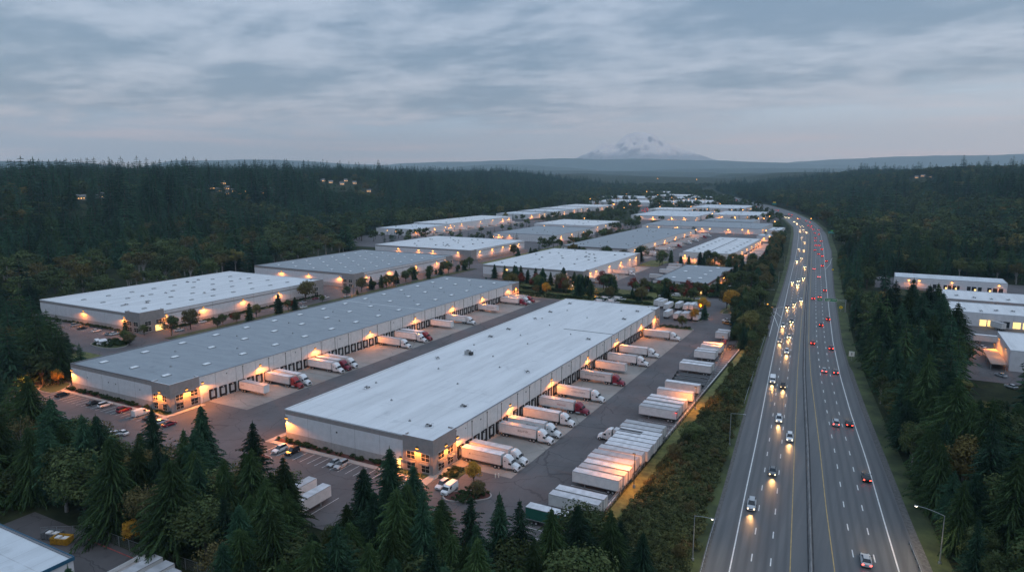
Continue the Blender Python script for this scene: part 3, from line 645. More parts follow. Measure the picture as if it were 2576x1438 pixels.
# --- the long grey-roofed warehouse
WG = warehouse('long grey-roofed warehouse with skylights behind the front white one', -250.5, -196.4, 135.5, 375, 9, 'roof_grey', banded='dock', joints=8.3)
tower(WG, -205.4, -196.25, 135.3, 146.2, 9.35); tower(WG, -202.5, -196.28, 366.5, 375.3, 9.3, False)
office_windows(WG, -196.25, [(137.2, 139.8), (142.6, 145.2)], 135.3, [(-204.6, -202.6), (-200.2, -198.2)])
office_windows(WG, -196.28, [(368, 370.2), (372, 374.2)], 375, [], False)
docks(WG, -196.4, [151.2] + [155.3 + 3.93 * i for i in range(53)])
b = MB(); b.box(-196.38, -196.2, 147.2, 149.4, .1, 3.0); addp(WG, b, 'door', M['frame'])
spouts(WG, -196.4, [164.1, 175.9, 184.1, 192.2, 203.1, 211.1, 219.3, 228.2, 238.5] + [248 + 9 * i for i in range(13)], 9)
L_(WG, [(-196.4, y) for y in (147.4, 171.8, 199.6, 233.3, 266.9, 299.7, 330.6, 361.0)], 6.9, 'e'); L_(WG, [(-196.25, 141.2), (-196.28, 370.8)], 6.4, 'e', 1700); L_(WG, [(-201.4, 135.3)], 6.4, 's', 1900); L_(WG, [(-250.0, 135.5)], 6.9, 's', 1900)
skylights(WG, [(-207.4, 142.2 + 15.8 * i) for i in range(15)] + [(-225.9, 143.2 + 15.8 * i) for i in range(15)] + [(-242.0, 142.4 + 15.8 * i) for i in range(15)], 9)
b = MB(); b.box(-249.5, -197, 275.0, 275.4, 9.0, 9.2); addp(WG, b, 'expansion_joint', M['coping_lt'])
b = MB()
for x, y in ((-241, 135.4), (-229, 135.4), (-225, 135.4), (-212, 135.4)): b.box(x, x + .3, y, y + .1, 5.3, 5.6)
for y in (157, 189, 214, 250, 284, 318): b.box(-196.4, -196.28, y, y + .35, 7.4, 7.75)
addp(WG, b, 'wall_vent', M['dark'])
skylights(WG, [(-216 - 17 * (i % 2), 150 + 14.3 * i) for i in range(15)], 9, (.3, .3), 'unit', 'roof_vent')
# --- white-roofed warehouse at the left edge
WL = warehouse('white-roofed warehouse at the left, beside the wooded hillside', -393, -308.6, 200.5, 323, 9, banded=True, joints=13)
tower(WL, -319.4, -308.3, 200.2, 213, 10.2); tower(WL, -317.5, -308.35, 313.5, 323.3, 9.8, False)
office_windows(WL, -308.3, [(202.6, 205.8), (208.4, 211.4)], 200.2, [(-318.3, -314.9), (-313.3, -309.9)], False); office_windows(WL, -308.35, [(315.2, 318.4)], 323, [], False)
b = MB(); b.box(-308.5, -308.2, 207.9, 211.9, .1, 2.8); addp(WL, b, 'entrance', M['lit'])
L_(WL, [(-353.9, 200.5), (-320.6, 200.5)], 7, 's'); L_(WL, [(-308.6, y) for y in (214.2, 235.4, 261, 286.5)], 7, 'e')
units(WL, [(-330 - R.uniform(0, 50), 212 + 11 * i + R.uniform(-3, 3)) for i in range(9)], 9); skylights(WL, [(-322 - 17 * j, 212 + 13.5 * i) for i in range(8) for j in range(4)], 9, (1.2, 2.0), 'unit')
# --- grey-roofed warehouse beyond it
WB = warehouse('grey-roofed warehouse standing beyond the left white-roofed one', -402, -308.6, 352, 472, 9, 'roof_grey', banded=True, joints=13)
tower(WB, -318.5, -308.3, 351.7, 362.5, 9.5); tower(WB, -317, -308.35, 463, 472.3, 9.4, False)
office_windows(WB, -308.3, [(353.6, 356.6), (358.4, 361.4)], 351.7, [(-317.5, -314.4), (-312.6, -309.6)], False); office_windows(WB, -308.35, [(464.5, 467), (469, 471.4)], 472, [], False)
L_(WB, [(x, 352) for x in (-374.8, -348.9, -320.8)], 7, 's', 1000); L_(WB, [(-308.6, y) for y in (364.4, 390, 421.6, 449, 461)], 7, 'e', 1000)
skylights(WB, [(-320 - 17 * j, 362 + 14 * i) for i in range(8) for j in range(5)], 9, (1.4, 2.4))
# --- white-roofed behind that
WC = warehouse('white-roofed warehouse behind the two left ones, conifers along its side', -420, -314.6, 511, 613, 9, joints=14)
tower(WC, -326, -314.3, 510.7, 520, 9.3)
L_(WC, [(x, 511) for x in (-393, -370, -354.5, -328)], 7, 's', 1000, True); L_(WC, [(-314.6, y) for y in (526, 548, 568, 583, 600)], 7, 'e', 1000, True)
units(WC, [(-330 - 75 * R.random(), 520 + 85 * R.random()) for i in range(22)], 9)
# --- centre white-roofed behind the tree row
WD = warehouse('white-roofed warehouse in the centre behind a row of small dark firs', -258, -178.6, 436, 561, 9, banded='dock', joints=11)
tower(WD, -190, -178.3, 435.7, 446, 9.4); tower(WD, -184, -178.35, 553, 561.3, 9.3, False)
office_windows(WD, -178.3, [(437.5, 440.5), (442, 445)], 435.7, [(-188.8, -185.2), (-183.4, -179.8)], False)
L_(WD, [(-238, 436), (-192, 436)], 6.9, 's', 1100, True); L_(WD, [(-178.6, y) for y in (449, 460, 487, 513, 534, 550)], 6.9, 'e', 1100, True)
units(WD, [(-186 - 66 * R.random(), 442 + 112 * R.random()) for i in range(24)], 9)
# --- big grey
WE = warehouse('big grey-roofed warehouse in the middle distance with trailers at its docks', -262, -198, 586, 832, 9, 'roof_grey', banded='dock', joints=16)
L_(WE, [(-198, y) for y in (606, 636.5, 668.6, 703.8, 745.7, 783.7, 812)], 6.9, 'e', 1300, True); L_(WE, [(-203, 586)], 6.9, 's', 1000, True)
units(WE, [(-205 - 52 * R.random(), 592 + 235 * R.random()) for i in range(22)], 9)
docks(WE, -198, [612 + 5.2 * i for i in range(40)])
# --- white roof with ridge vents
WH = warehouse('white-roofed warehouse near the highway with a line of ridge vents on its roof', -150, -108.8, 590, 741, 9, banded=False, joints=14)
L_(WH, [(-108.8, y) for y in (592, 610, 635, 659, 684, 707, 722, 736)], 6.9, 'e', 1300, True); L_(WH, [(-148, 590), (-117, 590), (-124, 590)], 6.2, 's', 1300, True)
skylights(WH, [(-129.8, 606 + 4.6 * i) for i in range(27)], 9, (.7, 1.0), 'dark', 'ridge_vent'); skylights(WH, [(x, 602 + 17 * i) for i in range(8) for x in (-143, -116)], 9, (1.8, 3.0), 'unit')
docks(WH, -108.8, [600 + 5.0 * i for i in range(27)])
# --- low office with brown fascia
WO = warehouse('low building with a green-grey roof and brown fascia among garden trees', -130, -95, 438, 524, 6.6, 'roof_grey', banded=False, wall='wall_light', cat='building')
b = MB(); fm = mat('brown fascia', (0.10, 0.045, 0.04), 0.7); b.box(-112, -93.9, 436.7, 437.9, 6.0, 7.0, fm); b.box(-94.85, -93.9, 437.9, 524.4, 6.0, 7.0, fm); addp(WO, b, 'fascia')
b = MB(); b.box(-109.5, -96.5, 437.86, 437.99, .3, 2.6); addp(WO, b, 'lit_glazing', M['lit'])
b = MB(); b.box(-109.8, -94.9, 437.8, 437.85, 3.0, 5.8, None); addp(WO, b, 'window_band', M['glass'])
skylights(WO, [(-121.3, 487), (-106, 497), (-121, 516), (-104.7, 515.9), (-105.2, 477.7), (-104.6, 460), (-121, 454.6), (-111, 455.7)], 6.62, (2.4, 3.4))
L_(WO, [(-124, 438)], 5.6, 's', 700, True); L_(WO, [(-93.5, 447), (-93.5, 480)], 5.4, 'e', 700, True)
# --- farther blocks: (label, x0,x1,y0,y1,h,roof, lamps east, lamps south)
FARB = [('light-roofed shed at the foot of the wooded hill, left of a white one', -557, -503.5, 680, 762, 8, 'roof_mid', (690, 730, 755), ()),
 ('long white-roofed shed under the wooded hill with tall lamps', -562, -507, 766, 946, 9, 'roof_white', (772, 800, 850, 885, 915, 935), ()),
 ('pale shed, nearest of the distant chain along the hill foot', -576, -516, 1018, 1088, 8, 'roof_mid', (1030, 1060, 1080), ()),
 ('pale shed, second of the distant chain along the hill foot', -582, -514, 1108, 1186, 8, 'roof_mid', (1120, 1160), ()),
 ('pale shed, third of the distant chain along the hill foot', -586, -518, 1206, 1290, 8, 'roof_white', (1215, 1250, 1280), ()),
 ('pale shed, farthest of the distant chain along the hill foot', -594, -506, 1310, 1402, 8, 'roof_white', (1330, 1360, 1390), ()),
 ('distant white-roofed warehouse left of the middle road', -415, -329, 838, 936, 8, 'roof_white', (850, 880, 905, 930), (-400, -372)),
 ('grey-roofed warehouse in front of the distant white one, left of the middle road', -393, -316, 688, 806, 8, 'roof_grey', (705, 735, 770), (-386, -372)),
 ('wide grey-roofed building behind the ridge-vent warehouse', -285, -133.5, 900, 1005, 7, 'roof_grey', (920,), (-262, -240, -205, -172, -148)),
 ('rear wing of the wide grey-roofed building', -232, -161, 1007, 1075, 7.6, 'roof_grey', (), ()),
 ('distant curved pale roof beyond the wide grey building, by the middle road', -368, -262, 1100, 1265, 7, 'roof_mid', (1110, 1180), (-350, -330, -300, -280)),
 ('small white flat roof just behind the curved pale one', -398, -325, 1292, 1372, 7, 'roof_white', (1300, 1340), ()),
 ('distant pale roof near the highway bend, farther of two', -345, -242, 1392, 1545, 7, 'roof_mid', (1400, 1450), (-330, -290, -262)),
 ('distant pale roof near the highway bend, nearer of two', -255, -180, 1172, 1300, 7, 'roof_mid', (1180, 1220), (-240, -215, -195)),
 ('very distant long white roof left of the middle road', -622, -455, 1545, 1690, 8, 'roof_white', (1560,), (-600, -560, -500)),
 ('farthest long pale building on the left of the valley', -722, -566, 1805, 1985, 8, 'roof_mid', (1850,), (-700, -640, -590)),
 ('very distant white roof right of the middle road', -455, -360, 1590, 1760, 8, 'roof_white', (1620, 1700), (-430, -390)),
 ('very distant pale hall behind the white roof right of the middle road', -516, -432, 1850, 2045, 8, 'roof_mid', (1900,), (-500, -460)),
 ('pale block in the distant town centre, left', -735, -640, 2300, 2470, 9, 'roof_white', (2330,), (-700,)),
 ('pale block in the distant town centre, right', -600, -505, 2010, 2160, 9, 'roof_white', (2050,), (-580, -540)),
 ('small pale shed by the fuel stop east of the wide grey building', -127, -112, 905, 960, 5.5, 'roof_mid', (), (-120,)),
 ('small pale house-sized shed against the highway trees', -124, -108, 812, 842, 6, 'roof_mid', (), (-116,))]
for (lb, x0, x1, y0, y1, h, rf, le, ls) in FARB:
    t_ = warehouse(lb, x0, x1, y0, y1, h, rf, banded=False, wall='wall_light', joints=0 if y0 > 1000 else 14)
    E_ = 1200 if y0 < 1000 else 1800
    L_(t_, [(x1, y) for y in le], h - 2, 'e', E_, True); L_(t_, [(x, y0) for x in ls], h - 2, 's', E_, True)
    units(t_, [(x0 + 8 + (x1 - x0 - 16) * R.random(), y0 + 6 + (y1 - y0 - 12) * R.random()) for i in range(7)], h) if y0 < 1400 else None
# --- four sheds on the right of the highway
R1 = warehouse('farthest shed on the right of the highway with dark loading bays', 9.5, 72.5, 530, 553, 6.6, 'roof_mid', banded=False, wall='wall_light', par_h=.1)
b = MB()
for (a, c) in ((32, 34), (38, 40), (40.5, 42.5), (43, 45), (45.5, 47), (51, 53), (53.6, 56), (57, 59), (62, 64.2), (65, 67.4), (68, 70.4)): b.box(a, c, 529.9, 529.99, .2, 3.1)
addp(R1, b, 'loading_bay', M['glass'])
b = MB()
for (a, c) in ((39, 40), (44.5, 45.4), (55, 56), (63, 64)): b.box(a, c, 529.82, 529.89, .6, 1.7)
addp(R1, b, 'lit_glazing', M['lit']); L_(R1, [(42.5, 530), (68, 530), (18, 530), (24, 530)], 5.2, 's', 420, True)
R2 = warehouse('long narrow white roof on the right, second from the hill', 30, 125, 450, 484, 6.6, 'roof_white', banded=False, wall='wall_taupe'); L_(R2, [(57, 450)], 5.4, 's', 420, True)
units(R2, [(40 + 8 * i, 456 + 20 * R.random()) for i in range(7)], 6.6)
R3 = warehouse('white-roofed unit on the right with lit garage doors facing the yard', 34, 125, 409.5, 440, 6.6, 'roof_white', banded=False, wall='wall_light', joints=12)
for i, (a, c, m_) in enumerate(((36.4, 38.2, 'glass'), (39.2, 40.6, 'glass'), (46.3, 49, 'lit'), (49.6, 52.2, 'lit'), (52.9, 55.4, 'glass'), (56, 58.6, 'glass'), (60, 63, 'lit'), (64, 66.5, 'lit'))):
    b = MB(); b.box(a, c, 409.4, 409.48, .4, 3.2); b.box(a - .15, c + .15, 409.42, 409.49, 3.21, 3.4); addp(R3, b, 'garage_door', M[m_])
units(R3, [(40 + 7 * i, 415 + 18 * R.random()) for i in range(8)], 6.6)
R4 = warehouse('white-roofed building at the right edge with two lamps on its side wall', 47.2, 120, 320.5, 357, 8, 'roof_white', banded=False, wall='wall_light', joints=12)
L_(R4, [(47.2, 331), (47.2, 350)], 6.6, 'w', 500)
# --- building cut off by the lower left corner
b0 = at('C4', 15, 1110, 7); b1 = at('C4', 580, 1330, 7)
BLB = warehouse('white flat roof with blue edge trim in the lower left corner', -190, b1[0], 20, b1[1], 7.0, 'roof_mid', banded=False, wall='wall_light', cat='building', par_h=.25)
b = MB(); bt = mat('blue edge trim', (0.02, 0.10, 0.17), 0.5, 0.1, 2); y_ = b1[1]; x_ = b1[0]
b.box(-190, x_ + .2, y_ + .07, y_ + .2, 6.7, 7.4); b.box(x_ + .11, x_ + .2, 20, y_ + .07, 6.7, 7.4); addp(BLB, b, 'edge_trim', bt)
def ordn(n):
    ones = 'zeroth first second third fourth fifth sixth seventh eighth ninth tenth eleventh twelfth thirteenth fourteenth fifteenth sixteenth seventeenth eighteenth nineteenth'.split(); n += 1
    if n < 20: return ones[n]
    t = 'twen thir for fif six seven eigh nine'.split()[n // 10 - 2]
    return t + 'tieth' if n % 10 == 0 else t + 'ty-' + ones[n % 10]
# ------------------------------------------------------------------ vehicles
def ringw(y, w, z0, zm, z1, wt):
    """8-point section across a body at y"""
    return [(-w * .94, y, z0), (w * .94, y, z0), (w, y, z0 + (zm - z0) * .35), (w, y, zm), (wt, y, z1), (-wt, y, z1), (-w, y, zm), (-w, y, z0 + (zm - z0) * .35)]
def wheel(parent, x, y, r, wd):
    key = (r, wd)
    if key not in PM:
        b = MB(); b.cyl((0, 0, 0), 'x', r, wd, None, 14); o = b.build('wheel', M['tyre'], parent)
        c = MB(); c.cyl((0, 0, 0), 'x', r * .55, wd + .03, None, 10); g = c.build('rim', M['rim'], o)
        flip_fix(g.data); flip_fix(o.data); PM[key] = (o.data, g.data)
    else:
        o = bpy.data.objects.new('wheel', PM[key][0]); COL.objects.link(o); par(o, parent)
        g = bpy.data.objects.new('rim', PM[key][1]); COL.objects.link(g); par(g, o)
    o.location = (x, y, r); return o
PM = {}
def car_proto(kind):
    """nose along +Y, origin on the ground at the middle"""
    root = empty('car_' + kind)
    L, W_, H = {'sedan': (4.5, .92, 1.42), 'suv': (4.6, .95, 1.72), 'pickup': (5.4, .98, 1.85), 'van': (5.4, 1.0, 2.3)}[kind]
    f, r = L / 2, -L / 2
    b = MB()
    if kind == 'pickup':
        b.loft([ringw(r, W_ * .94, .45, .8, 1.0, W_ * .92), ringw(r + .1, W_, .4, .85, 1.05, W_ * .94), ringw(-.3, W_, .35, .9, 1.06, W_ * .94), ringw(.9, W_, .35, .92, 1.10, W_ * .92), ringw(f - .25, W_ * .95, .38, .8, 1.02, W_ * .85), ringw(f, W_ * .85, .45, .7, .9, W_ * .75)])
        cab = [(-.45, 1.06, 1.07, .80), (-.35, 1.06, H, .78), (.75, 1.06, H, .76), (1.35, 1.06, 1.1, .80)]
    elif kind == 'van':
        b.loft([ringw(r, W_ * .95, .4, 1.3, 1.5, W_ * .9), ringw(r + .1, W_, .35, 1.3, H - .05, W_ * .84), ringw(.9, W_, .33, 1.3, H - .04, W_ * .84), ringw(1.35, W_, .33, 1.2, H - .35, W_ * .82), ringw(1.9, W_, .33, 1.0, 1.28, W_ * .86), ringw(f - .1, W_ * .92, .36, .85, 1.1, W_ * .78), ringw(f, W_ * .85, .4, .7, .9, W_ * .7)])
        cab = None
    else:
        hz = .92 if kind == 'sedan' else 1.05
        b.loft([ringw(r, W_ * .86, .35, .65, hz - .12, W_ * .75), ringw(r + .15, W_ * .97, .26, .72, hz, W_ * .86), ringw(-1.0, W_, .24, .75, hz, W_ * .9), ringw(.8, W_, .24, .74, hz, W_ * .9), ringw(f - .35, W_ * .96, .26, .66, hz - .14, W_ * .82), ringw(f, W_ * .82, .32, .55, hz - .3, W_ * .68)])
        cab = [(r + (.55 if kind == 'sedan' else .12), hz, hz + .01, .80), (r + (1.15 if kind == 'sedan' else .35), hz, H, .66), (.15, hz, H, .66), (1.05, hz, hz + .01, .80)]
    body = b.build('body', PAINT['white'], root, smooth=False); flip_fix(body.data)
    g = MB()
    if cab:
        g.loft([[(-w_, y, z0 - .04), (w_, y, z0 - .04), (w_ * .97, y, (z0 + z1) / 2), (w_ * .9, y, z1), (-w_ * .9, y, z1), (-w_ * .97, y, (z0 + z1) / 2)] for (y, z0, z1, w_) in cab])
    else:
        g.loft([[(-W_ * .86, 1.38, 1.30), (W_ * .86, 1.38, 1.30), (W_ * .80, 1.38, H - .42), (-W_ * .80, 1.38, H - .42)], [(-W_ * .86, 1.96, 1.31), (W_ * .86, 1.96, 1.31), (W_ * .81, 1.55, H - .42), (-W_ * .81, 1.55, H - .42)]])
        for s_ in (-1, 1): g.box(s_ * W_ * .93 - .05, s_ * W_ * .93 + .05, .3, 1.2, 1.32, 1.9)
    gl = g.build('window_glass', M['glass'], root); flip_fix(gl.data)
    if cab:
        t = MB(); a0, a1 = cab[1][0] + .02, cab[2][0] + .02; wr = cab[1][3] * .88
        t.loft([[(-wr * .95, a0 - .05, H - .02), (wr * .95, a0 - .05, H - .02), (wr * .85, a0, H + .035), (-wr * .85, a0, H + .035)], [(-wr * .95, a1 + .05, H - .02), (wr * .95, a1 + .05, H - .02), (wr * .85, a1, H + .03), (-wr * .85, a1, H + .03)]])
        if kind == 'suv': t.box(-wr, -wr + .05, a0, a1, H + .03, H + .09); t.box(wr - .05, wr, a0, a1, H + .03, H + .09)
        tr = t.build('roof', PAINT['white'], root); flip_fix(tr.data)
    if kind == 'pickup':
        t = MB(); t.box(-W_ * .8, W_ * .8, r + .12, -.5, 1.045, 1.065); t.build('cargo_bed', M['dark'], root)
    gz = {'sedan': .62, 'suv': .72, 'pickup': .8, 'van': .8}[kind]
    b = MB(); b.box(-W_ * .38, W_ * .38, f - .06, f + .012, gz - .2, gz + .02); b.build('grille', M['dark'], root)
    for s_ in (-1, 1):
        b = MB(); b.cyl((s_ * W_ * .66, f - .02, gz), 'y', .105, .14, None, 10); b.build('headlight', M['head_off'], root)
        b = MB(); b.box(s_ * W_ * .72 - .14, s_ * W_ * .72 + .14, r - .015, r + .1, gz + .02, gz + .2); b.build('taillight', M['tail_off'], root)
        b = MB(); b.box(s_ * (W_ + .09) - .09, s_ * (W_ + .09) + .09, .82, .98, 1.0 if kind != 'van' else 1.3, 1.14 if kind != 'van' else 1.6); b.build('mirror', M['dark'], root)
        for yy in (f - .85, r + .85): wheel(root, s_ * (W_ - .10), yy, .33 if kind in ('sedan',) else .37, .22)
    return root
def repaint(root, m):
    for c in kids(root):
        if c.name.split('.')[0] in ('body', 'roof', 'cab', 'hood'):
            c.material_slots[0].link = 'OBJECT'; c.material_slots[0].material = m
def relight(root, front, back):
    for c in kids(root):
        n = c.name.split('.')[0]
        if n == 'headlight' and front: c.material_slots[0].link = 'OBJECT'; c.material_slots[0].material = M['head'] if root.location.y < 330 else M['head_far']
        if n == 'taillight' and back: c.material_slots[0].link = 'OBJECT'; c.material_slots[0].material = M['tail']
CARP = {k: car_proto(k) for k in ('sedan', 'suv', 'pickup', 'van')}
USED = set()
def put_car(kind, x, y, rz, color, label, group, cat='car', lights='', scale=0.98, z=0.0, beam=0):
    p = CARP[kind]
    if kind not in USED: USED.add(kind); o = p
    else: o = copy_tree(p)
    nm = {'sedan': 'car', 'suv': 'car', 'pickup': 'pickup_truck', 'van': 'van'}[kind]
    o.name = ('parked_' + nm) if 'parked' in label else nm
    o.location = (x, y, z); o.rotation_euler = (0, 0, rz); o.scale = (scale,) * 3
    tag(o, label, {'pickup': 'pickup truck', 'van': 'van'}.get(kind, 'car') if cat == 'car' else cat, group)
    DEFER.append((o, kind, color, lights, beam))
    return o
DEFER = []

# trailers and tractors: rear end at the origin, +Y forward
TL, TW, T0, T1_ = 12.0, 1.27, 1.12, 3.85
def scribble(b, s_, y0, y1, z0, hgt, rnd, m):
    """a line of lettering too small to read: slanted strokes"""
    y = y0
    while y < y1:
        wv = hgt * rnd.uniform(.35, .75)
        x0, x1 = (s_ * TW, s_ * (TW + .012))
        b.box(min(x0, x1), max(x0, x1), y, y + wv * .28, z0, z0 + hgt, m)
        zz = z0 + rnd.choice((0, .4, .78)) * hgt
        if rnd.random() < .8: b.box(min(x0, x1), max(x0, x1), y + wv * .3, y + wv * .8, zz, zz + .22 * hgt, m)
        y += wv * rnd.uniform(1.0, 1.3)
def trailer_parts(root, logo=None, y_off=0.0, gear=True, col=None, L=TL):
    Y = y_off
    b = MB(); b.box(-TW, TW, Y, Y + L, T0, T1_ - .03)
    bd = b.build('box_body', col or M['trailer_white'], root)
    b = MB(); b.box(-TW + .03, TW - .03, Y + .02, Y + L - .02, T1_ - .029, T1_ + .012); b.build('box_roof', M['trailer_roof'], root)
    b = MB()
    for s_ in (-1, 1):
        b.box(s_ * TW - .02, s_ * TW + .02, Y, Y + L, T1_ - .10, T1_ + .02); b.box(s_ * TW - .015, s_ * TW + .025, Y, Y + L, T0 - .03, T0 + .10)
    b.box(-TW, TW, Y - .02, Y + .02, T1_ - .10, T1_ + .02); b.box(-TW, TW, Y - .02, Y + .02, T0 - .02, T0 + .12); b.box(-TW, TW, Y + L - .02, Y + L + .02, T1_ - .1, T1_ + .02)
    for x in (-TW, TW, 0): b.box(x - .03, x + .03, Y - .03, Y, T0 + .12, T1_ - .10)
    for x in (-.5, .5): b.box(x - .015, x + .015, Y - .05, Y - .03, T0 + .1, T1_ - .15)
    b.build('corner_rails', M['trailer_rail'], root)
    b = MB(); b.box(-.5, -.35, Y + .3, Y + L - .4, T0 - .3, T0 - .03); b.box(.35, .5, Y + .3, Y + L - .4, T0 - .3, T0 - .03)
    for k in range(8): b.box(-TW + .1, TW - .1, Y + .8 + k * 1.4, Y + .9 + k * 1.4, T0 - .14, T0 - .031)
    b.box(-TW + .1, TW - .1, Y + .05, Y + .15, .48, .6); b.box(-.6, -.5, Y + .05, Y + .15, .6, T0); b.box(.5, .6, Y + .05, Y + .15, .6, T0)
    b.build('under_frame', M['dark'], root)
    if gear:
        b = MB()
        for x in (-.9, .9): b.box(x - .08, x + .08, Y + L - 3.3, Y + L - 3.1, .08, T0); b.box(x - .18, x + .18, Y + L - 3.4, Y + L - 3.0, 0.005, .08)
        b.build('landing_gear', M['steel'], root)
    for yy in (1.5, 2.6):
        for s_ in (-1, 1): wheel(root, s_ * 1.02, Y + yy, .48, .5)
    if logo:
        b = MB(); rnd = random.Random(len(logo[0]) * 7 + logo[3]); mm = PAINT[logo[1]]
        z = T0 + (T1_ - T0) * logo[4]
        scribble(b, 1, Y + L * logo[2], Y + L * (logo[2] + logo[5]), z, logo[6], rnd, mm)
        if 'mark' in logo[0]: b.face([(TW + .012, Y + L * logo[2] - 1.0, z - .1), (TW + .012, Y + L * logo[2] - .45, z - .1), (TW + .012, Y + L * logo[2] - .55, z + .55), (TW + .012, Y + L * logo[2] - .8, z + .1)], mm)
        if 'small' in logo[0]: scribble(b, 1, Y + L * (logo[2] + logo[5] + .01), Y + L * (logo[2] + logo[5] + .1), z - .12, .12, rnd, mm)
        b.mats = [mm]; b.m = [0] * len(b.f); b.build('side_lettering', None, root)
    return bd
def tractor_parts(root, y, color, sleeper=True):
    """conventional sleeper tractor in front of a trailer whose nose is at y"""
    c = PAINT[color]; b = MB(); w = 1.2
    if sleeper: secs = [(y + .55, w, 3.68, 1.08), (y + 1.35, w, 3.72, 1.08), (y + 2.15, w, 3.35, 1.02), (y + 2.75, w, 2.72, .98), (y + 3.0, w, 2.45, 1.0)]
    else: secs = [(y + 1.2, w, 2.75, 1.05), (y + 1.35, w, 2.85, 1.05), (y + 2.3, w, 2.8, 1.0), (y + 2.75, w, 2.6, .98), (y + 2.95, w, 2.45, 1.0)]
    b.loft([ringw(s[0], s[1], .75, s[2] - .45, s[2], s[3]) for s in secs])
    o = b.build('cab', c, root); flip_fix(o.data)
    h = MB(); h.loft([ringw(y + 3.0, 1.05, .8, 1.5, 1.98, .85), ringw(y + 3.5, 1.0, .8, 1.45, 1.88, .80), ringw(y + 4.3, .95, .8, 1.35, 1.70, .72), ringw(y + 4.75, .86, .8, 1.2, 1.45, .62)])
    for s_ in (-1, 1):   # fenders
        h.loft([[(s_ * .8, y + 3.35, .62), (s_ * 1.22, y + 3.35, .62), (s_ * 1.22, y + 3.45, 1.05), (s_ * .8, y + 3.45, 1.15)], [(s_ * .8, y + 3.85, 1.05), (s_ * 1.22, y + 3.85, 1.05), (s_ * 1.2, y + 3.85, 1.22), (s_ * .8, y + 3.85, 1.35)], [(s_ * .8, y + 4.4, .8), (s_ * 1.22, y + 4.4, .8), (s_ * 1.18, y + 4.55, .98), (s_ * .8, y + 4.55, 1.15)], [(s_ * .8, y + 4.75, .42), (s_ * 1.12, y + 4.72, .42), (s_ * 1.1, y + 4.78, .8), (s_ * .8, y + 4.8, .9)]])
    h.box(-1.1, 1.1, y + 4.7, y + 4.86, .40, .70)
    o = h.build('hood', c, root); flip_fix(o.data)
    g = MB(); g.box(-1.02, 1.02, y + 2.9, y + 3.05, 1.99, 2.42); g.face([(-1.0, y + 3.05, 2.421), (1.0, y + 3.05, 2.421), (.94, y + 2.80, 2.72), (-.94, y + 2.80, 2.72)]); g.build('windshield', M['glass'], root)
    for s_ in (-1, 1):
        g = MB(); x0, x1 = sorted((s_ * 1.19, s_ * 1.212)); g.box(x0, x1, y + 2.15, y + 2.85, 1.75, 2.3); g.build('side_window', M['glass'], root)
        if sleeper: g = MB(); g.box(x0, x1, y + .95, y + 1.3, 2.35, 2.62); g.build('sleeper_window', M['glass'], root)
        g = MB(); g.box(s_ * 1.38 - .08, s_ * 1.38 + .08, y + 2.95, y + 3.05, 1.75, 2.45); g.build('mirror', M['dark'], root)
        g = MB(); g.cyl((s_ * .98, y + 1.6, .72), 'y', .30, 1.5, None, 12); g.build('fuel_tank', M['steel'], root)
        g = MB(); g.box(s_ * .85 - .16, s_ * .85 + .16, y + 4.70, y + 4.81, .82, 1.05); g.build('headlight', M['head_off'], root)
    g = MB(); g.box(-.5, .5, y + 4.76, y + 4.82, .75, 1.38); g.build('grille', M['dark'], root)
    g = MB(); g.box(-.42, .42, y - 2.2, y + 4.4, .62, .88); g.box(-1.0, 1.0, y - 2.3, y - 2.2, .5, .9); g.cyl((-.7, y + .42, 2.4), 'z', .07, 2.4, None, 8); g.cyl((.7, y + .42, 2.4), 'z', .07, 2.4, None, 8); g.build('chassis', M['dark'], root)
    for yy in (y - 1.75, y - .65):
        for s_ in (-1, 1): wheel(root, s_ * 1.0, yy, .48, .5)
    for s_ in (-1, 1): wheel(root, s_ * 1.02, y + 4.05, .48, .3)
SP = {}
def semi(x, y, rz, color, label, group, logo=None, sleeper=True, L=TL, z=0.03):
    key = (color, logo, sleeper, L)
    if key not in SP:
        r = empty('semi_truck'); trailer_parts(r, logo, 0, False, None, L); tractor_parts(r, L, color, sleeper); SP[key] = r; o = r
    else: o = copy_tree(SP[key])
    o.location = (x, y, z); o.rotation_euler = (0, 0, rz); o.name = 'semi_truck'; return tag(o, label, 'truck', group)
def trailer(x, y, rz, label, group, logo=None, L=TL, col=None, z=0.0, key2=''):
    key = ('t', logo, L, key2)
    if key not in SP:
        r = empty('semi_trailer'); trailer_parts(r, logo, 0, True, col, L); SP[key] = r; o = r
    else: o = copy_tree(SP[key])
    o.location = (x, y, z); o.rotation_euler = (0, 0, rz); return tag(o, label, 'trailer', group)
EAST, WEST = -pi / 2, pi / 2
LG1 = ('mark', 'grey', .27, 3, .50, .42, .26); LG2 = ('small', 'black', .52, 4, .46, .26, .56); LG3 = ('small', 'black', .52, 5, .46, .26, .52); LG4 = ('word', 'red', .53, 6, .38, .26, .46)
LG5 = ('word', 'black', .45, 8, .48, .42, .42); LG6 = ('word', 'black', .18, 9, .50, .62, .62); LG7 = ('faint', 'grey', .56, 2, .5, .38, .12); LG8 = ('word', 'maroon', .06, 1, .5, .14, .38)
g1 = 'trucks and trailers backed to the front white-roofed warehouse'
T = 'at the front warehouse'
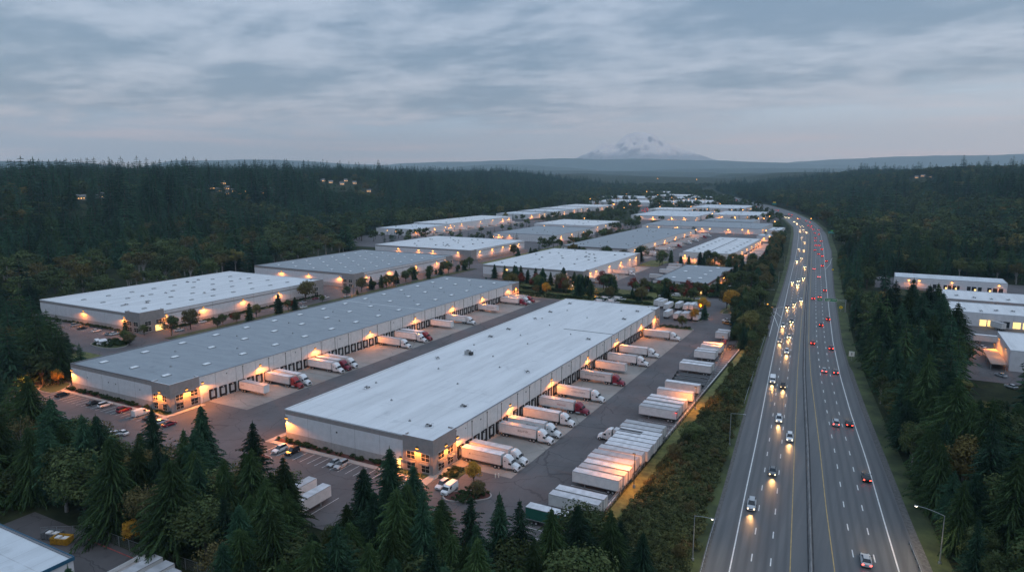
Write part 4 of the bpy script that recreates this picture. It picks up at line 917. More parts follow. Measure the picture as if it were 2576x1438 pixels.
for (yy, kind, col, lg, lb) in (
 (149.2, 's', 'white', LG1, 'white semi truck with small mark and lettering, nearest dock ' + T),
 (153.4, 's', 'white', None, 'plain white semi truck behind the lettered one, nearest docks ' + T),
 (169.6, 's', 'white', LG2, 'white semi truck with dark word on trailer, third from near end ' + T),
 (175.0, 's', 'white', LG3, 'white semi truck with dark word on trailer, fourth from near end ' + T),
 (185.1, 's', 'white', None, 'white semi truck lit orange, plain trailer, on the near side of the maroon truck'),
 (196.6, 's', 'maroon', LG4, 'maroon semi truck with red lettering on its white trailer, nearer of two dark red ones'),
 (210.4, 's', 'white', LG5, 'white semi truck with faint dark lettering between the two dark red trucks'),
 (231.0, 's', 'maroon', LG6, 'dark red semi truck with big black lettering along its white trailer, farther of two'),
 (246.5, 't', '', LG7, 'orange-lit white trailer without a cab standing at a dock beyond the farther dark red truck'),
 (259.6, 's', 'white', None, 'white semi truck with grey-looking trailer just beyond the cab-less trailer'),
 (274.0, 's', 'white', None, 'white semi truck with orange-lit trailer, second from the far end ' + T),
 (307.6, 's', 'white', None, 'white semi truck standing alone at the far end docks ' + T)):
    if kind == 's': semi(-94.6, yy, EAST, col, lb, g1, lg)
    else: trailer(-94.6, yy, EAST, lb, g1, lg, z=.03)
g2 = 'trucks and trailers backed to the long grey-roofed warehouse'; T = 'at the grey-roofed warehouse'
for (yy, kind, col, lg, lb) in (
 (162.4, 't', '', LG8, 'white trailer with red squiggle by its doors, nearest at the docks ' + T),
 (174.0, 's', 'red', None, 'red semi truck with orange-lit trailer, near docks ' + T),
 (177.9, 's', 'white', None, 'white semi truck just behind the red one at the near docks ' + T),
 (195.4, 's', 'white', None, 'white semi truck, nearest of three at the middle docks ' + T),
 (199.4, 's', 'maroon', None, 'dark red semi truck between two white ones at the middle docks ' + T),
 (203.4, 's', 'white', None, 'white semi truck behind the dark red one at the middle docks ' + T),
 (238.4, 's', 'white', None, 'orange-lit white semi truck alone after many empty docks ' + T),
 (250.4, 's', 'white', None, 'white semi truck in front of a red one, far docks ' + T),
 (254.6, 's', 'red', None, 'red semi truck behind a white one, far docks ' + T),
 (279.3, 't', '', None, 'white trailer with no cab, between single trucks at the far docks ' + T),
 (292.9, 's', 'white', None, 'white semi truck beyond the cab-less trailer at the far docks ' + T),
 (325.0, 't', '', LG5, 'white trailer with faint lettering, no cab, near the far office ' + T),
 (350.8, 's', 'maroon', None, 'dark red semi truck, nearest of three at the far end ' + T),
 (355.8, 's', 'white', None, 'white semi truck, middle of the three at the far end ' + T),
 (360.6, 's', 'red', None, 'red-cabbed semi truck, farthest at the docks ' + T)):
    if kind == 's': semi(-195.1, yy, EAST, col, lb, g2, lg)
    else: trailer(-195.1, yy, EAST, lb, g2, lg, z=.03)
# trailers standing nose-in along the eastern fence, doors to the fence
g3 = 'trailers parked in a row along the eastern fence'
ys_ = [135.6, 138.7, 149.4, 152.7, 156.0, 159.5, 162.7, 166.4, 169.5, 172.4, 175.4, 178.4, 181.4, 184.6, 187.9]
nm = ['', '', 'nearest, pink-lit', 'second', 'third', 'fourth', 'fifth', 'sixth', 'seventh', 'eighth', 'ninth', 'tenth', 'eleventh, beside the parked cab,', 'twelfth', 'last']
for i, yy in enumerate(ys_):
    lb = ('white trailer with dark scuffs low on its side, nearest of the pair by the fence', 'white trailer, farther of the pair by the fence near the foreground trees')[i] if i < 2 else '%s trailer of the long tight row by the fence' % nm[i]
    if i == 0: lg = ('word', 'black', .80, 4, .04, .16, .28)
    else: lg = None
    trailer(-50.4 + R.uniform(-.5, .6), yy, WEST + R.uniform(-.012, .012), lb, g3, lg)
semi(-55.3, 180.2, WEST, 'white', 'white semi truck parked in the long trailer row, cab toward the warehouse', g3, None, True, 8.0, z=0.0)
for i, (yy, lb, c) in enumerate(((204.0, 'white trailer nearest in the second cluster by the fence, beside a red-topped post', None), (207.4, 'second trailer of the second cluster by the fence', None), (211.5, 'third trailer of the second cluster by the fence, lit orange', None), (214.8, 'fourth trailer of the second cluster by the fence', None),
   (223.6, 'trailer at the far end of the second cluster by the fence, lit pale orange', None), (233.2, 'white trailer alone in front of the flatbeds, a lamp post at its corner', None), (259.3, 'large pale blue-white trailer, nearer of two beyond the flatbeds', None), (262.8, 'pale trailer, farther of two beyond the flatbeds', None),
   (280.3, 'white trailer, nearest of the third cluster by the fence', None), (284.2, 'trailer just behind the nearest of the third cluster by the fence', None), (291.6, 'orange-lit trailer of the third cluster by the fence', None), (295.6, 'orange-lit trailer at the far side of the third cluster by the fence', None))):
    ln = 8.4 if yy > 275 else TL
    trailer(-51.4 if yy < 240 else (-53.2 if yy < 275 else -56.2), yy, WEST, lb, g3, None, ln)
for yy, lb in ((318.5, 'short white box trailer, nearer of two in the far corner of the yard'), (323.5, 'short white box trailer, farther of two in the far corner of the yard')): trailer(-58.6, yy, WEST, lb, g3, None, 5.6)
# flatbeds
def flatbed(x, y, rz, label):
    r = empty('flatbed_trailer', (x, y, 0), rz)
    b = MB(); b.box(-1.25, 1.25, 0, 12, 1.15, 1.35); b.box(-1.25, 1.25, 11.8, 12, 1.35, 2.3); b.build('deck', M['dark'], r)
    b = MB(); b.box(-1.3, -1.22, 0, 12, 1.1, 1.42); b.box(1.22, 1.3, 0, 12, 1.1, 1.42); b.build('side_rail', M['steel'], r)
    b = MB(); b.box(-.5, -.35, 0, 11, .75, 1.14); b.box(.35, .5, 0, 11, .75, 1.14); b.box(-.9, -.8, 8.5, 8.7, 0, 1.1); b.box(.8, .9, 8.5, 8.7, 0, 1.1); b.build('under_frame', M['dark'], r)
    for yy in (1.5, 2.7):
        for s_ in (-1, 1): wheel(r, s_ * 1.0, yy, .48, .5)
    return tag(r, label, 'trailer', 'flatbeds by the fence')
flatbed(-51.6, 243.5, WEST, 'empty dark flatbed trailer, nearest of three between white trailers'); flatbed(-52.0, 247.6, WEST, 'empty dark flatbed trailer, middle of three between white trailers'); flatbed(-52.4, 252.2, WEST, 'empty flatbed trailer with pale rail, farthest of three between white trailers')
for i, yy in enumerate((303.5, 308.5)):
    r = empty('tractor_unit', (-53.8, yy, 0), WEST); tractor_parts(r, 2.4, ('grey', 'maroon')[i], False); tag(r, ('dark grey truck cab without trailer, parked by the fence', 'dark red truck cab without trailer, parked by the fence beyond the grey one')[i], 'truck', 'cabs parked by the fence')
trailer(-64.4, 127.6, EAST, 'dark green trailer half hidden by the foreground firs', 'parked trailers by the foreground trees', None, 9.5, mat('green trailer panel', (0.01, 0.10, 0.07), 0.5), key2='green')
trailer(-110.6, 103.2, 0, 'white trailer, right one of two parked side by side in front of the foreground firs', 'pair of white trailers in the front car park', ('dark', 'black', .2, 5, .12, .04, .3), 11); trailer(-116.2, 104.4, 0, 'white trailer, left one of two parked side by side in front of the foreground firs', 'pair of white trailers in the front car park', None, 11)
trailer(-148.2, 140.0, -.0, 'white trailer at the left rear corner of the front warehouse', 'trailers behind the front warehouse', None, 10); trailer(-152.2, 142.5, -.0, 'white trailer just left of the one at the warehouse corner', 'trailers behind the front warehouse', None, 10)
# noses of trailers docked on the hidden west side of the front warehouse
for i, yy in enumerate((163, 166.5, 183, 187, 191, 205, 209, 226, 230, 243, 262, 266, 296, 300)): trailer(-148.4, yy, WEST, 'white trailer at the hidden rear docks of the front warehouse, %s from near end' % ordn(i), 'trailers at the rear docks of the front warehouse', None, 5.0)
# small trailer yard north of the front warehouse
g4 = 'box trailers in the small yard past the front warehouse'
far_row = [(968, 300), (1095, 320), (1190, 320), (1285, 330)]; near_row = [(945, 480), (1060, 480), (1150, 480), (1260, 500)]
for i, (px, py) in enumerate(far_row): x, y = at('K5', px + 45, py + 20); trailer(x, y, -.02, '%s box trailer of the far row of four in the small yard' % ('leftmost', 'second', 'third', 'rightmost')[i], g4, None, 9)
for i, (px, py) in enumerate(near_row): x, y = at('K5', px + 45, py + 10); trailer(x, y, -.02, '%s box trailer of the near row of four in the small yard' % ('leftmost', 'second', 'third, pink-lit', 'rightmost')[i], g4, None, 8)
for i, (px, py) in enumerate(((640, 270), (710, 290), (800, 335))): x, y = at('K5', px + 30, py); trailer(x, y, -.02, '%s trailer of three close behind the far corner of the front warehouse' % ('left', 'middle', 'right')[i], g4, None, 11)
x, y = at('K5', 830, 460); trailer(x, y, -.02, 'orange-lit box trailer beside the far office corner of the front warehouse', g4, None, 9)
# trucks farther off
def rowd(x, lst, base, grp, cab):
    for i, yy in enumerate(lst):
        lb = base % (['nearest', 'second', 'third', 'fourth', 'fifth', 'sixth', 'seventh', 'eighth', 'ninth', 'tenth', 'eleventh', 'twelfth', 'farthest'][i])
        (semi(x, yy, EAST, ('white', 'white', 'maroon')[(i * 7 + 1) % 3 if cab > 1 else 0], lb, grp) if cab and (i % 2 == 0) else trailer(x, yy, EAST, lb, grp, None, z=.03))
rowd(-196.9, [620, 628, 668, 680, 704, 722, 744, 760, 776, 800, 817, 826, 840], '%s trailer at the docks of the big grey-roofed warehouse in the middle distance', 'trailers at the big grey-roofed warehouse', 2)
rowd(-107.6, [612, 624, 640, 656, 668, 682, 696, 710, 724, 736, 748], '%s truck at the docks of the warehouse with ridge vents', 'trucks at the ridge-vent warehouse', 2)
rowd(-177.4, [446.5, 469.5, 494, 507], '%s trailer at the docks of the centre white-roofed warehouse', 'trailers at the centre white-roofed warehouse', 1)
for i, (yy, xx) in enumerate(((483, -146), (512, -147), (528, -146), (548, -150))): trailer(xx, yy, EAST, '%s of four trailers parked left of the brown-fascia building' % ('nearest', 'second', 'third', 'farthest')[i], 'trailers left of the brown-fascia building', None, 10)
for i in range(7): trailer(-151, 622 + 26 * i, WEST, '%s white trailer on the left side of the ridge-vent warehouse' % ('nearest', 'second', 'third', 'fourth', 'fifth', 'sixth', 'farthest')[i], 'trailers left of the ridge-vent warehouse', None, 10)
for i in range(9): trailer(-504 + (i % 2) * 3, 700 + 28 * i, EAST, 'trailer parked below the long sheds at the hill foot, number %s from the near end' % ('one', 'two', 'three', 'four', 'five', 'six', 'seven', 'eight', 'nine')[i], 'trailers below the hill foot sheds', None)
x, y = at('K4', 950, 860); trailer(x, y, EAST, 'orange-lit white trailer beside the right edge building', 'trailers at the right hand sheds', None, 11); 
x, y = at('K4', 1245, 755); trailer(x, y, .6, 'short white trailer standing before the lit garage doors on the right', 'trailers at the right hand sheds', None, 7)
# box truck in the lower left yard, with open tipper and others
def tipper(x, y, rz, label):
    r = empty('dump_truck', (x, y, 0), rz)
    b = MB()
    for q in ((-1.2, -1.1, 0, 6.2, 1.1, 2.7), (1.1, 1.2, 0, 6.2, 1.1, 2.7), (-1.1, 1.1, 0, .12, 1.1, 2.7), (-1.1, 1.1, 6.08, 6.2, 1.1, 2.9), (-1.1, 1.1, .12, 6.08, 1.1, 1.3)): b.box(*q)
    b.build('tipping_body', PAINT['white'], r)
    b = MB(); b.box(-1.05, 1.05, .2, 6.0, 1.31, 1.9, M['kerb']); b.build('load', mat('gravel load', (0.13, 0.10, 0.07), .95, .4, 3), r)
    b = MB(); b.loft([ringw(6.4, 1.1, .7, 2.0, 2.5, .95), ringw(7.6, 1.1, .7, 1.9, 2.45, .9), ringw(8.0, 1.05, .7, 1.4, 1.7, .9), ringw(8.7, .95, .7, 1.2, 1.5, .7)]); o = b.build('cab', PAINT['white'], r); flip_fix(o.data)
    b = MB(); b.box(-1.22, 1.22, -.25, -.01, .9, 1.9); b.build('tailgate', PAINT['orange'], r)
    b = MB(); b.box(-.4, .4, 0, 8.2, .6, .95); b.build('chassis', M['dark'], r)
    for yy in (1.2, 2.4, 7.6):
        for s_ in (-1, 1): wheel(r, s_ * .98, yy, .48, .4)
    return tag(r, label, 'dump truck')
x, y = at('K6', 1620, 935); tipper(-121.3, 68.6, .02, 'white tipper truck with open body and orange tailgate in the lower left yard')
trailer(-117.2, 66.2, 0, 'white box trailer with dark roof mark beside the tipper in the lower left yard', 'trailers in the lower left yard', None, 9.5); trailer(-113.4, 65.6, 0, 'grey-white box trailer, right of the other one in the lower left yard', 'trailers in the lower left yard', None, 9.8); trailer(-110.0, 64.8, 0, 'white box trailer at the bottom edge of the lower left yard', 'trailers in the lower left yard', None, 9.6)
def skip(x, y, rz, label, m, fill):
    r = empty('skip_container', (x, y, 0), rz); b = MB()
    b.loft([[(-1.6, -1.0, .1), (1.6, -1.0, .1), (1.9, -1.15, 1.5), (-1.9, -1.15, 1.5)], [(-1.6, -.9, .1), (1.6, -.9, .1), (1.8, -1.05, 1.5), (-1.8, -1.05, 1.5)]]); b.loft([[(-1.6, .9, .1), (1.6, .9, .1), (1.8, 1.05, 1.5), (-1.8, 1.05, 1.5)], [(-1.6, 1.0, .1), (1.6, 1.0, .1), (1.9, 1.15, 1.5), (-1.9, 1.15, 1.5)]])
    b.box(-1.9, -1.7, -1.05, 1.05, .1, 1.5); b.box(1.7, 1.9, -1.05, 1.05, .1, 1.5); b.box(-1.7, 1.7, -.9, .9, .1, .25)
    for k in range(5): b.box(-1.4 + k * .7, -1.3 + k * .7, -1.2, -1.1, .3, 1.4)
    o = b.build('shell', m, r); flip_fix(o.data)
    b = MB(); b.box(-1.2, -.2, -.6, .5, .25, 1.45); b.box(.1, 1.3, -.3, .7, .25, 1.2); b.build('rubbish', fill, r); return tag(r, label, 'skip')
ym = mat('yellow skip paint', (0.42, 0.22, 0.02), .6, .3, 2); skip(-145.6, 73.4, .35, 'yellow skip with white rubbish by the blue-edged roof, lower left', ym, M['trailer_white']); skip(-149.3, 73.6, .35, 'grey skip behind the yellow one in the lower left yard', mat('grey skip paint', (.14, .15, .16), .6, .3, 2), M['trailer_white'])
# ------------------------------------------------------------------ cars
g5 = 'cars parked in front of the grey-roofed warehouse'; nN = 0
for (x, y, k, c, lb) in ((-245, 128.8, 'sedan', 'black', 'black car parked nearest the orange tree, far left of the bays'), (-226.9, 128.8, 'sedan', 'black', 'black car parked left of the white one in front of the grey-roofed warehouse'), (-221.5, 129.3, 'suv', 'white', 'white car parked between two dark ones in front of the grey-roofed warehouse'),
    (-211.5, 129.3, 'suv', 'maroon', 'dark maroon car parked right of the white one, in front of the grey-roofed warehouse'), (-203.2, 129.6, 'van', 'white', 'white van parked by the lit office corner of the grey-roofed warehouse'), (-197.6, 129.0, 'sedan', 'black', 'black car parked just right of the white van'), (-191.0, 128.0, 'sedan', 'silver', 'silver car parked by the lit office corner, half behind a fir'),
    (-187.2, 128.0, 'sedan', 'maroon', 'dark car parked at the end of the bays behind the foreground firs')):
    put_car(k, x, y, 0.0, c, lb.replace('parked', 'parked'), g5)
g6 = 'cars parked in front of the front white-roofed warehouse'
for (x, y, k, c, lb) in ((-142.4, 129.6, 'suv', 'white', 'white car parked at the left end of the bays below the front warehouse'), (-138.2, 130.1, 'suv', 'black', 'black pickup-like car parked right of the white one at the left end of the bays'), (-122.9, 129.9, 'sedan', 'silver', 'pale blue-silver car parked in the middle of the bays'), (-120.2, 129.6, 'suv', 'silver', 'silver car parked right beside the pale blue one in the middle of the bays'),
    (-90.4, 132.4, 'suv', 'white', 'white car parked left of the white van near the island'), (-87.4, 131.0, 'van', 'white', 'white van parked beside the planted island below the trucks')):
    put_car(k, x, y, (pi if k != 'van' else pi) + 0.0, c, lb, g6)
for i, (k, px, py, c) in enumerate((('sedan', 880, 325, 'white'), ('sedan', 1000, 335, 'white'), ('sedan', 940, 340, 'silver'))):
    x, y = at('C4', px, py); put_car(k, x, y - 1, pi / 2, c, ('white car glimpsed parked behind the firs, left of three', 'white car glimpsed parked behind the firs, right of three', 'silver car glimpsed parked behind the firs, middle of three')[i], 'cars glimpsed behind the foreground firs')
g7 = 'cars parked near the left white-roofed warehouse'
for i, (px, py, k, c, lb) in enumerate(((700, 670, 'suv', 'silver', 'silver car parked leftmost below the left white-roofed warehouse'), (755, 698, 'sedan', 'black', 'black car parked next to the silver one below the left white-roofed warehouse'), (888, 722, 'sedan', 'white', 'white car parked alone below the left white-roofed warehouse'), (1010, 752, 'sedan', 'grey', 'dark grey car parked left in the pair by the orange-lit kerb'), (1050, 750, 'sedan', 'white', 'white car parked right in the pair by the orange-lit kerb'),
    (1205, 780, 'suv', 'black', 'black and white car parked under the hedge before the left office corner'), (900, 838, 'van', 'white', 'white van parked left in the trio of white vans'), (930, 845, 'van', 'white', 'white van parked in the middle of the trio of white vans'), (965, 838, 'van', 'white', 'white van parked right in the trio of white vans'), (1650, 715, 'sedan', 'white', 'white car parked right of the round tree by the office corner'), (1860, 640, 'sedan', 'white', 'white car parked by the side door lamp of the left warehouse'))):
    x, y = at('C1', px, py); put_car(k, x, y, -pi / 2 - .35 if k == 'van' else 0.0, c, lb, g7)
for i, (px, py, k, c, lb) in enumerate(((850, 425, 'sedan', 'maroon', 'dark red car parked under the conifer at the far office of the left warehouse'), (905, 415, 'sedan', 'silver', 'silver car parked beside the dark red one at the far office of the left warehouse'), (945, 415, 'sedan', 'white', 'white car parked right of the silver one at the far office of the left warehouse'), (735, 460, 'sedan', 'silver', 'pale car parked below the conifer beside the long grey roof'), (740, 503, 'sedan', 'white', 'white car parked just above the edge of the long grey roof'),
    (1390, 270, 'van', 'white', 'white van parked by the office corner of the left grey-roofed warehouse'), (1440, 285, 'sedan', 'blue', 'small blue car parked right of the white van'), (1140, 400, 'sedan', 'white', 'car with warm lit nose parked by the small trees above the grey roof'))):
    x, y = at('C2', px, py); put_car(k, x, y, 0.0, c, lb, g7)
g8 = 'white cars parked in a line along the hedge by the highway'
for i in range(9):
    x, y = at('D2', 2110 + 24 * i, 1330 - 24 * i); put_car('sedan' if i % 3 else 'suv', x, y, .75, ('white', 'silver', 'white')[i % 3], '%s parked car of the slanting line along the hedge by the highway' % ('nearest', 'second', 'third', 'fourth', 'fifth', 'sixth', 'seventh', 'eighth', 'farthest')[i], g8)
for i, (px, py, k) in enumerate(((680, 440, 'sedan'), (820, 440, 'van'), (960, 410, 'sedan'), (965, 450, 'sedan'), (1030, 470, 'sedan'), (1370, 365, 'van'), (1355, 405, 'sedan'))):
    x, y = at('D3', px, py); put_car(k, x, y, 1.57, 'white', 'white vehicle parked below the brown-fascia building, %s from the left' % ('first', 'second', 'third', 'fourth', 'fifth', 'sixth', 'seventh')[i], 'cars below the brown-fascia building')
for i, (px, py) in enumerate(((1440, 280), (1475, 265), (1500, 250), (1340, 700), (1345, 725))):
    x, y = at('D3', px, py); put_car('pickup', x, y, 1.2, ('orange', 'white')[i % 2], ('yellow-lit pickup parked by the brown-fascia building, left', 'yellow-lit pickup parked by the brown-fascia building, middle', 'yellow-lit pickup parked by the brown-fascia building, right', 'pickup parked by the hedge corner of the yard, farther', 'pickup parked by the hedge corner of the yard, nearer')[i], 'pickups lit by yard lamps')
for i in range(9):
    x, y = at('C3', 1390 + (i % 5) * 55, 225 + (i // 5) * 26); put_car(('pickup', 'van')[i % 2], x, y, 1.45, 'white', 'white service vehicle parked behind the front warehouse, %s from the left' % ('first', 'second', 'third', 'fourth', 'fifth', 'sixth', 'seventh', 'eighth', 'ninth')[i], 'service vehicles behind the front warehouse')
for i, (px, py, k, c) in enumerate(((880, 670, 'van', 'white'), (975, 590, 'sedan', 'white'), (1030, 915, 'sedan', 'silver'), (1050, 935, 'sedan', 'white'), (60, 260, 'pickup', 'white'), (90, 250, 'van', 'white'), (1220, 1190, 'sedan', 'silver'), (1320, 1300, 'sedan', 'white'), (770, 830, 'sedan', 'black'))):
    x, y = at('K4', px, py); put_car(k, x, y, .7, c, ('white van parked before the unit with lit garage doors', 'white car parked at the wall of the unit with lit garage doors', 'silver car parked beside the right edge building, farther', 'white car parked beside the right edge building, nearer', 'white pickup parked at the far end of the farthest right shed', 'white van parked at the far end of the farthest right shed', 'silver car parked below the awning at the right edge', 'white car parked between firs at the right edge', 'black car parked at the tree edge of the right hand yard')[i], 'cars at the right hand sheds')
# moving traffic: direction of the road from the table
def heading(y): return atan2(-(hw(y + 6, 4) - hw(y - 6, 4)), 12)
def lane_x(side, f, y): return hw(y, 2) + (hw(y, 3) - hw(y, 2)) * f if side == 'L' else hw(y, 5) + (hw(y, 6) - hw(y, 5)) * f
ON = [('K7', 780, 365, 'suv', 'white'), ('K7', 858, 500, 'suv', 'white'), ('K7', 733, 748, 'sedan', 'grey'), ('K7', 578, 998, 'suv', 'silver'), ('K3', 508, 1025, 'van', 'white'), ('K3', 700, 1120, 'pickup', 'brown'), ('K3', 770, 485, 'suv', 'white'), ('K3', 642, 280, 'sedan', 'silver'), ('K3', 815, 200, 'sedan', 'silver'),
 ('K2', 703, 1235, 'suv', 'silver'), ('K2', 860, 1150, 'suv', 'grey'), ('K2', 785, 885, 'sedan', 'red'), ('K2', 915, 825, 'sedan', 'grey'), ('K2', 1040, 765, 'suv', 'white'), ('K2', 978, 465, 'suv', 'white'), ('K2', 990, 395, 'suv', 'silver'), ('K2', 880, 418, 'sedan', 'white'), ('K2', 1085, 340, 'sedan', 'silver'),
 ('K1', 1672, 1225, 'suv', 'silver'), ('K1', 1745, 1185, 'sedan', 'silver'), ('K1', 1797, 1315, 'sedan', 'white'), ('K1', 1710, 1045, 'suv', 'white'), ('K1', 1778, 1060, 'sedan', 'silver'), ('K1', 1797, 935, 'suv', 'silver'), ('K1', 1755, 860, 'suv', 'white'), ('K1', 1725, 750, 'suv', 'white'), ('K1', 1775, 745, 'sedan', 'silver'), ('K1', 1825, 773, 'sedan', 'silver'), ('K1', 1725, 692, 'suv', 'silver'), ('K1', 1765, 690, 'suv', 'silver'), ('K1', 1675, 643, 'sedan', 'silver'), ('K1', 1632, 612, 'suv', 'white'), ('K1', 1545, 553, 'suv', 'white'), ('K1', 1497, 547, 'suv', 'silver'), ('K1', 1475, 530, 'suv', 'silver')]
OFF = [('K7', 1410, 1410, 'sedan', 'silver'), ('K7', 1415, 795, 'sedan', 'black'), ('K7', 1193, 392, 'suv', 'silver'), ('K7', 1290, 396, 'sedan', 'black'), ('K3', 1250, 315, 'sedan', 'red'), ('K3', 1590, 410, 'sedan', 'maroon'), ('K3', 1460, 832, 'sedan', 'silver'), ('K3', 1675, 860, 'sedan', 'grey'),
 ('K2', 1405, 1210, 'sedan', 'black'), ('K2', 1535, 1105, 'suv', 'maroon'), ('K2', 1265, 718, 'sedan', 'red'), ('K2', 1380, 690, 'sedan', 'grey'), ('K2', 1480, 570, 'suv', 'grey'), ('K2', 1370, 318, 'sedan', 'white'), ('K2', 1280, 168, 'sedan', 'silver'), ('K2', 1435, 112, 'sedan', 'red'),
 ('K1', 2130, 1228, 'sedan', 'red'), ('K1', 2065, 1150, 'sedan', 'red'), ('K1', 2010, 1118, 'sedan', 'red'), ('K1', 1953, 1058, 'sedan', 'maroon'), ('K1', 2060, 1045, 'suv', 'red'), ('K1', 1968, 982, 'sedan', 'red'), ('K1', 2018, 982, 'sedan', 'maroon'), ('K1', 2052, 920, 'suv', 'grey'), ('K1', 1960, 915, 'sedan', 'blue'), ('K1', 1960, 865, 'sedan', 'maroon'), ('K1', 2018, 812, 'suv', 'red'), ('K1', 1950, 793, 'sedan', 'red'), ('K1', 2012, 743, 'suv', 'grey'), ('K1', 1928, 735, 'sedan', 'maroon'),
 ('K1', 1905, 680, 'sedan', 'red'), ('K1', 1885, 703, 'sedan', 'red'), ('K1', 1850, 678, 'suv', 'red'), ('K1', 1880, 622, 'sedan', 'red'), ('K1', 1812, 602, 'suv', 'red'), ('K1', 1715, 572, 'sedan', 'red'), ('K1', 1670, 572, 'suv', 'red'), ('K1', 1600, 512, 'suv', 'red'), ('K1', 1550, 497, 'sedan', 'red'), ('K1', 1580, 532, 'suv', 'red'), ('K1', 1390, 440, 'suv', 'red'), ('K1', 1350, 438, 'suv', 'red')]
FARJ = [(1040, 385), (1025, 320), (1045, 302), (1115, 322), (1140, 372), (1070, 360), (715, 292), (745, 280), (560, 252), (615, 250), (450, 217), (480, 237), (515, 200), (430, 210), (330, 165), (350, 180), (370, 180), (345, 150)]
pass
KN = {'sedan': 'car', 'suv': 'car', 'pickup': 'pickup', 'van': 'van'}
for i, (k, px, py, kd, c) in enumerate(sorted(ON, key=lambda q: -disp(q[0], q[1], q[2])[1])):
    x, y = at(k, px, py); y += 0
    put_car(kd, x, y + 2.0, heading(y) + pi, c, '%s %s with headlights on coming toward the camera, %s from the bottom' % (c, KN[kd], ordn(i)), 'traffic coming toward the camera', lights='f', beam=1 if i < 34 else 0, scale=1.05)
for i, (k, px, py, kd, c) in enumerate(sorted(OFF, key=lambda q: -disp(q[0], q[1], q[2])[1])):
    x, y = at(k, px, py)
    put_car(kd, x, y + 2.2, heading(y), c, '%s %s with red tail lights driving away, %s from the bottom' % (c, KN[kd], ordn(i)), 'traffic driving away from the camera', lights='b', beam=1 if i < 14 else 0, scale=1.06)
for i, (px, py) in enumerate(FARJ):
    x, y = at('K1', px, py); put_car('suv', x, y, heading(min(y, 2900)) , 'red', 'car in the far jam where the highway leaves the valley, %s nearest' % ordn(i), 'far jam on the highway', lights='bf', scale=1.6)
for i, (px, py) in enumerate(((960, 400), (985, 395), (1000, 370), (1030, 355), (990, 345), (1040, 385), (975, 360), (1010, 410), (1050, 420), (1020, 330), (995, 300), (1035, 345))):
    x, y = at('D2', px, py + 14); put_car('suv', x, y, .35, 'red', 'car with bright tail lights queuing on the middle road, %s in the queue' % ordn(i), 'queue on the middle road', lights='b', scale=1.3)
# finish cars after all copies were taken
for (o, kd, c, li, bm) in DEFER:
    repaint(o, PAINT[c]); relight(o, 'f' in li, 'b' in li)
    if bm:
        L2 = {'sedan': 2.25, 'suv': 2.3, 'pickup': 2.7, 'van': 2.7}[kd]
        l = light('SPOT', (0, L2 + .1, .72), (1400 if o.location.y < 420 else 1500) if li == 'f' else 800, (1.0, .50, .17), o, (radians(84.5), 0, 0), .25, radians(54), 1.0)
        l.data.name = 'headlight_beam'; l.name = 'headlight_beam'
# ------------------------------------------------------------------ street furniture
def lamp_post(x, y, h, arm, ang, label, lit=True, energy=900, hm='lamp_white', z=0.0, curved=False, grp=None, col=(1.0, .72, .42)):
    r = tag(empty('street_lamp', (x, y, z), ang), label, 'street lamp', grp)
    b = MB(); b.tube([(0, 0, 0), (0, 0, .6), (0, 0, h)], [.16, .12, .07], None, 8); b.cyl((0, 0, .1), 'z', .28, .5, None, 10); b.build('pole', M['steel'], r)
    b = MB()
    pts = [(0, 0, h)] + ([(arm * t, 0, h + .9 * sin(t * pi / 2)) for t in (.2, .45, .7, 1)] if curved else [(arm * .5, 0, h + .25), (arm, 0, h + .35)]); b.tube(pts, .05, None, 6); b.build('arm', M['steel'], r)
    b = MB(); hz = pts[-1][2]; b.loft([[(arm - .15, -.12, hz - .05), (arm - .15, .12, hz - .05), (arm - .15, .1, hz + .08), (arm - .15, -.1, hz + .08)], [(arm + .6, -.2, hz - .06), (arm + .6, .2, hz - .06), (arm + .6, .12, hz + .10), (arm + .6, -.12, hz + .10)]]); hd = b.build('lamp_head', M['steel'], r); flip_fix(hd.data)
    b = MB(); b.loft([[(arm + .05, -.14, hz - .065), (arm + .55, -.14, hz - .065), (arm + .55, .14, hz - .065), (arm + .05, .14, hz - .065)], [(arm + .14, -.09, hz - .17), (arm + .46, -.09, hz - .17), (arm + .46, .09, hz - .17), (arm + .14, .09, hz - .17)]]); lens = b.build('lens', M[hm] if lit else M['glass'], hd); flip_fix(lens.data)
    if lit and energy: light('SPOT', (arm + .3, 0, hz - .25), energy, col, hd, (0, 0, 0), .2, radians(150), .8)
    return r
LP = lambda k, b_, t_: (at(k, *b_), None)
x, y = at('K7', 165, 1350); lamp_post(x, y, 9.4, 3.2, radians(-4), 'tall highway lamp with lit head on the left verge at the bottom of the picture', energy=1500)
x, y = at('K7', 430, 520); lamp_post(x, y, 9.2, 3.4, radians(-2), 'unlit tall highway lamp on the left verge above the dark bushes', lit=False)
x, y = at('K7', 1945, 1375); lamp_post(x, y, 10.0, 4.6, radians(178), 'tall highway lamp with brightly lit curved arm on the right verge', energy=3500, curved=True)
x, y = at('K2', 370, 830); lamp_post(x, y, 9.5, 4.5, radians(-6), 'unlit lamp post with long arm beside the slip road corner', lit=False)
x, y = at('K2', 632, 400); lamp_post(x, y, 7.5, 4.0, radians(-4), 'unlit lamp post on the left verge beyond the slip road', lit=False)
x, y = at('K1', 1600, 1300); lamp_post(x - 6, y, 8.0, 4.5, radians(-8), 'far unlit lamp post on the left verge of the highway', lit=False)
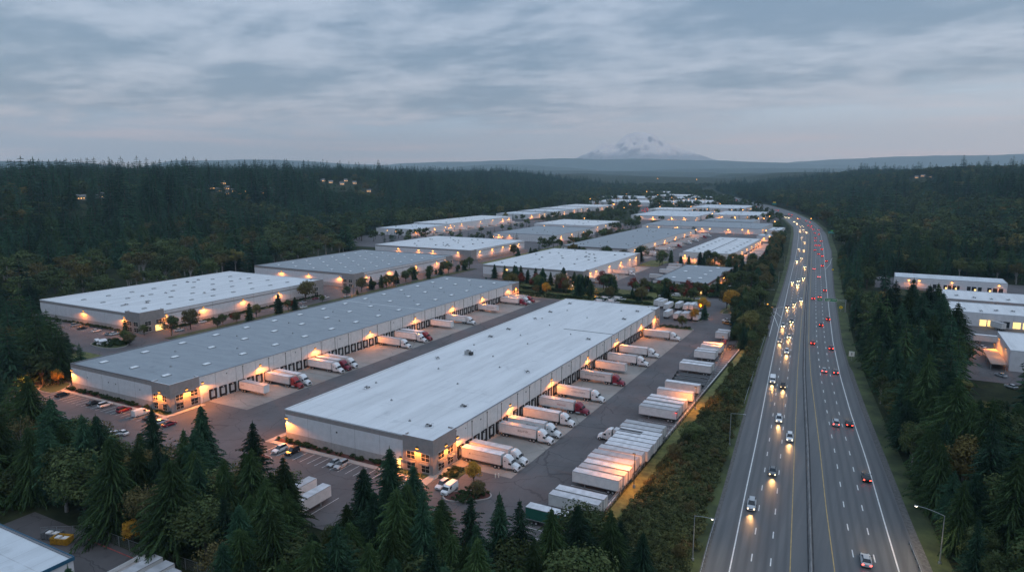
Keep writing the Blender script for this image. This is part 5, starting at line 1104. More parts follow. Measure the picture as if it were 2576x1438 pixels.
def yard_lamp(x, y, h, label, m='lamp', e=900, grp=None, hd='e'):
    r = tag(empty('yard_lamp', (x, y, 0)), label, 'lamp post', grp)
    b = MB(); b.cyl((0, 0, .4), 'z', .3, .8, M['kerb'], 10); b.build('base', None, r)
    b = MB(); b.box(-.08, .08, -.08, .08, .8, h); b.build('pole', M['dark'], r)
    b = MB(); b.box(-.55, .15, -.22, .22, h, h + .2); q = b.build('lamp_head', M['dark'], r)
    b = MB(); b.box(-.5, .1, -.18, .18, h - .05, h - .003); b.build('lens', M[m], q)
    if e: light('SPOT', (-.2, 0, h - .15), e * 6.5, SOD if m == 'lamp' else (1, .8, .6), q, (0, 0, 0), .2, radians(164), .5)
    return r
yard_lamp(-48.9, 154.3, 8.6, 'dark lamp post standing in the lit grass by the long trailer row', e=1700)
yard_lamp(-49.4, 218.5, 7.4, 'dark lamp post at the corner of the trailer cluster by the fence', e=1900); yard_lamp(-51.2, 202.2, 3.6, 'short post with red top at the corner of the second trailer cluster', m='tail', e=0)
yard_lamp(-56.5, 296, 7.0, 'lamp post by the fence at the orange-lit trailers', e=2100)
yard_lamp(-69.5, 394, 7.0, 'lamp post lighting the orange tree at the entrance by the highway hedge', e=1500); yard_lamp(-165.6, 387.8, 7.5, 'white lamp post beyond the far corner of the long grey roof', m='lamp_white', e=260)
x, y = at('C4', 1115, 1040); yard_lamp(x + .5, y, 6.2, 'lit lamp post among the foreground trees, lower left', e=900)
yard_lamp(-262.5, 127.0, 5.5, 'lamp post under the orange-lit tree at the far left road bend', e=1100); yard_lamp(-83.6, 371, 6, 'lamp post lighting the yellow tree by the small trailer yard', e=1200); yard_lamp(-82.0, 355.5, 5.0, 'low lamp by the yellow bush in the island of the small trailer yard', e=800)
yard_lamp(-290, 330, 6, 'lamp post in the planted strip left of the long grey roof', e=500); yard_lamp(-288, 371, 6, 'lamp post at the far end of the planted strip left of the grey roof', e=500)
x, y = at('K4', 830, 975); yard_lamp(x, y, 4.5, 'lamp by the tree edge of the right hand yard', e=700); x, y = at('K4', 1150, 990); yard_lamp(x, y, 5, 'lamp at the corner of the awning by the right edge building', e=900)
for i, (px, py, zz) in enumerate(((1100, 150, 3), (1060, 290, 3), (850, 385, 3), (500, 620, 3), (1290, 800, 4))): x, y = at('D1', px if px < 1000 else px, py + 460); yard_lamp(x, y, 5, 'small lit lamp among the trees between the middle warehouses, %s from the left' % ('second', 'third', 'fourth', 'first', 'fifth')[i] , e=350)
# garden lamps around the low building and road
for i, (px, py) in enumerate(((1930, 1190), (1590, 1290), (1700, 1300), (1550, 1160), (1960, 1010), (2080, 1030), (1680, 930), (1560, 930), (180, 1225), (860, 1010), (440, 1310), (1370, 1020))):
    x, y = at('D2', px, py + 45); yard_lamp(x, y, 4.5, 'low lit lamp among the garden trees of the park, %s of a dozen' % ordn(i), e=420, grp='garden lamps of the park')
FLN = {}
def far_lamp(k, px, py, z=8, r_=.45, m='lamp_far', lab='distant lit street lamp in the valley', grp='distant street lamps'):
    if grp: FLN[grp] = FLN.get(grp, -1) + 1; lab = lab + ', %s from the top' % ordn(FLN[grp]) if grp[:3] != 'lam' else lab + ', %s from the left' % ordn(FLN[grp])
    x, y = at(k, px, py, z); r = tag(empty('street_lamp', (x, y, 0)), lab, 'street lamp', grp)
    b = MB(); b.box(-.12, .12, -.12, .12, 0, z - r_ * .4); b.build('pole', M['dark'], r)
    b = MB(); b.loft([[(cos(a) * r_ * c, sin(a) * r_ * c, z + r_ * s_) for a in (0, 1.05, 2.1, 3.14, 4.19, 5.24)] for c, s_ in ((.4, -.7), (.9, -.4), (1, 0), (.8, .5), (.35, .75))]); b.build('lens', M[m], r); return r
for (px, py) in sorted(((575, 220), (743, 180), (790, 177), (820, 120), (870, 128), (905, 128), (935, 120), (990, 130), (1020, 150), (1075, 128), (1130, 155), (1180, 105), (1205, 125), (1245, 108), (1222, 108), (1305, 105), (1420, 125), (1480, 125), (1400, 190), (1310, 220), (1190, 218), (1150, 190), (1525, 75), (370, 235), (760, 335), (303, 457), (830, 295), (1110, 298), (1175, 300), (1175, 322), (1530, 295), (1555, 345), (1532, 322), (1475, 340), (1100, 470), (1155, 420), (1240, 435), (1330, 435), (1520, 435), (1670, 390), (1805, 380), (1780, 405), (1720, 352), (1890, 440), (2130, 360), (2220, 350), (2310, 460), (2375, 460), (2440, 435), (2500, 495), (2400, 600), (1030, 555), (1225, 545), (1375, 563), (1590, 590), (1750, 580), (1960, 590), (2125, 590), (2440, 670), (1710, 145), (1645, 240), (1590, 235), (1450, 245), (1870, 290)), key=lambda q: q[1]):
    far_lamp('D2', px, py, 8 if py < 300 else 6, 1.15 if py < 240 else .62)
for (px, py) in ((1108, 48), (660, 25), (1515, 5), (390, 600), (490, 610), (1165, 548), (1615, 668), (1720, 668)): far_lamp('D1', px, py, 6, .35, 'lamp_far', 'distant lit lamp at the edge of the wooded hill', 'lamps along the hill foot')
for (px, py) in ((700, 286), (900, 290)): far_lamp('F', 1400 * .936 + px * .4915, (330 + py * .5249) / 1.0683, 60, .6, 'lamp_far', 'faint lamp on the far wooded ridge', 'lamps on the far ridge')
# big overhead sign
def bar(b, p, q, r_, m=None): b.tube([p, q], r_, m, 6)
gx, gy = at('K2', 1855, 950); r = tag(empty('overhead_sign', (gx, gy, 0), heading(gy)), 'large green overhead sign on a cantilever mast over the right carriageway', 'road sign')
b = MB(); b.tube([(0, 0, 0), (0, 0, 7.0)], [.28, .2], None, 10); b.build('mast', M['steel'], r)
b = MB(); [bar(b, (0, 0, z), (-14.5, 0, z), .08) for z in (5.9, 6.8)]; [bar(b, (-1.6 * i, 0, 5.9 if i % 2 else 6.8), (-1.6 * (i + 1), 0, 6.8 if i % 2 else 5.9), .05) for i in range(9)]; b.build('truss_arm', M['steel'], r)
def strokes(b, x0, x1, z0, z1, y, rnd, m):
    x = x0
    while x < x1:
        w_ = rnd.uniform(.16, .3); b.box(x, x + .07, y, y + .02, z0, z1, m); b.box(x + .08, x + w_, y, y + .02, z0 + (z1 - z0) * rnd.choice((0, .42, .8)), z0 + (z1 - z0) * 1.0 if rnd.random() < .2 else z0 + (z1 - z0) * .95 * rnd.choice((.25, .6, 1)), m); x += w_ + rnd.uniform(.06, .16)
rn = random.Random(3); b = MB(); b.box(-10.6, -4.4, -.36, -.26, 5.5, 7.3); sp = b.build('sign_panel', M['sign_g'], r)
b = MB(); [b.box(*q) for q in ((-10.6, -4.4, -.39, -.362, 7.22, 7.3), (-10.6, -4.4, -.39, -.362, 5.5, 5.58), (-10.6, -10.5, -.39, -.362, 5.58, 7.22), (-4.5, -4.4, -.39, -.362, 5.58, 7.22))]; strokes(b, -10.1, -7.6, 6.2, 6.8, -.385, rn, None); strokes(b, -7.0, -4.8, 6.3, 6.75, -.385, rn, None); strokes(b, -9.6, -8, 5.75, 6.0, -.385, rn, None)
b.mats = [M['sign_w']]; b.m = [0] * len(b.f); b.build('sign_lettering', None, sp)
b = MB(); b.box(-14.3, -11.9, -.36, -.26, 5.5, 7.2); sp = b.build('sign_panel', M['sign_g'], r); b = MB(); strokes(b, -14.0, -12.2, 6.5, 6.95, -.385, rn, None); strokes(b, -13.9, -12.4, 5.75, 6.1, -.385, rn, None); b.mats = [M['sign_w']]; b.m = [0] * len(b.f); b.build('sign_lettering', None, sp)
def post_sign(x, y, w_, h_, z, m, label, rz=0, glyph=None, rnd_=False, y2=0):
    r = tag(empty('road_sign', (x, y, 0), rz), label, 'road sign'); b = MB(); b.box(-.06, .06, 0, .12, 0, z + h_); b.build('post', M['steel'], r)
    b = MB()
    if rnd_: b.loft([[(cos(a * pi / 6) * w_ / 2, yy, z + h_ / 2 + sin(a * pi / 6) * h_ / 2) for a in range(12)] for yy in (-.06, -.01)])
    else: b.box(-w_ / 2, w_ / 2, -.06, -.01, z, z + h_)
    p = b.build('sign_panel', m, r); flip_fix(p.data)
    if glyph:
        b = MB()
        for q in glyph: b.box(q[0] * w_, q[1] * w_, -.09, -.062, z + q[2] * h_, z + q[3] * h_)
        b.build('sign_lettering', M['dark'], p)
    return r
EIGHT = [(-.08, .08, .25, .32), (-.08, .08, .47, .53), (-.08, .08, .7, .77), (-.1, -.04, .3, .5), (.04, .1, .3, .5), (-.1, -.04, .52, .72), (.04, .1, .52, .72)]
x, y = at('K3', 1968, 610); post_sign(x, y, 2.1, 2.1, 1.9, M['sign_w'], 'square pale yellow sign with a dark figure on the right verge', 0, EIGHT)
x, y = at('K2', 1773, 940); post_sign(x, y, 1.9, 1.7, 1.6, M['sign_y'], 'round yellow sign below the large green overhead sign', 0, [(-.2, .2, .45, .55), (-.15, .15, .3, .36)], True)
x, y = at('K2', 1625, 215); post_sign(x, y, 1.5, 1.5, 1.3, M['sign_y'], 'round yellow sign farther up the right verge', 0, None, True)
x, y = at('K1', 2210, 850); r = post_sign(x, y, 7.5, 2.6, 4.6, mat('teal sign sheet', (0.0, .22, .20), .4), 'far teal overhead sign with yellow-green tab beside the right carriageway', 0); r['category'] = 'road sign'
b = MB(); b.box(-1.2, 1.6, -.06, -.01, 7.21, 8.6); b.build('exit_tab', mat('yellow green tab', (.15, .5, .08), .4), r); b = MB(); b.box(-3.5, -3.3, 0, .2, 0, 5); b.box(3.3, 3.5, 0, .2, 0, 5); b.build('leg', M['steel'], r); b = MB(); strokes(b, -3.2, 3.0, 5.5, 6.3, -.09, rn, None); b.mats = [M['sign_w']]; b.m = [0] * len(b.f); b.build('sign_lettering', None, r)
x, y = at('K1', 1325, 390); r = post_sign(x, y, 9, 4, 6, mat('far teal sign sheet', (0.0, .20, .18), .4), 'farthest teal sign by the highway bend with small yellow tab', 0); b = MB(); b.box(-3, 3, -.06, -.01, 10.02, 13); b.build('exit_tab', M['sign_y'], r)
for i, (px, py) in enumerate(((1898, 500), (1690, 500))): x, y = at('K1', px, py + 30); far_lamp('K1', px, py + 60, 6, .5, 'lamp_far', ('lit lamp by the right edge of the highway bend, nearer', 'lit lamp by the right edge of the highway bend, farther')[i], None)
# slip road warning lights on an island
x, y = at('K2', 450, 858); b = MB(); b.loft([[(x + cos(a * pi / 6) * 2.6, y + sin(a * pi / 6) * 1.3, z) for a in range(12)] for z in (-.05, .12)]); tag(b.build('traffic_island', mat('yellow kerb paint', (.5, .25, .03), .7)), kind='structure')
x, y = at('K2', 432, 830); q = far_lamp('K2', 432, 800, 1.6, .35, 'lamp', 'orange warning lamp on the small island at the slip road', None); light('POINT', (0, 0, 2.4), 160, SOD, q, size=.3)
# guard rails, median barrier, fences
def rail(label, pts, name='guard_rail', h=.75, m='steel', every=1):
    r = tag(empty(name, (pts[0][0], pts[0][1], 0)), label, 'guard rail'); ox, oy = pts[0]
    b = MB()
    for p, q in zip(pts, pts[1:]):
        d = Vector((q[0] - p[0], q[1] - p[1], 0)).normalized(); nn = Vector((-d.y, d.x, 0)) * .04
        for z0, z1 in ((h - .32, h - .18), (h - .14, h)):
            P = [(p[0] - ox, p[1] - oy), (q[0] - ox, q[1] - oy)]
            b.loft([[(P[i][0] - nn.x, P[i][1] - nn.y, z0), (P[i][0] + nn.x, P[i][1] + nn.y, z0), (P[i][0] + nn.x, P[i][1] + nn.y, z1), (P[i][0] - nn.x, P[i][1] - nn.y, z1)] for i in (0, 1)])
    o = b.build('rail', M[m], r); flip_fix(o.data); b0 = None
    for p in pts[::every]:
        if b0 is None: b = MB(); b.box(-.07, .07, -.07, .07, -.1, h); b0 = b.build('post', M['dark'], r); b0.location = (0, 0, 0); continue
        c = b0.copy(); COL.objects.link(c); par(c, r); c.location = (p[0] - ox, p[1] - oy, 0)
    return r
rail('steel guard rail along the left edge of the highway at the bottom of the picture', [(hw(y, 1) - .5, y) for y in range(96, 148, 3)])
rail('steel guard rail along the right edge of the highway at the bottom right corner', [(hw(y, 7) - .8, y) for y in range(96, 158, 3)])
rail('guard rail curving along the slip road below the dark hedge', [(-56.2 + 6.8 * (1 - ((404 - y) / 64.0 - 1) ** 2) ** .5 * 1 if 0 else hw(y, 1) - 1.6, y) for y in range(230, 345, 4)])
def barrier(y0, y1, label):
    b = MB(); rings = []; n = int((y1 - y0) / 12)
    for i in range(n + 1):
        y = y0 + (y1 - y0) * i / n; x = hw(y, 4); rings.append([(x - .34, y, 0), (x + .34, y, 0), (x + .2, y, .28), (x + .1, y, .85), (x - .1, y, .85), (x - .2, y, .28)])
    b.loft(rings); return tag(b.build('median_barrier', M['barrier']), label, 'barrier')
barrier(20, 1700, 'long concrete barrier down the middle of the highway')
b = MB()   # darker band on both sides of the barrier
for y in range(20, 1100, 10): b.face([(hw(y, 4) - .6, y, .010), (hw(y, 4) + .6, y, .010), (hw(y + 10, 4) + .6, y + 10, .010), (hw(y + 10, 4) - .6, y + 10, .010)])
tag(b.build('median_strip', mat('dark median', (.045, .045, .047), .9, .4, .5)), kind='structure')
def wire_fence(label, pts, h=2.0):
    r = tag(empty('wire_fence', (pts[0][0], pts[0][1], 0)), label, 'fence'); ox, oy = pts[0]; b = MB(); w_ = MB()
    tot = []
    for p, q in zip(pts, pts[1:]):
        ln = sqrt((q[0] - p[0]) ** 2 + (q[1] - p[1]) ** 2); n = max(int(ln / 3), 1)
        tot += [(p[0] + (q[0] - p[0]) * i / n - ox, p[1] + (q[1] - p[1]) * i / n - oy) for i in range(n)]
        for z in [.15 + .17 * k for k in range(11)]: w_.tube([(p[0] - ox, p[1] - oy, z), (q[0] - ox, q[1] - oy, z)], .012, None, 3)
        w_.tube([(p[0] - ox, p[1] - oy, h), (q[0] - ox, q[1] - oy, h)], .035, None, 4)
    w_.build('wire', M['steel'], r); b0 = None
    for (x, y) in tot[:99]:
        if b0 is None: b.box(-.05, .05, -.05, .05, -.1, h); b0 = b.build('post', M['steel'], r)
        else: c = b0.copy(); COL.objects.link(c); par(c, r); c.location = (x, y, 0)
    return r
wire_fence('wire fence between the trailer yard and the lit verge', [(-50.6, 140), (-50.4, 205), (-51, 240), (-56, 300), (-60, 335), (-65, 384)], 1.8)
wire_fence('wire fence round the lower left yard, below the lamp-lit tree', [(-152, 72.7), (-143.8, 78.0), (-127.4, 78.4), (-108, 79.6), (-101, 79)], 2.2)
b = MB(); [b.box(-142 + 3.2 * i, -139.1 + 3.2 * i, 76.6, 76.75, 0, .14) for i in range(8)]; tag(b.build('red_kerb', mat('red kerb paint', (.35, .08, .07), .7)), kind='structure')
# bollards at the dock corner
for i, (px, py) in enumerate(((990, 1325), (1045, 1320))): x, y = at('T1', px, py); b = MB(); b.cyl((0, 0, .5), 'z', .13, 1.0, None, 10); b.cyl((0, 0, .98), 'z', .15, .1, M['line_y'], 10); b.mats = [M['sign_w']]; b.m = [0] * len(b.f); o = b.build('bollard', None); o.location = (x, y, 0); tag(o, ('left white bollard below the nearest truck', 'right white bollard below the nearest truck')[i], 'bollard')
# awning by the right hand building
b = MB(); b.loft([[(41, 318, 2.6), (46.2, 318, 2.6), (46.2, 345, 2.6), (41, 345, 2.6)], [(41, 318, 2.75), (46.2, 318, 2.9), (46.2, 345, 2.9), (41, 345, 2.75)]]); r = tag(empty('carport', (43, 318, 0)), 'long slatted carport roof beside the right edge building', 'carport'); o = addp(r, b, 'roof', M['concrete']); flip_fix(o.data)
for yy in (318.5, 331, 344.5): b = MB(); b.box(41.1, 41.3, yy, yy + .2, 0, 2.6); b.box(45.9, 46.1, yy, yy + .2, 0, 2.6); addp(r, b, 'leg', M['steel'])
# small houses on the wooded hill
def hit(px, py):
    rr = ray(px, py); t = 300 / sqrt(rr[0] ** 2 + rr[1] ** 2)
    for i in range(2500):
        x, y, z = rr[0] * t, rr[1] * t, HC + rr[2] * t
        if z < terr(x, y) + 3: return x, y
        t *= 1.002
    return None
HOUSES = [(600, 484), (655, 483), (575, 484), (640, 465), (860, 460), (560, 458), (503, 477), (531, 470), (549, 476), (572, 471), (589, 478), (613, 470), (622, 478), (641, 473), (667, 470), (684, 475), (722, 472), (812, 452), (832, 456), (870, 452), (892, 458), (928, 478), (205, 495), (250, 490), (2255, 443), (2272, 438), (2290, 441), (2306, 444), (2322, 440), (2340, 443), (2240, 446)]
HPOS = []
HN = {}
for i, (px, py) in enumerate(sorted(HOUSES)):
    p = hit(px, py + 2)
    if not p or sqrt(p[0] ** 2 + p[1] ** 2) > 2600: continue
    x, y = p; z = terr(x, y); HPOS.append((px, py, sqrt(x * x + y * y)))
    rz = atan2(y, x) - pi / 2 + R.uniform(-.5, .5)
    side = 'left' if px < 1288 else 'right'
    HN[side] = HN.get(side, -1) + 1
    r = tag(empty('house', (x, y, z), rz), 'small pale house with lit windows on the %s wooded hill, %s from the left' % (side, ordn(HN[side])), 'house', 'houses on the %s wooded hill' % side)
    w_, d_, h_ = R.uniform(7, 11), 7, 4; b = MB(); b.box(-w_ / 2, w_ / 2, -d_ / 2, d_ / 2, -2, h_); b.build('wall', M['barrier'], r)
    b = MB(); b.loft([[(s_ * (w_ / 2 + .5), -d_ / 2 - .5, h_), (s_ * (w_ / 2 + .5), d_ / 2 + .5, h_), (s_ * (w_ / 2 + .5), 0, h_ + 2.8)] for s_ in (-1, 1)]); o = b.build('roof', M['barrier'], r); flip_fix(o.data)
    b = MB()
    for k in range(3): b.box(-w_ / 2 + 1.2 + k * 3, -w_ / 2 + 2.6 + k * 3, -d_ / 2 - .06, -d_ / 2 - .01, 1.2, 2.8)
    b.build('window', emis('bright far window', (1, .52, .18), 1.5) if i == 0 else bpy.data.materials['bright far window'], r)
# ------------------------------------------------------------------ trees
def conifer_mesh(seed, h, r, levels, nb, seg, lean=.0, droop=.28, sparse=0.0, clear=.08):
    """fir crown: whorls of drooping boughs, each bough a fan of small sprays; origin at the tree foot"""
    rn = random.Random(seed); v = []; f = []
    def tri(a, b_, c): n = len(v); v.extend((a, b_, c)); f.append((n, n + 1, n + 2))
    ph = [rn.uniform(0, 6.28) for _ in range(4)]
    for l in range(levels):
        t = (l + rn.uniform(-.3, .3)) / levels; t = min(max(t, 0), .985); z = h * (clear + (1 - clear) * t)
        rad = r * (1 - t) ** .72 * rn.uniform(.72, 1.18) + .22
        if t < .12: rad *= .8
        for k in range(nb):
            if rn.random() < sparse: continue
            a = 2 * pi * (k + rn.uniform(-.35, .35)) / nb + l * 2.4; ln = rad * rn.uniform(.6, 1.2) * (1 + .22 * sin(2 * a + ph[0] + t * 5) + .13 * sin(3 * a + ph[1] - t * 9)); dr = droop * rn.uniform(.6, 1.4)
            ca, sa = cos(a), sin(a)
            for s_ in range(seg):
                u0 = (s_ + .1) / seg; u1 = min(u0 + 1.35 / seg, 1.04); wd = ln * (.30 if seg < 7 else .22) * (1.15 - u0) + .10
                def pt(u, lat, dz=0): 
                    zz = z - dr * ln * u * u + .10 * ln * u + dz; return (ca * ln * u - sa * lat, sa * ln * u + ca * lat, zz)
                j = lambda q: rn.uniform(-q, q)
                # two hanging side sprays and a top one
                for sg in (-1, 1):
                    tri(pt(u0, 0, j(.06)), pt(u1, sg * wd * rn.uniform(.7, 1.2), -.25 * wd + j(.1)), pt(u0 + .45 / seg, sg * wd * .55, -.35 * wd - abs(j(.25))))
                tri(pt(u0, -wd * .3), pt(u0, wd * .3, j(.1)), pt(u1, j(wd * .25), j(.12)))
    # leader
    for k in range(5): a = k * 1.26; tri((0, 0, h * 1.03), (cos(a) * .22, sin(a) * .22, h * .93), (cos(a + .8) * .22, sin(a + .8) * .22, h * .94))
    if lean: v[:] = [(x + lean * z * z / h, y, z) for x, y, z in v]
    return v, f
def leafy_mesh(seed, h, r, clumps, per, ls, trunk=.28, flat=1.0, sparse=False):
    """broad crown: leaf clumps on an uneven ellipsoid"""
    rn = random.Random(seed); v = []; f = []
    zc = h * (.5 + trunk * .5); hz = h * (1 - trunk) * .5
    cl = []
    for i in range(clumps):
        a = rn.uniform(0, 2 * pi); c = rn.uniform(-.75, 1); q = sqrt(max(1 - c * c, 0)) ; k = rn.uniform(.45, .92)
        cl.append((cos(a) * q * r * k, sin(a) * q * r * k, zc + c * hz * k * 1.05, r * rn.uniform(.26, .44)))
    for (x, y, z, cr) in cl:
        for i in range(per):
            a = rn.uniform(0, 2 * pi); c = rn.uniform(-.7, 1); q = sqrt(max(1 - c * c, 0)); k = cr * rn.uniform(.75, 1.08)
            px, py, pz = x + cos(a) * q * k, y + sin(a) * q * k, z + c * k * flat
            nrm = Vector((cos(a) * q + rn.uniform(-.6, .6), sin(a) * q + rn.uniform(-.6, .6), c + rn.uniform(-.4, .8))).normalized()
            u = nrm.orthogonal().normalized(); w_ = nrm.cross(u); s1 = ls * rn.uniform(.6, 1.3); s2 = s1 * rn.uniform(.45, .8); th = rn.uniform(0, pi); uu = u * cos(th) + w_ * sin(th); ww = w_ * cos(th) - u * sin(th)
            P = Vector((px, py, pz)); n = len(v)
            v.extend([tuple(P - uu * s1), tuple(P - ww * s2), tuple(P + uu * s1), tuple(P + ww * s2)]); f.append((n, n + 1, n + 2, n + 3))
    return v, f, cl
def mesh_obj(name, v, f, m, parent=None):
    me = bpy.data.meshes.new(name); me.from_pydata(v, [], f); me.materials.append(m); me.update()
    o = bpy.data.objects.new(name, me); COL.objects.link(o)
    if parent is not None: par(o, parent)
    return o
def trunk_mb(h, r0, n=6, lean=0): b = MB(); b.tube([(0, 0, -1.0), (0, 0, h * .3), (lean * h * .36, 0, h * .6), (lean * h * .9, 0, h * .96)], [r0, r0 * .75, r0 * .45, .04], None, n); return b
PT = {}
def proto_conifer(key, seed, h, r, levels, nb, seg, mt='needle', **kw):
    v, f = conifer_mesh(seed, h, r, levels, nb, seg, **kw); PT[key] = dict(kind='conifer', h=h, r=r, crown=(v, f), m=mt, seed=seed, trunk=trunk_mb(h * .97, h * .013 + .06, 7 if seg > 3 else 5), bark='bark')
def proto_leafy(key, seed, h, r, clumps, per, ls, mt='leaf', bark='bark', limbs=True, **kw):
    v, f, cl = leafy_mesh(seed, h, r, clumps, per, ls, **kw); b = MB(); tz = h * kw.get('trunk', .28)
    b.tube([(0, 0, -1.0), (0, 0, tz * .7), (.15, .1, tz * 1.2), (0, 0, h * .8)], [h * .020 + .06, h * .016 + .05, h * .012 + .04, .05], None, 6)
    if limbs:
        for c in cl[:9]: b.tube([(0, 0, tz * .8), (c[0] * .45, c[1] * .45, (tz + c[2]) / 2), (c[0], c[1], c[2])], [.11, .07, .02], None, 4)
    PT[key] = dict(kind='broadleaf', h=h, r=r, crown=(v, f), m=mt, trunk=b, bark=bark)
# near, detailed
proto_conifer('cA', 1, 20, 4.9, 46, 12, 11); proto_conifer('cB', 2, 20, 5.5, 42, 12, 12, 'needle2', droop=.42); proto_conifer('cC', 3, 20, 4.1, 46, 11, 9, sparse=.12); proto_conifer('cD', 4, 20, 5.2, 42, 12, 11, 'needle2', droop=.5); proto_conifer('cF', 6, 20, 5.9, 40, 13, 12, 'needle2', droop=.46); proto_conifer('cG', 7, 20, 5.0, 40, 10, 8, sparse=.2, droop=.2); proto_conifer('cE', 5, 20, 4.0, 34, 9, 7, sparse=.35, clear=.25)
# middle distance
proto_conifer('mA', 11, 20, 4.6, 24, 8, 4); proto_conifer('mB', 12, 20, 5.3, 22, 9, 4, droop=.4); proto_conifer('mC', 13, 20, 4.0, 26, 8, 3, sparse=.1); proto_conifer('mD', 14, 20, 5.6, 20, 9, 4, 'needle2', droop=.45)
# far
proto_conifer('fA', 21, 20, 4.8, 13, 8, 2); proto_conifer('fB', 22, 20, 5.3, 12, 8, 2, droop=.4); proto_conifer('fC', 23, 20, 4.1, 14, 6, 2)
proto_leafy('lA', 31, 14, 4.6, 46, 120, .26); proto_leafy('lB', 32, 14, 4.0, 40, 120, .25, bark='bark_pale', trunk=.42); proto_leafy('lC', 33, 14, 5.2, 52, 115, .27); proto_leafy('lS', 36, 14, 4.2, 40, 40, .22, 'leaf_olive', 'bark_pale', trunk=.45)
proto_leafy('nA', 41, 14, 4.8, 26, 60, .42, limbs=True); proto_leafy('nB', 42, 14, 4.2, 24, 60, .40, bark='bark_pale', trunk=.40)
proto_leafy('nP', 43, 14, 3.6, 20, 50, .36, 'leaf_olive', 'bark_pale', trunk=.5); proto_leafy('gA', 51, 14, 5.2, 14, 26, .85, limbs=False); proto_leafy('gB', 52, 14, 4.6, 13, 26, .8, limbs=False)
proto_leafy('oG', 61, 7, 2.6, 30, 120, .17, 'leaf_gold', 'bark'); proto_leafy('oR', 62, 6, 2.4, 26, 110, .17, 'leaf_red', 'bark'); proto_leafy('oO', 63, 7, 2.7, 30, 115, .18, 'leaf_olive', 'bark'); proto_leafy('oL', 64, 7, 2.6, 30, 115, .18, 'leaf', 'bark')
proto_conifer('yA', 71, 8, 2.1, 26, 9, 4); proto_conifer('yB', 72, 8, 1.9, 24, 9, 4, 'needle2')
FIRST = {}
def tree_thing(key, x, y, z, h, rz, wf=1.0):
    p = PT[key]
    if key not in FIRST:
        nm = {'conifer': 'fir_tree', 'broadleaf': 'broadleaf_tree'}[p['kind']]; r = empty(nm)
        c = mesh_obj('crown', p['crown'][0], p['crown'][1], M[p['m']], r); t = p['trunk'].build('trunk', M[p['bark']], r); FIRST[key] = (r, c, t); o = r
    else: o = copy_tree(FIRST[key][0])
    s = h / p['h']; o.location = (x, y, z); o.rotation_euler = (R.uniform(-.035, .035), R.uniform(-.035, .035), rz); o.scale = (s * wf, s * wf, s); return o
TL_ = [(-50, 930), (0, 900), (60, 940), (130, 1010), (200, 1045), (245, 1040), (300, 1090), (345, 1075), (375, 1030), (420, 1110), (455, 1080), (505, 1020), (560, 1120), (600, 1135), (631, 1065), (680, 1150), (716, 1150), (765, 1320), (830, 1300), (880, 1260), (912, 1180), (940, 1230), (977, 1130), (1015, 1200), (1047, 1175), (1100, 1240), (1150, 1255), (1200, 1290), (1215, 1330), (1257, 1245), (1300, 1270), (1340, 1310), (1387, 1285), (1420, 1330), (1459, 1270), (1500, 1320), (1545, 1285), (1600, 1330), (1650, 1370), (1700, 1420), (2600, 1438)]
def treeline(px): return lerp_tab(TL_, min(max(px, -50), 2600))
trees = []   # (x, y, z, h, species, width, label, group)
# hand placed foreground firs by their tops: picture x, y of the top, height, species, label
FG = [(505, 1015, 22, 'cA', 'tall dark foreground fir whose top reaches the lit corner of the grey-roofed warehouse'), (375, 1024, 21, 'cC', 'narrow dark fir left of the lit office corner, its trunk bare low down'), (631, 1059, 20, 'cC', 'fir in front of the corner where two trailers stand behind the front warehouse'), (455, 1080, 19, 'cB', 'bushy fir between two taller ones in the left foreground'),
 (716, 1147, 19, 'cB', 'fir touching the left one of the two parked white trailers'), (977, 1124, 21, 'cA', 'tallest dark fir before the office corner of the front white-roofed warehouse'), (1047, 1169, 19.5, 'cC', 'fir just right of the tallest one before the office corner'), (912, 1173, 19, 'cA', 'fir just left of the tallest one before the office corner'), (1180, 1248, 18, 'cE', 'sparse fir in front of the planted island by the trucks'),
 (1257, 1238, 19, 'cC', 'slim fir standing clear against the yard asphalt'), (1313, 1257, 17.5, 'cE', 'thin see-through fir right of the slim one'), (1387, 1275, 18, 'cD', 'fir in front of the dark green trailer'), (1459, 1263, 18, 'cA', 'fir whose top overlaps the side of the nearest fence trailer'), (1545, 1278, 17, 'cB', 'broad dark fir right of the fence trailers, lower centre'),
 (560, 1150, 17, 'cB', 'green drooping fir filling the lower left foreground, left of the trailers'), (200, 1045, 21, 'cC', 'dark fir in the left foreground below the parked cars'), (245, 1040, 20, 'cA', 'second dark fir in the left foreground below the parked cars'), (130, 1000, 23, 'cA', 'large dark fir at the far left below the orange tree'), (60, 940, 24, 'cB', 'large dark fir at the left picture edge'), (680, 1180, 17, 'cD', 'drooping fir left of the two parked white trailers'),
 (1620, 1335, 16, 'cA', 'fir at the right end of the foreground row'), (1110, 1250, 16, 'cB', 'fir hiding the cars by the planted island'), (870, 1265, 16, 'cD', 'fir below the two parked white trailers')]
rn0 = random.Random(4)
for (px, py, h, sp, lb) in FG:
    x, y = at('F', px, py, h); trees.append([x, y, -.1, h, sp, rn0.uniform(.95, 1.3), lb, None])
hand = [(t[0], t[1]) for t in trees]
def clear_of(lst, x, y, d): return all((x - a) ** 2 + (y - b_) ** 2 > d * d for a, b_ in lst)
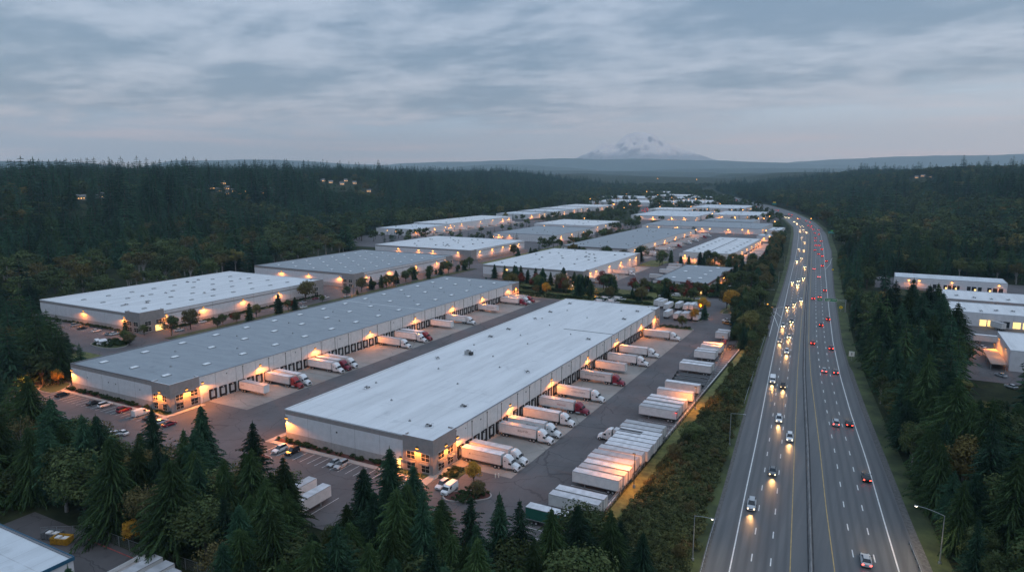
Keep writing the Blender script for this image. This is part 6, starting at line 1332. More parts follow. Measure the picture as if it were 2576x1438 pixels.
# foreground wood: ground points between the camera and the yards
rn = random.Random(21); placed = list(hand)
def fg_ok(x, y):
    if x > -37 + (y < 90) * 4: return False
    if x < -100 and y < 80 and x > -172: return False
    if x > -52 and y > 116: return False
    if -52 > x > -262 and y > 101: return False
    if -262 > x > -300 and y > 146: return False
    if x <= -300 and y > 163: return False
    return True
for i in range(9000):
    y = rn.uniform(34, 172); x = rn.uniform(-430, -34)
    if not fg_ok(x, y): continue
    d = sqrt(x * x + y * y)
    if not clear_of(placed, x, y, 3.9 if d < 200 else 5.2): continue
    q = topix(x, y, 10)
    if not q or q[0] < -250 or q[0] > 1750: continue
    con = rn.random() < .64; h = rn.uniform(15, 24) if con else rn.uniform(9, 15)
    if q[0] < 190 and y > 120: h *= 1.15
    lim = treeline(q[0]) if d < 190 or y < 120 else {True: 620 + max(0, q[0]) * 1.1, False: 0}[x < -262] 
    while h > 5 and topix(x, y, h)[1] < lim + rn.uniform(4, 42): h *= .94
    if h < 5: continue
    if topix(x, y, h)[1] > 1520: continue
    tq = topix(x, y, h); hw_ = h * .26 / q[2] * FPX
    if d < 150 and tq[0] + hw_ > 300 and tq[0] - hw_ < 462 and tq[1] < 1445 and y < 79: continue
    if d < 139 and tq[0] + hw_ * .8 > 330 and tq[0] - hw_ * .8 < 405 and tq[1] < 1330 and y < 92: continue
    placed.append((x, y))
    sp = (rn.choice(['cA', 'cB', 'cC', 'cD', 'cF', 'cG', 'cF']) if d < 210 else rn.choice(['mA', 'mB', 'mC', 'mD'])) if con else (rn.choice(['lA', 'lB', 'lC', 'lS', 'lS']) if d < 230 else rn.choice(['nA', 'nB']))
    trees.append([x, y, -.1, h, sp, rn.uniform(.9, 1.45) * (1.15 if h < 13 else 1), None, 'foreground wood'])
# wood right of the highway (kept off the sheds and yards)
PADS = [(29, 130, 300, 520), (-4, 130, 518, 578)]
def in_pads(x, y, m=2): return any(a - m < x < b_ + m and c - m < y < d + m for a, b_, c, d in PADS)
placed2 = []
PROT = [(2245, 2540, 680, 740, 520), (2400, 2600, 728, 830, 400), (2390, 2600, 830, 1000, 330), (2160, 2250, 700, 730, 520)]
for i in range(30000):
    y = rn.uniform(95, 700) if i % 3 else rn.uniform(95, 330); x = rn.uniform(hw(y, 7) + 6.5, .2 * y + 60)
    if in_pads(x, y): continue
    d = sqrt(x * x + y * y)
    if not clear_of(placed2[-900:], x, y, 5.2 if d < 300 else 7.0): continue
    q = topix(x, y, 8)
    if not q or q[0] > 2750 or q[1] > 1700: continue
    con = rn.random() < .6; h = rn.uniform(17, 28) if con else rn.uniform(10, 17)
    off = x - hw(y, 7)
    if off < 12: h *= .7; 
    while h > 4 and any(a < q[0] < b_ and topix(x, y, h)[1] < e and q[1] > c and d < dd for a, b_, c, e, dd in PROT) and not (2350 < q[0] < 2410 and d < 330): h *= .88
    if h < 4.2: continue
    placed2.append((x, y)); z = terr(x, y)
    sp = (rn.choice(['cA', 'cB', 'cG', 'cD', 'cF']) if d < 230 else rn.choice(['mA', 'mB', 'mC', 'mD'])) if con else (rn.choice(['lA', 'lC', 'lB']) if d < 250 else rn.choice(['nA', 'nB', 'nA']))
    trees.append([x, y, z, h, sp, rn.uniform(.9, 1.2), None, 'wood right of the highway'])
# the dark group of big firs in front of the right hand sheds
for (px, py, h) in ((2240, 725, 26), (2300, 700, 27), (2340, 715, 27), (2380, 735, 26), (2270, 760, 24), (2215, 770, 22), (2350, 790, 24), (2400, 800, 22), (2315, 830, 22), (2255, 705, 27), (2325, 735, 26), (2362, 712, 26), (2285, 730, 26), (2230, 800, 22), (2290, 800, 24), (2375, 780, 24), (2412, 760, 24), (2340, 850, 22), (2260, 860, 20)):
    x, y = at('F', px, py, h); trees.append([x, y, -.1, h, rn.choice(['cA', 'cB', 'cG', 'cC']), 1.3, None, 'tall dark firs before the right hand sheds'])
# hills left and right, and the far valley
def near_pad_left(x, y):
    return x > lerp_tab(XLT, y) - 4
cnt = 0
for ring in range(3):
    pass
FARTREES = []
def scatter(x0, x1, y0, y1, n, dmin, ok, conf, hr, cap=None):
    cell = {}; out = []
    for i in range(n):
        x = rn.uniform(x0, x1); y = rn.uniform(y0, y1)
        if not ok(x, y): continue
        d = sqrt(x * x + y * y); dm = dmin(d); k = (int(x // 12), int(y // 12))
        if any((x - a) ** 2 + (y - b_) ** 2 < dm * dm for i_ in (-1, 0, 1) for j_ in (-1, 0, 1) for a, b_ in cell.get((k[0] + i_, k[1] + j_), ())): continue
        q = topix(x, y, terr(x, y) + 15)
        if not q or q[0] < -160 or q[0] > 2740: continue
        cell.setdefault(k, []).append((x, y)); out.append((x, y, d, q))
    return out
def guard(px, top, d):   # houses in clearings stay in sight
    return any(abs(px - a) < 16 and top < b_ + 6 and d < dd and d > dd - 420 for a, b_, dd in HPOS)
def add_hill(lst, grp):
    for (x, y, d, q) in lst:
        nz = noise.noise(Vector((x * .009, y * .009, 2.0))); edge = abs(lerp_tab(XLT, y) - x) if x < -300 else 99
        con = rn.random() < (.74 + nz * 1.1 if edge > 130 else .15 + nz * .8)
        h = (rn.uniform(17, 30) if rn.random() < .8 else rn.uniform(30, 40)) if con else rn.uniform(11, 20); z = terr(x, y)
        if con and d > 1000: h *= rn.uniform(1.0, 1.3)
        if x > -300: h *= 1.18
        t = topix(x, y, z + h)
        if guard(q[0], t[1], d): continue
        if con: sp = rn.choice(['mA', 'mB', 'mC', 'mD']) if d < 750 else rn.choice(['fA', 'fB', 'fC'])
        else: sp = rn.choice(['nA', 'nB', 'nB', 'nP']) if d < 800 else rn.choice(['gA', 'gB'])
        trees.append([x, y, z - .3, h, sp, rn.uniform(1.05, 1.6) if con else rn.uniform(.9, 1.5), None, grp])
add_hill(scatter(-1500, -360, 165, 1500, 26000, lambda d: 10.2 if d < 900 else 11.0, lambda x, y: x < lerp_tab(XLT, y) - 5 and x * x + y * y < 1500 ** 2, .8, 1), 'wood on the left hill')
add_hill(scatter(-3300, -500, 500, 3400, 30000, lambda d: 9.5, lambda x, y: x < lerp_tab(XLT, y) - 5 and 1500 ** 2 <= x * x + y * y < 3400 ** 2, .8, 1), 'wood on the left hill')
add_hill(scatter(-700, 900, 600, 3400, 36000, lambda d: 9.5 if d < 1400 else 11, lambda x, y: x > hw(min(y, 3000), 7) + 10 and y > 680 and x * x + y * y < 3400 ** 2, .8, 1), 'wood on the right hill')
# taller single firs breaking the skyline
for i in range(420):
    px = rn.choice((rn.uniform(-40, 1160), rn.uniform(380, 1130), rn.uniform(600, 1130), rn.uniform(2150, 2620))) ; rr = ray(px, 435); k = 1 / sqrt(rr[0] ** 2 + rr[1] ** 2); d = rn.uniform(820, 1350) if px < 1300 else rn.uniform(1300, 1900)
    x, y = rr[0] * k * d, rr[1] * k * d; z = terr(x, y); want = rn.uniform(392, 426) if 420 < px < 1160 else rn.uniform(412, 440)
    h = HC + (435 - want) / FPX * d - z
    if z < 20 or h < 16: continue
    h = min(h, 52); trees.append([x, y, z - .3, h, rn.choice(['fA', 'fB', 'mB', 'mA', 'mC']), rn.uniform(.85, 1.15) if h > 30 else 1.1, None, 'wood on the left hill' if px < 1300 else 'wood on the right hill'])
# trees in the valley between buildings
BOX = [(-262, -196, 586, 832), (-150, -108, 590, 745), (-420, -314, 505, 620), (-262, -175, 430, 565), (-562, -500, 675, 950), (-600, -500, 1010, 1410), (-418, -326, 832, 940), (-396, -312, 684, 810), (-288, -130, 895, 1080), (-372, -258, 1095, 1270), (-400, -322, 1288, 1376), (-350, -238, 1388, 1550), (-258, -176, 1168, 1304), (-626, -450, 1540, 1696), (-726, -560, 1800, 1990), (-460, -355, 1585, 1765), (-520, -428, 1845, 2050), (-740, -635, 2295, 2475), (-604, -500, 2005, 2165), (-200, -60, 560, 900), (-505, -455, 680, 960), (-130, -105, 800, 965)]
def valley_ok(x, y):
    if x > hw(min(y, 3000), 1) - 8 or x < lerp_tab(XLT, y) + 8: return False
    if any(a - 4 < x < b_ + 4 and c - 6 < y < d + 6 for a, b_, c, d in BOX): return False
    rx = -292 - (y - 950) * .33
    if 940 < y < 1800 and abs(x - rx) < 13: return False
    return noise.noise(Vector((x * .02, y * .02, 7))) > (-.05 if y < 1100 else -.25)
for (x, y, d, q) in scatter(-1150, -40, 560, 3400, 20000, lambda d: 8.5 if d < 1500 else 10, valley_ok, .6, 1):
    con = rn.random() < .5; h = rn.uniform(7, 13) if y < 1400 else rn.uniform(11, 20); 
    trees.append([x, y, terr(x, y), h, rn.choice(['fA', 'fB', 'fC']) if con else rn.choice(['gA', 'gB']), rn.uniform(1.0, 1.4), None, 'trees between the valley buildings'])
# landscape trees, placed one by one: (x, y, h, species, label, group)
gx1, gy1 = at('C4', 1060, 1230); gx2, gy2 = at('C4', 1200, 1225)
LS = [(gx1, gy1, 5.6, 'oG', 'golden lamp-lit bushy tree behind the fence of the lower left yard, left one', None), (gx2, gy2, 6.2, 'oO', 'golden lamp-lit bushy tree behind the fence of the lower left yard, right one', None), (-258.9, 135.2, 6.2, 'oG', 'golden tree lit by a lamp at the far left road bend', None), (-79.6, 131.5, 4.6, 'oO', 'olive tree on the red-mulch island by the nearest truck', None), (-84.5, 137.5, 6.0, 'oG', 'yellow-lit round tree beside the walk by the nearest truck', None)]
g_ = 'small firs in a row before the centre white-roofed warehouse'
for i, (x, y) in enumerate(((-246, 432), (-236, 429), (-228, 428.5), (-220.5, 425), (-215, 423.5), (-208.5, 423), (-202, 422), (-196, 421), (-188, 424), (-180.5, 425), (-186, 420))): LS.append((x, y, R.uniform(7.5, 10.5), ('yA', 'yB')[i % 2], 'small fir before the centre white-roofed warehouse, %s from the left' % ordn(i), g_))
LS += [(-191.5, 389, 4.6, 'oO', 'small tree in the island left of the golden one past the grey roof', None), (-183, 387, 6.3, 'oG', 'golden round tree in the island past the far end of the grey roof', None), (-162, 389, 11, 'yA', 'tall dark fir standing by the white lamp post', None), (-155.5, 392, 9, 'yB', 'second fir right of the white lamp post', None),
 (-283.5, 243, 8, 'yB', 'small fir beside the long grey roof, nearest', None), (-287, 266, 8.5, 'yB', 'small fir beside the long grey roof, second', None), (-286, 277, 6, 'yA', 'short dark fir beside the long grey roof, third', None), (-301, 300, 9.5, 'oO', 'olive conifer-shaped tree at the far office of the left white-roofed warehouse', None), (-296, 218, 7.6, 'oO', 'round olive tree at the near office of the left warehouse', None), (-316, 197.5, 5.4, 'yB', 'slim tree against the near office of the left warehouse', None),
 (-304, 199, 4, 'oL', 'dark round shrub-like tree by the lit entrance', None), (-298, 186, 4.6, 'oL', 'small round tree in the island before the left office corner', None), (-292, 184, 4.2, 'oO', 'small olive tree right of the island before the left office corner', None), (-288, 239, 4.4, 'oO', 'small brown-green tree beside the long grey roof', None), (-290, 232, 4.4, 'oL', 'small leafy tree at the edge of the grey roof', None),
 (-294, 242, 3.2, 'oR', 'small red tree beside the left white-roofed warehouse', None), (-291, 280, 3.4, 'oR', 'second small red tree beside the left white-roofed warehouse', None), (-84.3, 336, 4.6, 'oL', 'round green tree on the island at the far office of the front warehouse', None), (-82.6, 354, 5.2, 'oG', 'yellow-lit tree in front of the small trailer yard', None), (-79, 360, 6.4, 'yA', 'dark slim tree right of the yellow one by the small trailer yard', None), (-82.5, 375, 7, 'oG', 'golden-lit tree at the street corner past the small trailer yard', None),
 (-71.5, 392, 9, 'oG', 'tall orange-lit tree at the entrance beside the highway hedge', None), (-74.5, 396, 8.5, 'oO', 'brown tree behind the orange-lit one at the entrance', None)]
for i in range(46):
    x = -228 + (i * 13.7) % 134; y = 389 + (i * 7.3) % 38
    LS.append((x, y, R.uniform(4.5, 9.5), ('yA', 'oL', 'oO', 'yB', 'oL', 'oR', 'yA')[i % 7], None, 'planted belt beyond the two long warehouses'))
for i in range(70):
    t = i / 70; y = 395 + 440 * t; x = hw(y, 1) - 9 - R.uniform(0, 11)
    LS.append((x, y, R.uniform(6, 11), ('yA', 'oL', 'yB', 'yA', 'oO')[i % 5], None, 'dark hedge of trees between park and highway'))
for i in range(34):
    y = 306 + i * 3.0; x = -51.5 - (y - 306) * .17 + R.uniform(-3.5, 6)
    if x > hw(y, 1) - 4: continue
    LS.append((x, y, R.uniform(5, 9), ('yA', 'oL', 'yB')[i % 3], None, 'dark trees between yard corner and slip road'))
for i in range(60):
    y = 205 + (i * 9.7) % 270; x = -291 + R.uniform(-3, 6) + (0 if y < 350 else -2); LS.append((x, y, R.uniform(3, 7.5), ('oL', 'yB', 'oO', 'yA', 'oL')[i % 5], None, 'planted strip left of the long grey roof')) if i > 14 and not (320 > y > 296) and y > 330 or i % 5 == 0 else None
for i in range(80):
    side = i % 4
    if side == 0: x, y = -262 - R.uniform(2, 36), R.uniform(505, 835)
    elif side == 1: x, y = R.uniform(-175, -100), R.uniform(553, 582)
    elif side == 2: x, y = -92 + R.uniform(-2, 14), R.uniform(440, 590)
    else: x, y = R.uniform(-258, -180), R.uniform(562, 582)
    if x > hw(y, 1) - 7: continue
    LS.append((x, y, R.uniform(5, 10), ('yA', 'oL', 'yB', 'oO', 'oL')[(i * 3) % 5], None, 'garden trees between the middle warehouses'))
for i in range(40): LS.append((-134 + (i * 7.9) % 46, 428 + (i * 3.1) % 9, R.uniform(3.5, 7), ('oL', 'oO', 'oR', 'oL', 'yA')[i % 5], None, 'garden trees below the brown-fascia building'))
for i in range(24): LS.append((-50 + 3 * ((i * 5) % 7) - 0 if 0 else hw(100 + i * 9, 1) - 3 - R.uniform(1, 8), 100 + i * 9, R.uniform(2.6, 4.5), ('oL', 'oO')[i % 2], None, 'scattered small trees on the bank beside the highway'))
LS += [(-42.8, 187, 5.4, 'oL', 'round dark tree on the bank beside the second trailer cluster', None), (-41.5, 225, 5.0, 'oL', 'round dark tree on the bank beside the flatbeds', None), (-43.5, 172, 4.5, 'oO', 'olive bushy tree lit by the yard lamp on the bank', None)]
BELT = {'planted belt beyond the two long warehouses': 'tree in the belt past the long roofs', 'dark hedge of trees between park and highway': 'tree in the dark highway hedge', 'dark trees between yard corner and slip road': 'tree between yard corner and slip road',
 'planted strip left of the long grey roof': 'tree in the strip left of the grey roof', 'garden trees between the middle warehouses': 'tree between the middle warehouses', 'garden trees below the brown-fascia building': 'tree below the brown-fascia building', 'scattered small trees on the bank beside the highway': 'tree on the rough highway bank'}
KT = {'yA': 'dark conifer ', 'yB': 'green conifer ', 'oL': 'leafy green ', 'oO': 'olive brown ', 'oR': 'red ', 'oG': 'golden '}
nc = dict(conifer=0, broadleaf=0)
belts = {}
for t in LS:
    if t[4] is None: belts.setdefault((t[5], t[3]), []).append(t)
BORD = {}
LS = [t if i < 5 else (t[0], t[1], t[2] * (1.0 if t[5] and 'bank' in t[5] else 1.3), t[3], t[4], t[5]) for i, t in enumerate(LS)]
belts = {}
for t in LS:
    if t[4] is None: belts.setdefault((t[5], t[3]), []).append(t)
for (gp, sp), l in belts.items():
    ax = (lambda t: t[1]) if any(w_ in gp for w_ in ('highway', 'slip', 'strip left')) else (lambda t: topix(t[0], t[1], 0)[0])
    for i, t in enumerate(sorted(l, key=ax)): BORD[id(t)] = ordn(i) + (' from the near end' if any(w_ in gp for w_ in ('highway', 'slip', 'strip left')) else ' from the left')
for t in LS:
    (x, y, h, sp, lb, gp) = t
    o = tree_thing(sp, x, y, -.05, h, R.uniform(0, 6.28), R.uniform(.9, 1.15)); nc[PT[sp]['kind']] += 1
    if lb: tag(o, lb, 'tree', gp)
    else: tag(o, '%s%s, %s' % (KT[sp], BELT[gp], BORD[id(t)]), 'tree', gp + ', ' + KT[sp].strip())
# one by one up to three hundred of a kind, the largest in the picture first; the rest as one wood of firs and one of broad-leaved trees
def size(t):
    q = topix(t[0], t[1], t[2] + t[3] * .6)
    if not q or q[0] < -40 or q[0] > 2620 or q[1] < 300 or q[1] > 1560: return 0
    return t[3] / q[2]
trees.sort(key=lambda t: -size(t) - (10 if t[6] else 0))
rest = dict(conifer=[], broadleaf=[])
ANCH = {'foreground wood': [(30, 0, 'the left picture edge'), (150, 0, 'the golden tree at the bend'), (260, 0, 'the parked black car'), (360, 0, 'the parked white van'), (450, 0, 'the lit grey-roofed office'), (560, 0, 'the lane between the warehouses'), (660, 0, "the front warehouse's rear corner"), (780, 0, 'the two white trailers'), (900, 0, 'the empty parking bays'), (1010, 0, 'the lit side door'), (1100, 0, 'the front office corner'), (1190, 0, 'the planted island'), (1290, 0, 'the open yard asphalt'), (1390, 0, 'the green trailer'), (1490, 0, 'the nearest fence trailers'), (1600, 0, 'the foot of the rough bank')],
 'wood right of the highway': [(2390, 1350, 'the curved highway lamp'), (2560, 1400, 'the bottom right corner'), (2560, 1150, 'the right picture edge'), (2280, 1150, 'the nearest car driving away'), (2200, 1000, 'the stretch below the square sign'), (2150, 900, 'the square pale sign'), (2130, 770, 'the overhead green sign'), (2430, 950, 'the slatted carport'), (2300, 820, 'the tall fir clump'), (2450, 700, 'the farthest right shed'), (2130, 620, 'the far teal sign'), (2350, 620, 'the hill behind the sheds')],
 'tall dark firs before the right hand sheds': [(2300, 700, 'the farthest right shed')],
 'wood on the left hill': [(60, 700, 'the left picture edge'), (220, 720, 'the near end of the left white roof'), (420, 700, 'the middle of the left white roof'), (600, 660, 'the far end of the left white roof'), (760, 640, 'the left grey roof'), (920, 600, 'the far end of the left grey roof'), (1050, 560, 'the hill foot sheds'), (1300, 520, 'the distant shed chain'), (300, 600, 'the lower left slope'), (600, 560, 'the middle of the slope')],
 'wood on the right hill': [(2100, 560, 'the highway bend'), (2300, 560, 'the slope above the sheds'), (2500, 560, 'the upper right edge')], 'trees between the valley buildings': [(1400, 600, 'the middle warehouses'), (1700, 560, 'the wide grey building'), (1100, 620, 'the hill foot')]}
pick = []
for t in trees:
    kd = PT[t[4]]['kind']
    if nc[kd] < 298 and size(t) > 0: nc[kd] += 1; pick.append(t)
    else: rest[kd].append(t)
LOOK = {}; slots = {}
for t in pick:
    if t[6]: continue
    q = topix(t[0], t[1], t[2] + t[3]); kd = PT[t[4]]['kind']
    look = 'dark fir' if kd == 'conifer' else 'leafy tree'
    if t[4] in ('cB', 'cD', 'cF', 'mD'): look = 'light drooping fir'
    if t[4] in ('cE', 'cC'): look = 'slim fir'
    if t[4] in ('lS', 'lB', 'nB', 'nP'): look = 'pale-trunked leafy tree'
    a_ = min(ANCH[t[7]], key=lambda a: abs(a[0] - q[0]) + (abs(a[1] - q[1]) if a[1] else 0)); LOOK[id(t)] = (look, a_[2]); slots.setdefault((look, a_[2], t[7]), []).append((q[1], q[0], t))
NUM = {}
for k, l in slots.items():
    l.sort(key=lambda e_: (e_[0], e_[1]))
    for i, e_ in enumerate(l): NUM[id(e_[2])] = (i, len(l))
WH = {'foreground wood': 'in the wood below', 'wood right of the highway': 'in the wood by', 'tall dark firs before the right hand sheds': 'of the tall clump before', 'wood on the left hill': 'by', 'wood on the right hill': 'on the right hill by', 'trees between the valley buildings': 'in the valley by'}
for t in pick:
    o = tree_thing(t[4], t[0], t[1], t[2], t[3], R.uniform(0, 6.28), t[5])
    if t[6]: tag(o, t[6], 'tree'); continue
    lk, an = LOOK[id(t)]; i, n_ = NUM[id(t)]
    tag(o, '%s %s %s%s' % (lk, WH[t[7]], an, '' if n_ == 1 else ', %s down' % ordn(i)), 'tree', t[7] + ', ' + lk)
def stuff(name, pts, keys, label, cat, kindname='stuff', protos=None):
    """one object: points carrying a turn, a size and a species, each dressed with a tree by geometry nodes"""
    me = bpy.data.meshes.new(name); me.from_pydata([(p[0], p[1], p[2]) for p in pts], [], [])
    for an, tp, vals in (('turn', 'FLOAT', [R.uniform(0, 6.28) for p in pts]), ('size', 'FLOAT', [p[3] for p in pts]), ('wide', 'FLOAT', [p[5] for p in pts]), ('kind_of', 'INT', [keys.index(p[4]) for p in pts])):
        a = me.attributes.new(an, tp, 'POINT'); a.data.foreach_set('value', vals)
    o = bpy.data.objects.new(name, me); COL.objects.link(o)
    g = bpy.data.node_groups.new(name, 'GeometryNodeTree'); g.interface.new_socket('Geometry', in_out='INPUT', socket_type='NodeSocketGeometry'); g.interface.new_socket('Geometry', in_out='OUTPUT', socket_type='NodeSocketGeometry')
    gi = g.nodes.new('NodeGroupInput'); gout = g.nodes.new('NodeGroupOutput'); outer = g.nodes.new('GeometryNodeJoinGeometry')
    def attr(n_, dt='FLOAT'): a = g.nodes.new('GeometryNodeInputNamedAttribute'); a.data_type = dt; a.inputs[0].default_value = n_; return a.outputs[0]
    for i, k in enumerate(keys):
        jn = g.nodes.new('GeometryNodeJoinGeometry')
        for ob in (protos[k] if protos else FIRST[k][1:]):
            oi = g.nodes.new('GeometryNodeObjectInfo'); oi.inputs[0].default_value = ob; oi.transform_space = 'ORIGINAL'; g.links.new(oi.outputs['Geometry'], jn.inputs[0])
        ip = g.nodes.new('GeometryNodeInstanceOnPoints'); g.links.new(gi.outputs[0], ip.inputs['Points']); gt = g.nodes.new('GeometryNodeGeometryToInstance'); g.links.new(jn.outputs[0], gt.inputs[0]); g.links.new(gt.outputs[0], ip.inputs['Instance'])
        cmp_ = g.nodes.new('FunctionNodeCompare'); cmp_.data_type = 'INT'; cmp_.operation = 'EQUAL'
        isock = [s_ for s_ in cmp_.inputs if s_.type == 'INT']; g.links.new(attr('kind_of', 'INT'), isock[0]); isock[1].default_value = i; g.links.new(cmp_.outputs[0], ip.inputs['Selection'])
        rv = g.nodes.new('ShaderNodeCombineXYZ'); g.links.new(attr('turn'), rv.inputs[2]); g.links.new(rv.outputs[0], ip.inputs['Rotation'])
        sv = g.nodes.new('ShaderNodeCombineXYZ'); mu = g.nodes.new('ShaderNodeMath'); mu.operation = 'MULTIPLY'; g.links.new(attr('size'), mu.inputs[0]); g.links.new(attr('wide'), mu.inputs[1])
        g.links.new(mu.outputs[0], sv.inputs[0]); g.links.new(mu.outputs[0], sv.inputs[1]); g.links.new(attr('size'), sv.inputs[2]); g.links.new(sv.outputs[0], ip.inputs['Scale'])
        g.links.new(ip.outputs[0], outer.inputs[0])
    g.links.new(outer.outputs[0], gout.inputs[0]); md = o.modifiers.new('dress', 'NODES'); md.node_group = g
    return tag(o, label, cat, None, kindname)
for kd, nm_, lb, ct in (('conifer', 'fir_forest', 'dense dark fir forest covering the hills on both sides of the valley', 'forest'), ('broadleaf', 'broadleaf_forest', 'paler leafy trees along the hill foot and through the valley', 'forest')):
    pts = [[t[0], t[1], t[2], t[3] / PT[t[4]]['h'], t[4], t[5]] for t in rest[kd]]; keys = sorted(set(p[4] for p in pts))
    for k in keys:
        if k not in FIRST:   # make sure each species stands somewhere as a tree of its own
            j = [i for i, p in enumerate(pts) if p[4] == k][0]; p = pts.pop(j); o = tree_thing(k, p[0], p[1], p[2], p[3] * PT[k]['h'], 0); tag(o, '%s %s deep inside the dense wood on the hill' % (('broad', 'slim', 'tall', 'dense', 'round')[keys.index(k) % 5], 'fir' if kd == 'conifer' else 'leafy tree'), 'tree', 'trees deep in the woods')
    keys = sorted(set(p[4] for p in pts)); print('STUFF', nm_, len(pts)); stuff(nm_, pts, keys, lb, ct)
print('TREES individually', nc)
# bushes: clipped hedges along the warehouses and the rough bank beside the highway
def bush_obj(seed, r, h, n, ls, m, name='bush'):
    v, f, cl = leafy_mesh(seed, h, r, 9, n // 9, ls, trunk=.0, flat=.8); v = [(x, y, max(z, 0)) for x, y, z in v]; return mesh_obj(name, v, f, M[m])
B1_ = bush_obj(81, 1.3, 1.9, 360, .17, 'bush'); B1_.location = (-44.2, 140, -.1); tag(B1_, 'rough bush on the bank beside the long trailer row', 'bush'); B2_ = bush_obj(82, 1.7, 1.5, 360, .18, 'bush'); B2_.location = (-41.5, 132, -.1); tag(B2_, 'wide rough bush on the bank near the foreground firs', 'bush')
H1_ = bush_obj(83, .75, 1.0, 270, .10, 'hedge'); H1_.location = (-149.2, 135.4, .1); tag(H1_, 'low clipped bush at the left end of the bed along the front warehouse', 'bush')
pts = []
for i in range(9000):
    y = rn.uniform(96, 405); x0 = -46.6 if y < 330 else -48 - (y - 330) * .2; x1 = hw(y, 1) - 3.6
    if x1 < x0 + .5: continue
    x = rn.uniform(x0, x1)
    pts.append([x, y, -.2 + 1.2 * S(min(x - x0, x1 - x) / 7), rn.uniform(.6, 1.35) * (1.0 if x > x0 + 2 else .6), rn.choice('ab'), rn.uniform(.8, 1.3)])
pts = pts[:4200]
stuff('bramble_thicket', pts, ['a', 'b'], 'rough brown and green thicket on the bank between trailers and highway', 'thicket', protos={'a': (B1_,), 'b': (B2_,)})
pts = []
for (x0, x1, y0, y1, dn, sc_) in ((-149, -106.5, 134.5, 136.1, .55, 1.0), (-251, -206, 133.4, 135.1, .55, 1.0), (-104.5, -98, 133.8, 136, .4, .5), (-94, -89.8, 136.6, 143, .6, .8), (-203, -196, 133.2, 135, .6, .7), (-307.3, -304.8, 215, 318, .5, 1.0), (-392, -322, 198.2, 200, .55, 1.0), (-84.5, -78.6, 127.5, 134.8, 1.0, .8), (-230, -95, 384.5, 387, .5, 1.6), (-229, -95, 400, 404, .35, 2.0), (-94.5, -80, 332.5, 336.5, .5, .8), (-194, -167, 378, 383, .25, .9), (-262, -252, 160, 236, .28, 1.9), (-252, -262, 140, 160, .4, 1.6), (-92, -64, 425, 520, .12, 2.6), (-308, -294, 177, 186, .35, 1.4)):
    n_ = int(abs((x1 - x0) * (y1 - y0)) * dn * 1.7)
    for i in range(n_): pts.append([rn.uniform(x0, x1), rn.uniform(y0, y1), .1, sc_ * rn.uniform(.8, 1.2), 'h', rn.uniform(.9, 1.2)])
stuff('hedge_planting', pts, ['h'], 'clipped hedges and shrub beds along the warehouse walls and belts', 'hedge', protos={'h': (H1_,)})

# ------------------------------------------------------------------ far hills and the snow mountain
def hillmat(name, c, c2): return mat(name, c, .95, .1, .004, c2=c2, detail=10)
HM = hillmat('far wooded hill', (.022, .038, .032), (.045, .065, .05))
def ridge(prof, dist, depth, seed, base=-5, m=None, name='hills'):
    """prof: picture (x, y) of the crest; a real ridge with rounded flanks at that distance"""
    prof = [(a_, 435 - (435 - c_) * .56) for a_, c_ in prof]; b = MB(); n = 90; rows = 9; x0, x1 = prof[0][0], prof[-1][0]
    for j in range(rows + 1):
        v_ = j / rows; bell = sin(pi * v_) ** .8
        for i in range(n + 1):
            px = x0 + (x1 - x0) * i / n; py = lerp_tab(prof, px); rr = ray(px, 435); k = 1 / sqrt(rr[0] ** 2 + rr[1] ** 2); dd = dist - depth / 2 + depth * v_
            crest = HC + (435 - py) / FPX * dist; X, Y = rr[0] * k * dd, rr[1] * k * dd
            nz = noise.fractal(Vector((X * .0011, Y * .0011, seed)), .9, 2.1, 6)
            b.v.append((X, Y, base + (crest - base) * bell * (1 + .10 * nz * (1 if bell < .98 else .5))))
    for j in range(rows):
        for i in range(n): a = j * (n + 1) + i; b.f.append((a, a + 1, a + n + 2, a + n + 1)); b.m.append(0)
    b.mats = [m or HM]; o = b.build(name, None, smooth=True); return tag(o, kind='structure')
ridge([(-700, 400), (-200, 396), (60, 396), (160, 395), (240, 402), (330, 420), (420, 434)], 10026, 2424, 1.0)
ridge([(300, 436), (370, 408), (440, 388), (560, 385), (700, 383), (800, 389), (880, 398), (1000, 404), (1100, 414), (1180, 430)], 13908, 3233, 2.0)
ridge([(880, 432), (1000, 396), (1130, 388), (1250, 384), (1330, 378), (1420, 374), (1500, 377), (1700, 378), (1850, 388), (2050, 400), (2300, 412)], 16818, 3879, 3.0)
ridge([(1080, 432), (1150, 409), (1230, 399), (1330, 402), (1420, 412), (1500, 424)], 11320, 2101, 4.0)
ridge([(1500, 436), (1700, 420), (1900, 417), (2150, 420), (2500, 424), (3000, 420)], 10672, 2262, 5.0)
ridge([(1800, 432), (2000, 392), (2200, 376), (2450, 372), (2700, 368), (3200, 370)], 20052, 4204, 6.0)
ridge([(1100, 437), (1250, 424), (1400, 426), (1600, 430), (1800, 434)], 7600, 1616, 7.0, base=20)
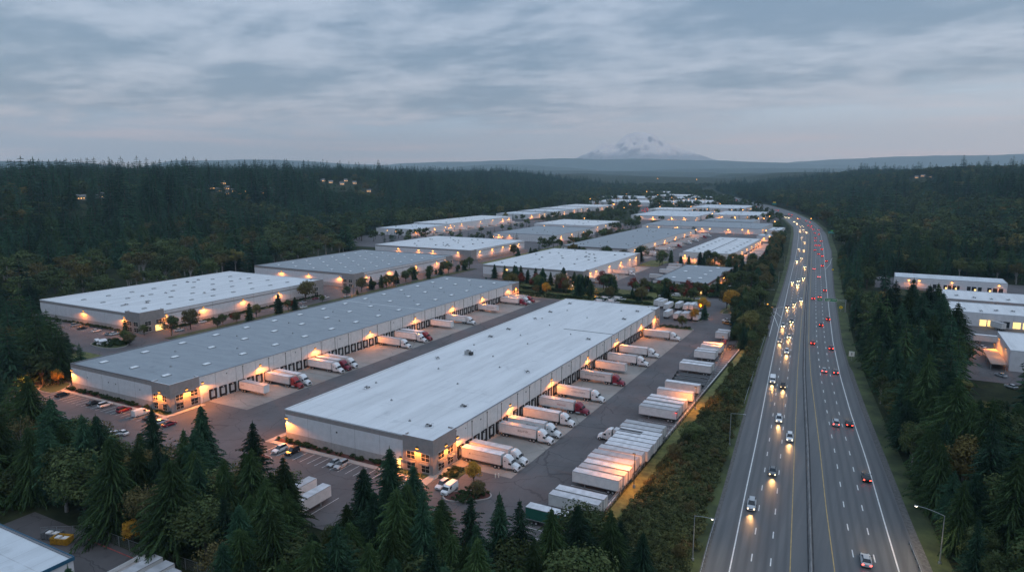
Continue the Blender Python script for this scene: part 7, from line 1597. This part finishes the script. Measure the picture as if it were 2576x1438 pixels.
def snowmat():
    m, t, b = bsdf('snow and rock'); b.inputs['Roughness'].default_value = .8; g = N(t, 'ShaderNodeNewGeometry'); s_ = N(t, 'ShaderNodeSeparateXYZ'); LK(t, g.outputs['Normal'], s_.inputs[0]); p = N(t, 'ShaderNodeSeparateXYZ'); LK(t, g.outputs['Position'], p.inputs[0])
    tcn = N(t, 'ShaderNodeTexCoord'); a = N(t, 'ShaderNodeTexNoise', i_Scale=.0038, i_Detail=8.0, i_Roughness=.65); LK(t, tcn.outputs['Object'], a.inputs['Vector'])
    f = MATH(t, 'ADD', MATH(t, 'MULTIPLY', s_.outputs[2], .9), MATH(t, 'MULTIPLY', a.outputs['Fac'], .9)); f = SMOOTH(t, f, .92, 1.12)
    lo = MATH(t, 'ADD', p.outputs[2], MATH(t, 'MULTIPLY', a.outputs['Fac'], 220)); f = MATH(t, 'MULTIPLY', f, SMOOTH(t, lo, 560, 740))
    LK(t, MIX(t, f, (.30, .34, .40), (.72, .75, .79)), b.inputs['Base Color']); return m
b = MB(); D_ = 18500; prof = [(1250, 432), (1380, 420), (1450, 398), (1480, 384), (1500, 372), (1520, 360), (1545, 365), (1560, 352), (1575, 340), (1600, 335), (1625, 338), (1640, 340), (1660, 355), (1690, 370), (1735, 384), (1790, 402), (1880, 422), (1990, 432)]
n, rows = 210, 60
for j in range(rows + 1):
    for i in range(n + 1):
        px = 1250 + 740 * i / n; rr = ray(px, 435); k = 1 / sqrt(rr[0] ** 2 + rr[1] ** 2); dd = D_ - 1900 + 3800 * j / rows; crest = HC + (435 - lerp_tab(prof, px)) / FPX * D_ * .97
        v_ = abs(j / rows - .5) * 2; X, Y = rr[0] * k * dd, rr[1] * k * dd
        nz = 1 - abs(noise.fractal(Vector((X * .0013, Y * .0013, 3.3)), .8, 2.1, 7)) * 2
        hh = (crest - 60) * max(0, 1 - v_) ** 1.05; b.v.append((X, Y, 60 + hh * (1 + .13 * (nz - .6) * min(1, v_ * 6)) + (nz - .5) * 75 * min(v_ * 8, 1) * (1 - v_)))
for j in range(rows):
    for i in range(n): a = j * (n + 1) + i; b.f.append((a, a + 1, a + n + 2, a + n + 1)); b.m.append(0)
b.mats = [snowmat()]; tag(b.build('snow_mountain', None, smooth=True), kind='structure')
# ------------------------------------------------------------------ air
b = MB(); b.box(-19800, 19800, -2300, 21400, -14, 1240); hz = b.build('haze', None); tag(hz, kind='stuff'); 
m = bpy.data.materials.new('haze'); m.use_nodes = True; t = m.node_tree; t.nodes.clear(); ou = N(t, 'ShaderNodeOutputMaterial'); pv = N(t, 'ShaderNodeVolumePrincipled')
pv.inputs['Color'].default_value = (.54, .82, 1.0, 1); pv.inputs['Absorption Color'].default_value = (1, 1, 1, 1); pv.inputs['Density'].default_value = HAZE; pv.inputs['Anisotropy'].default_value = 0.0; LK(t, pv.outputs[0], ou.inputs['Volume']); hz.data.materials.clear(); hz.data.materials.append(m)
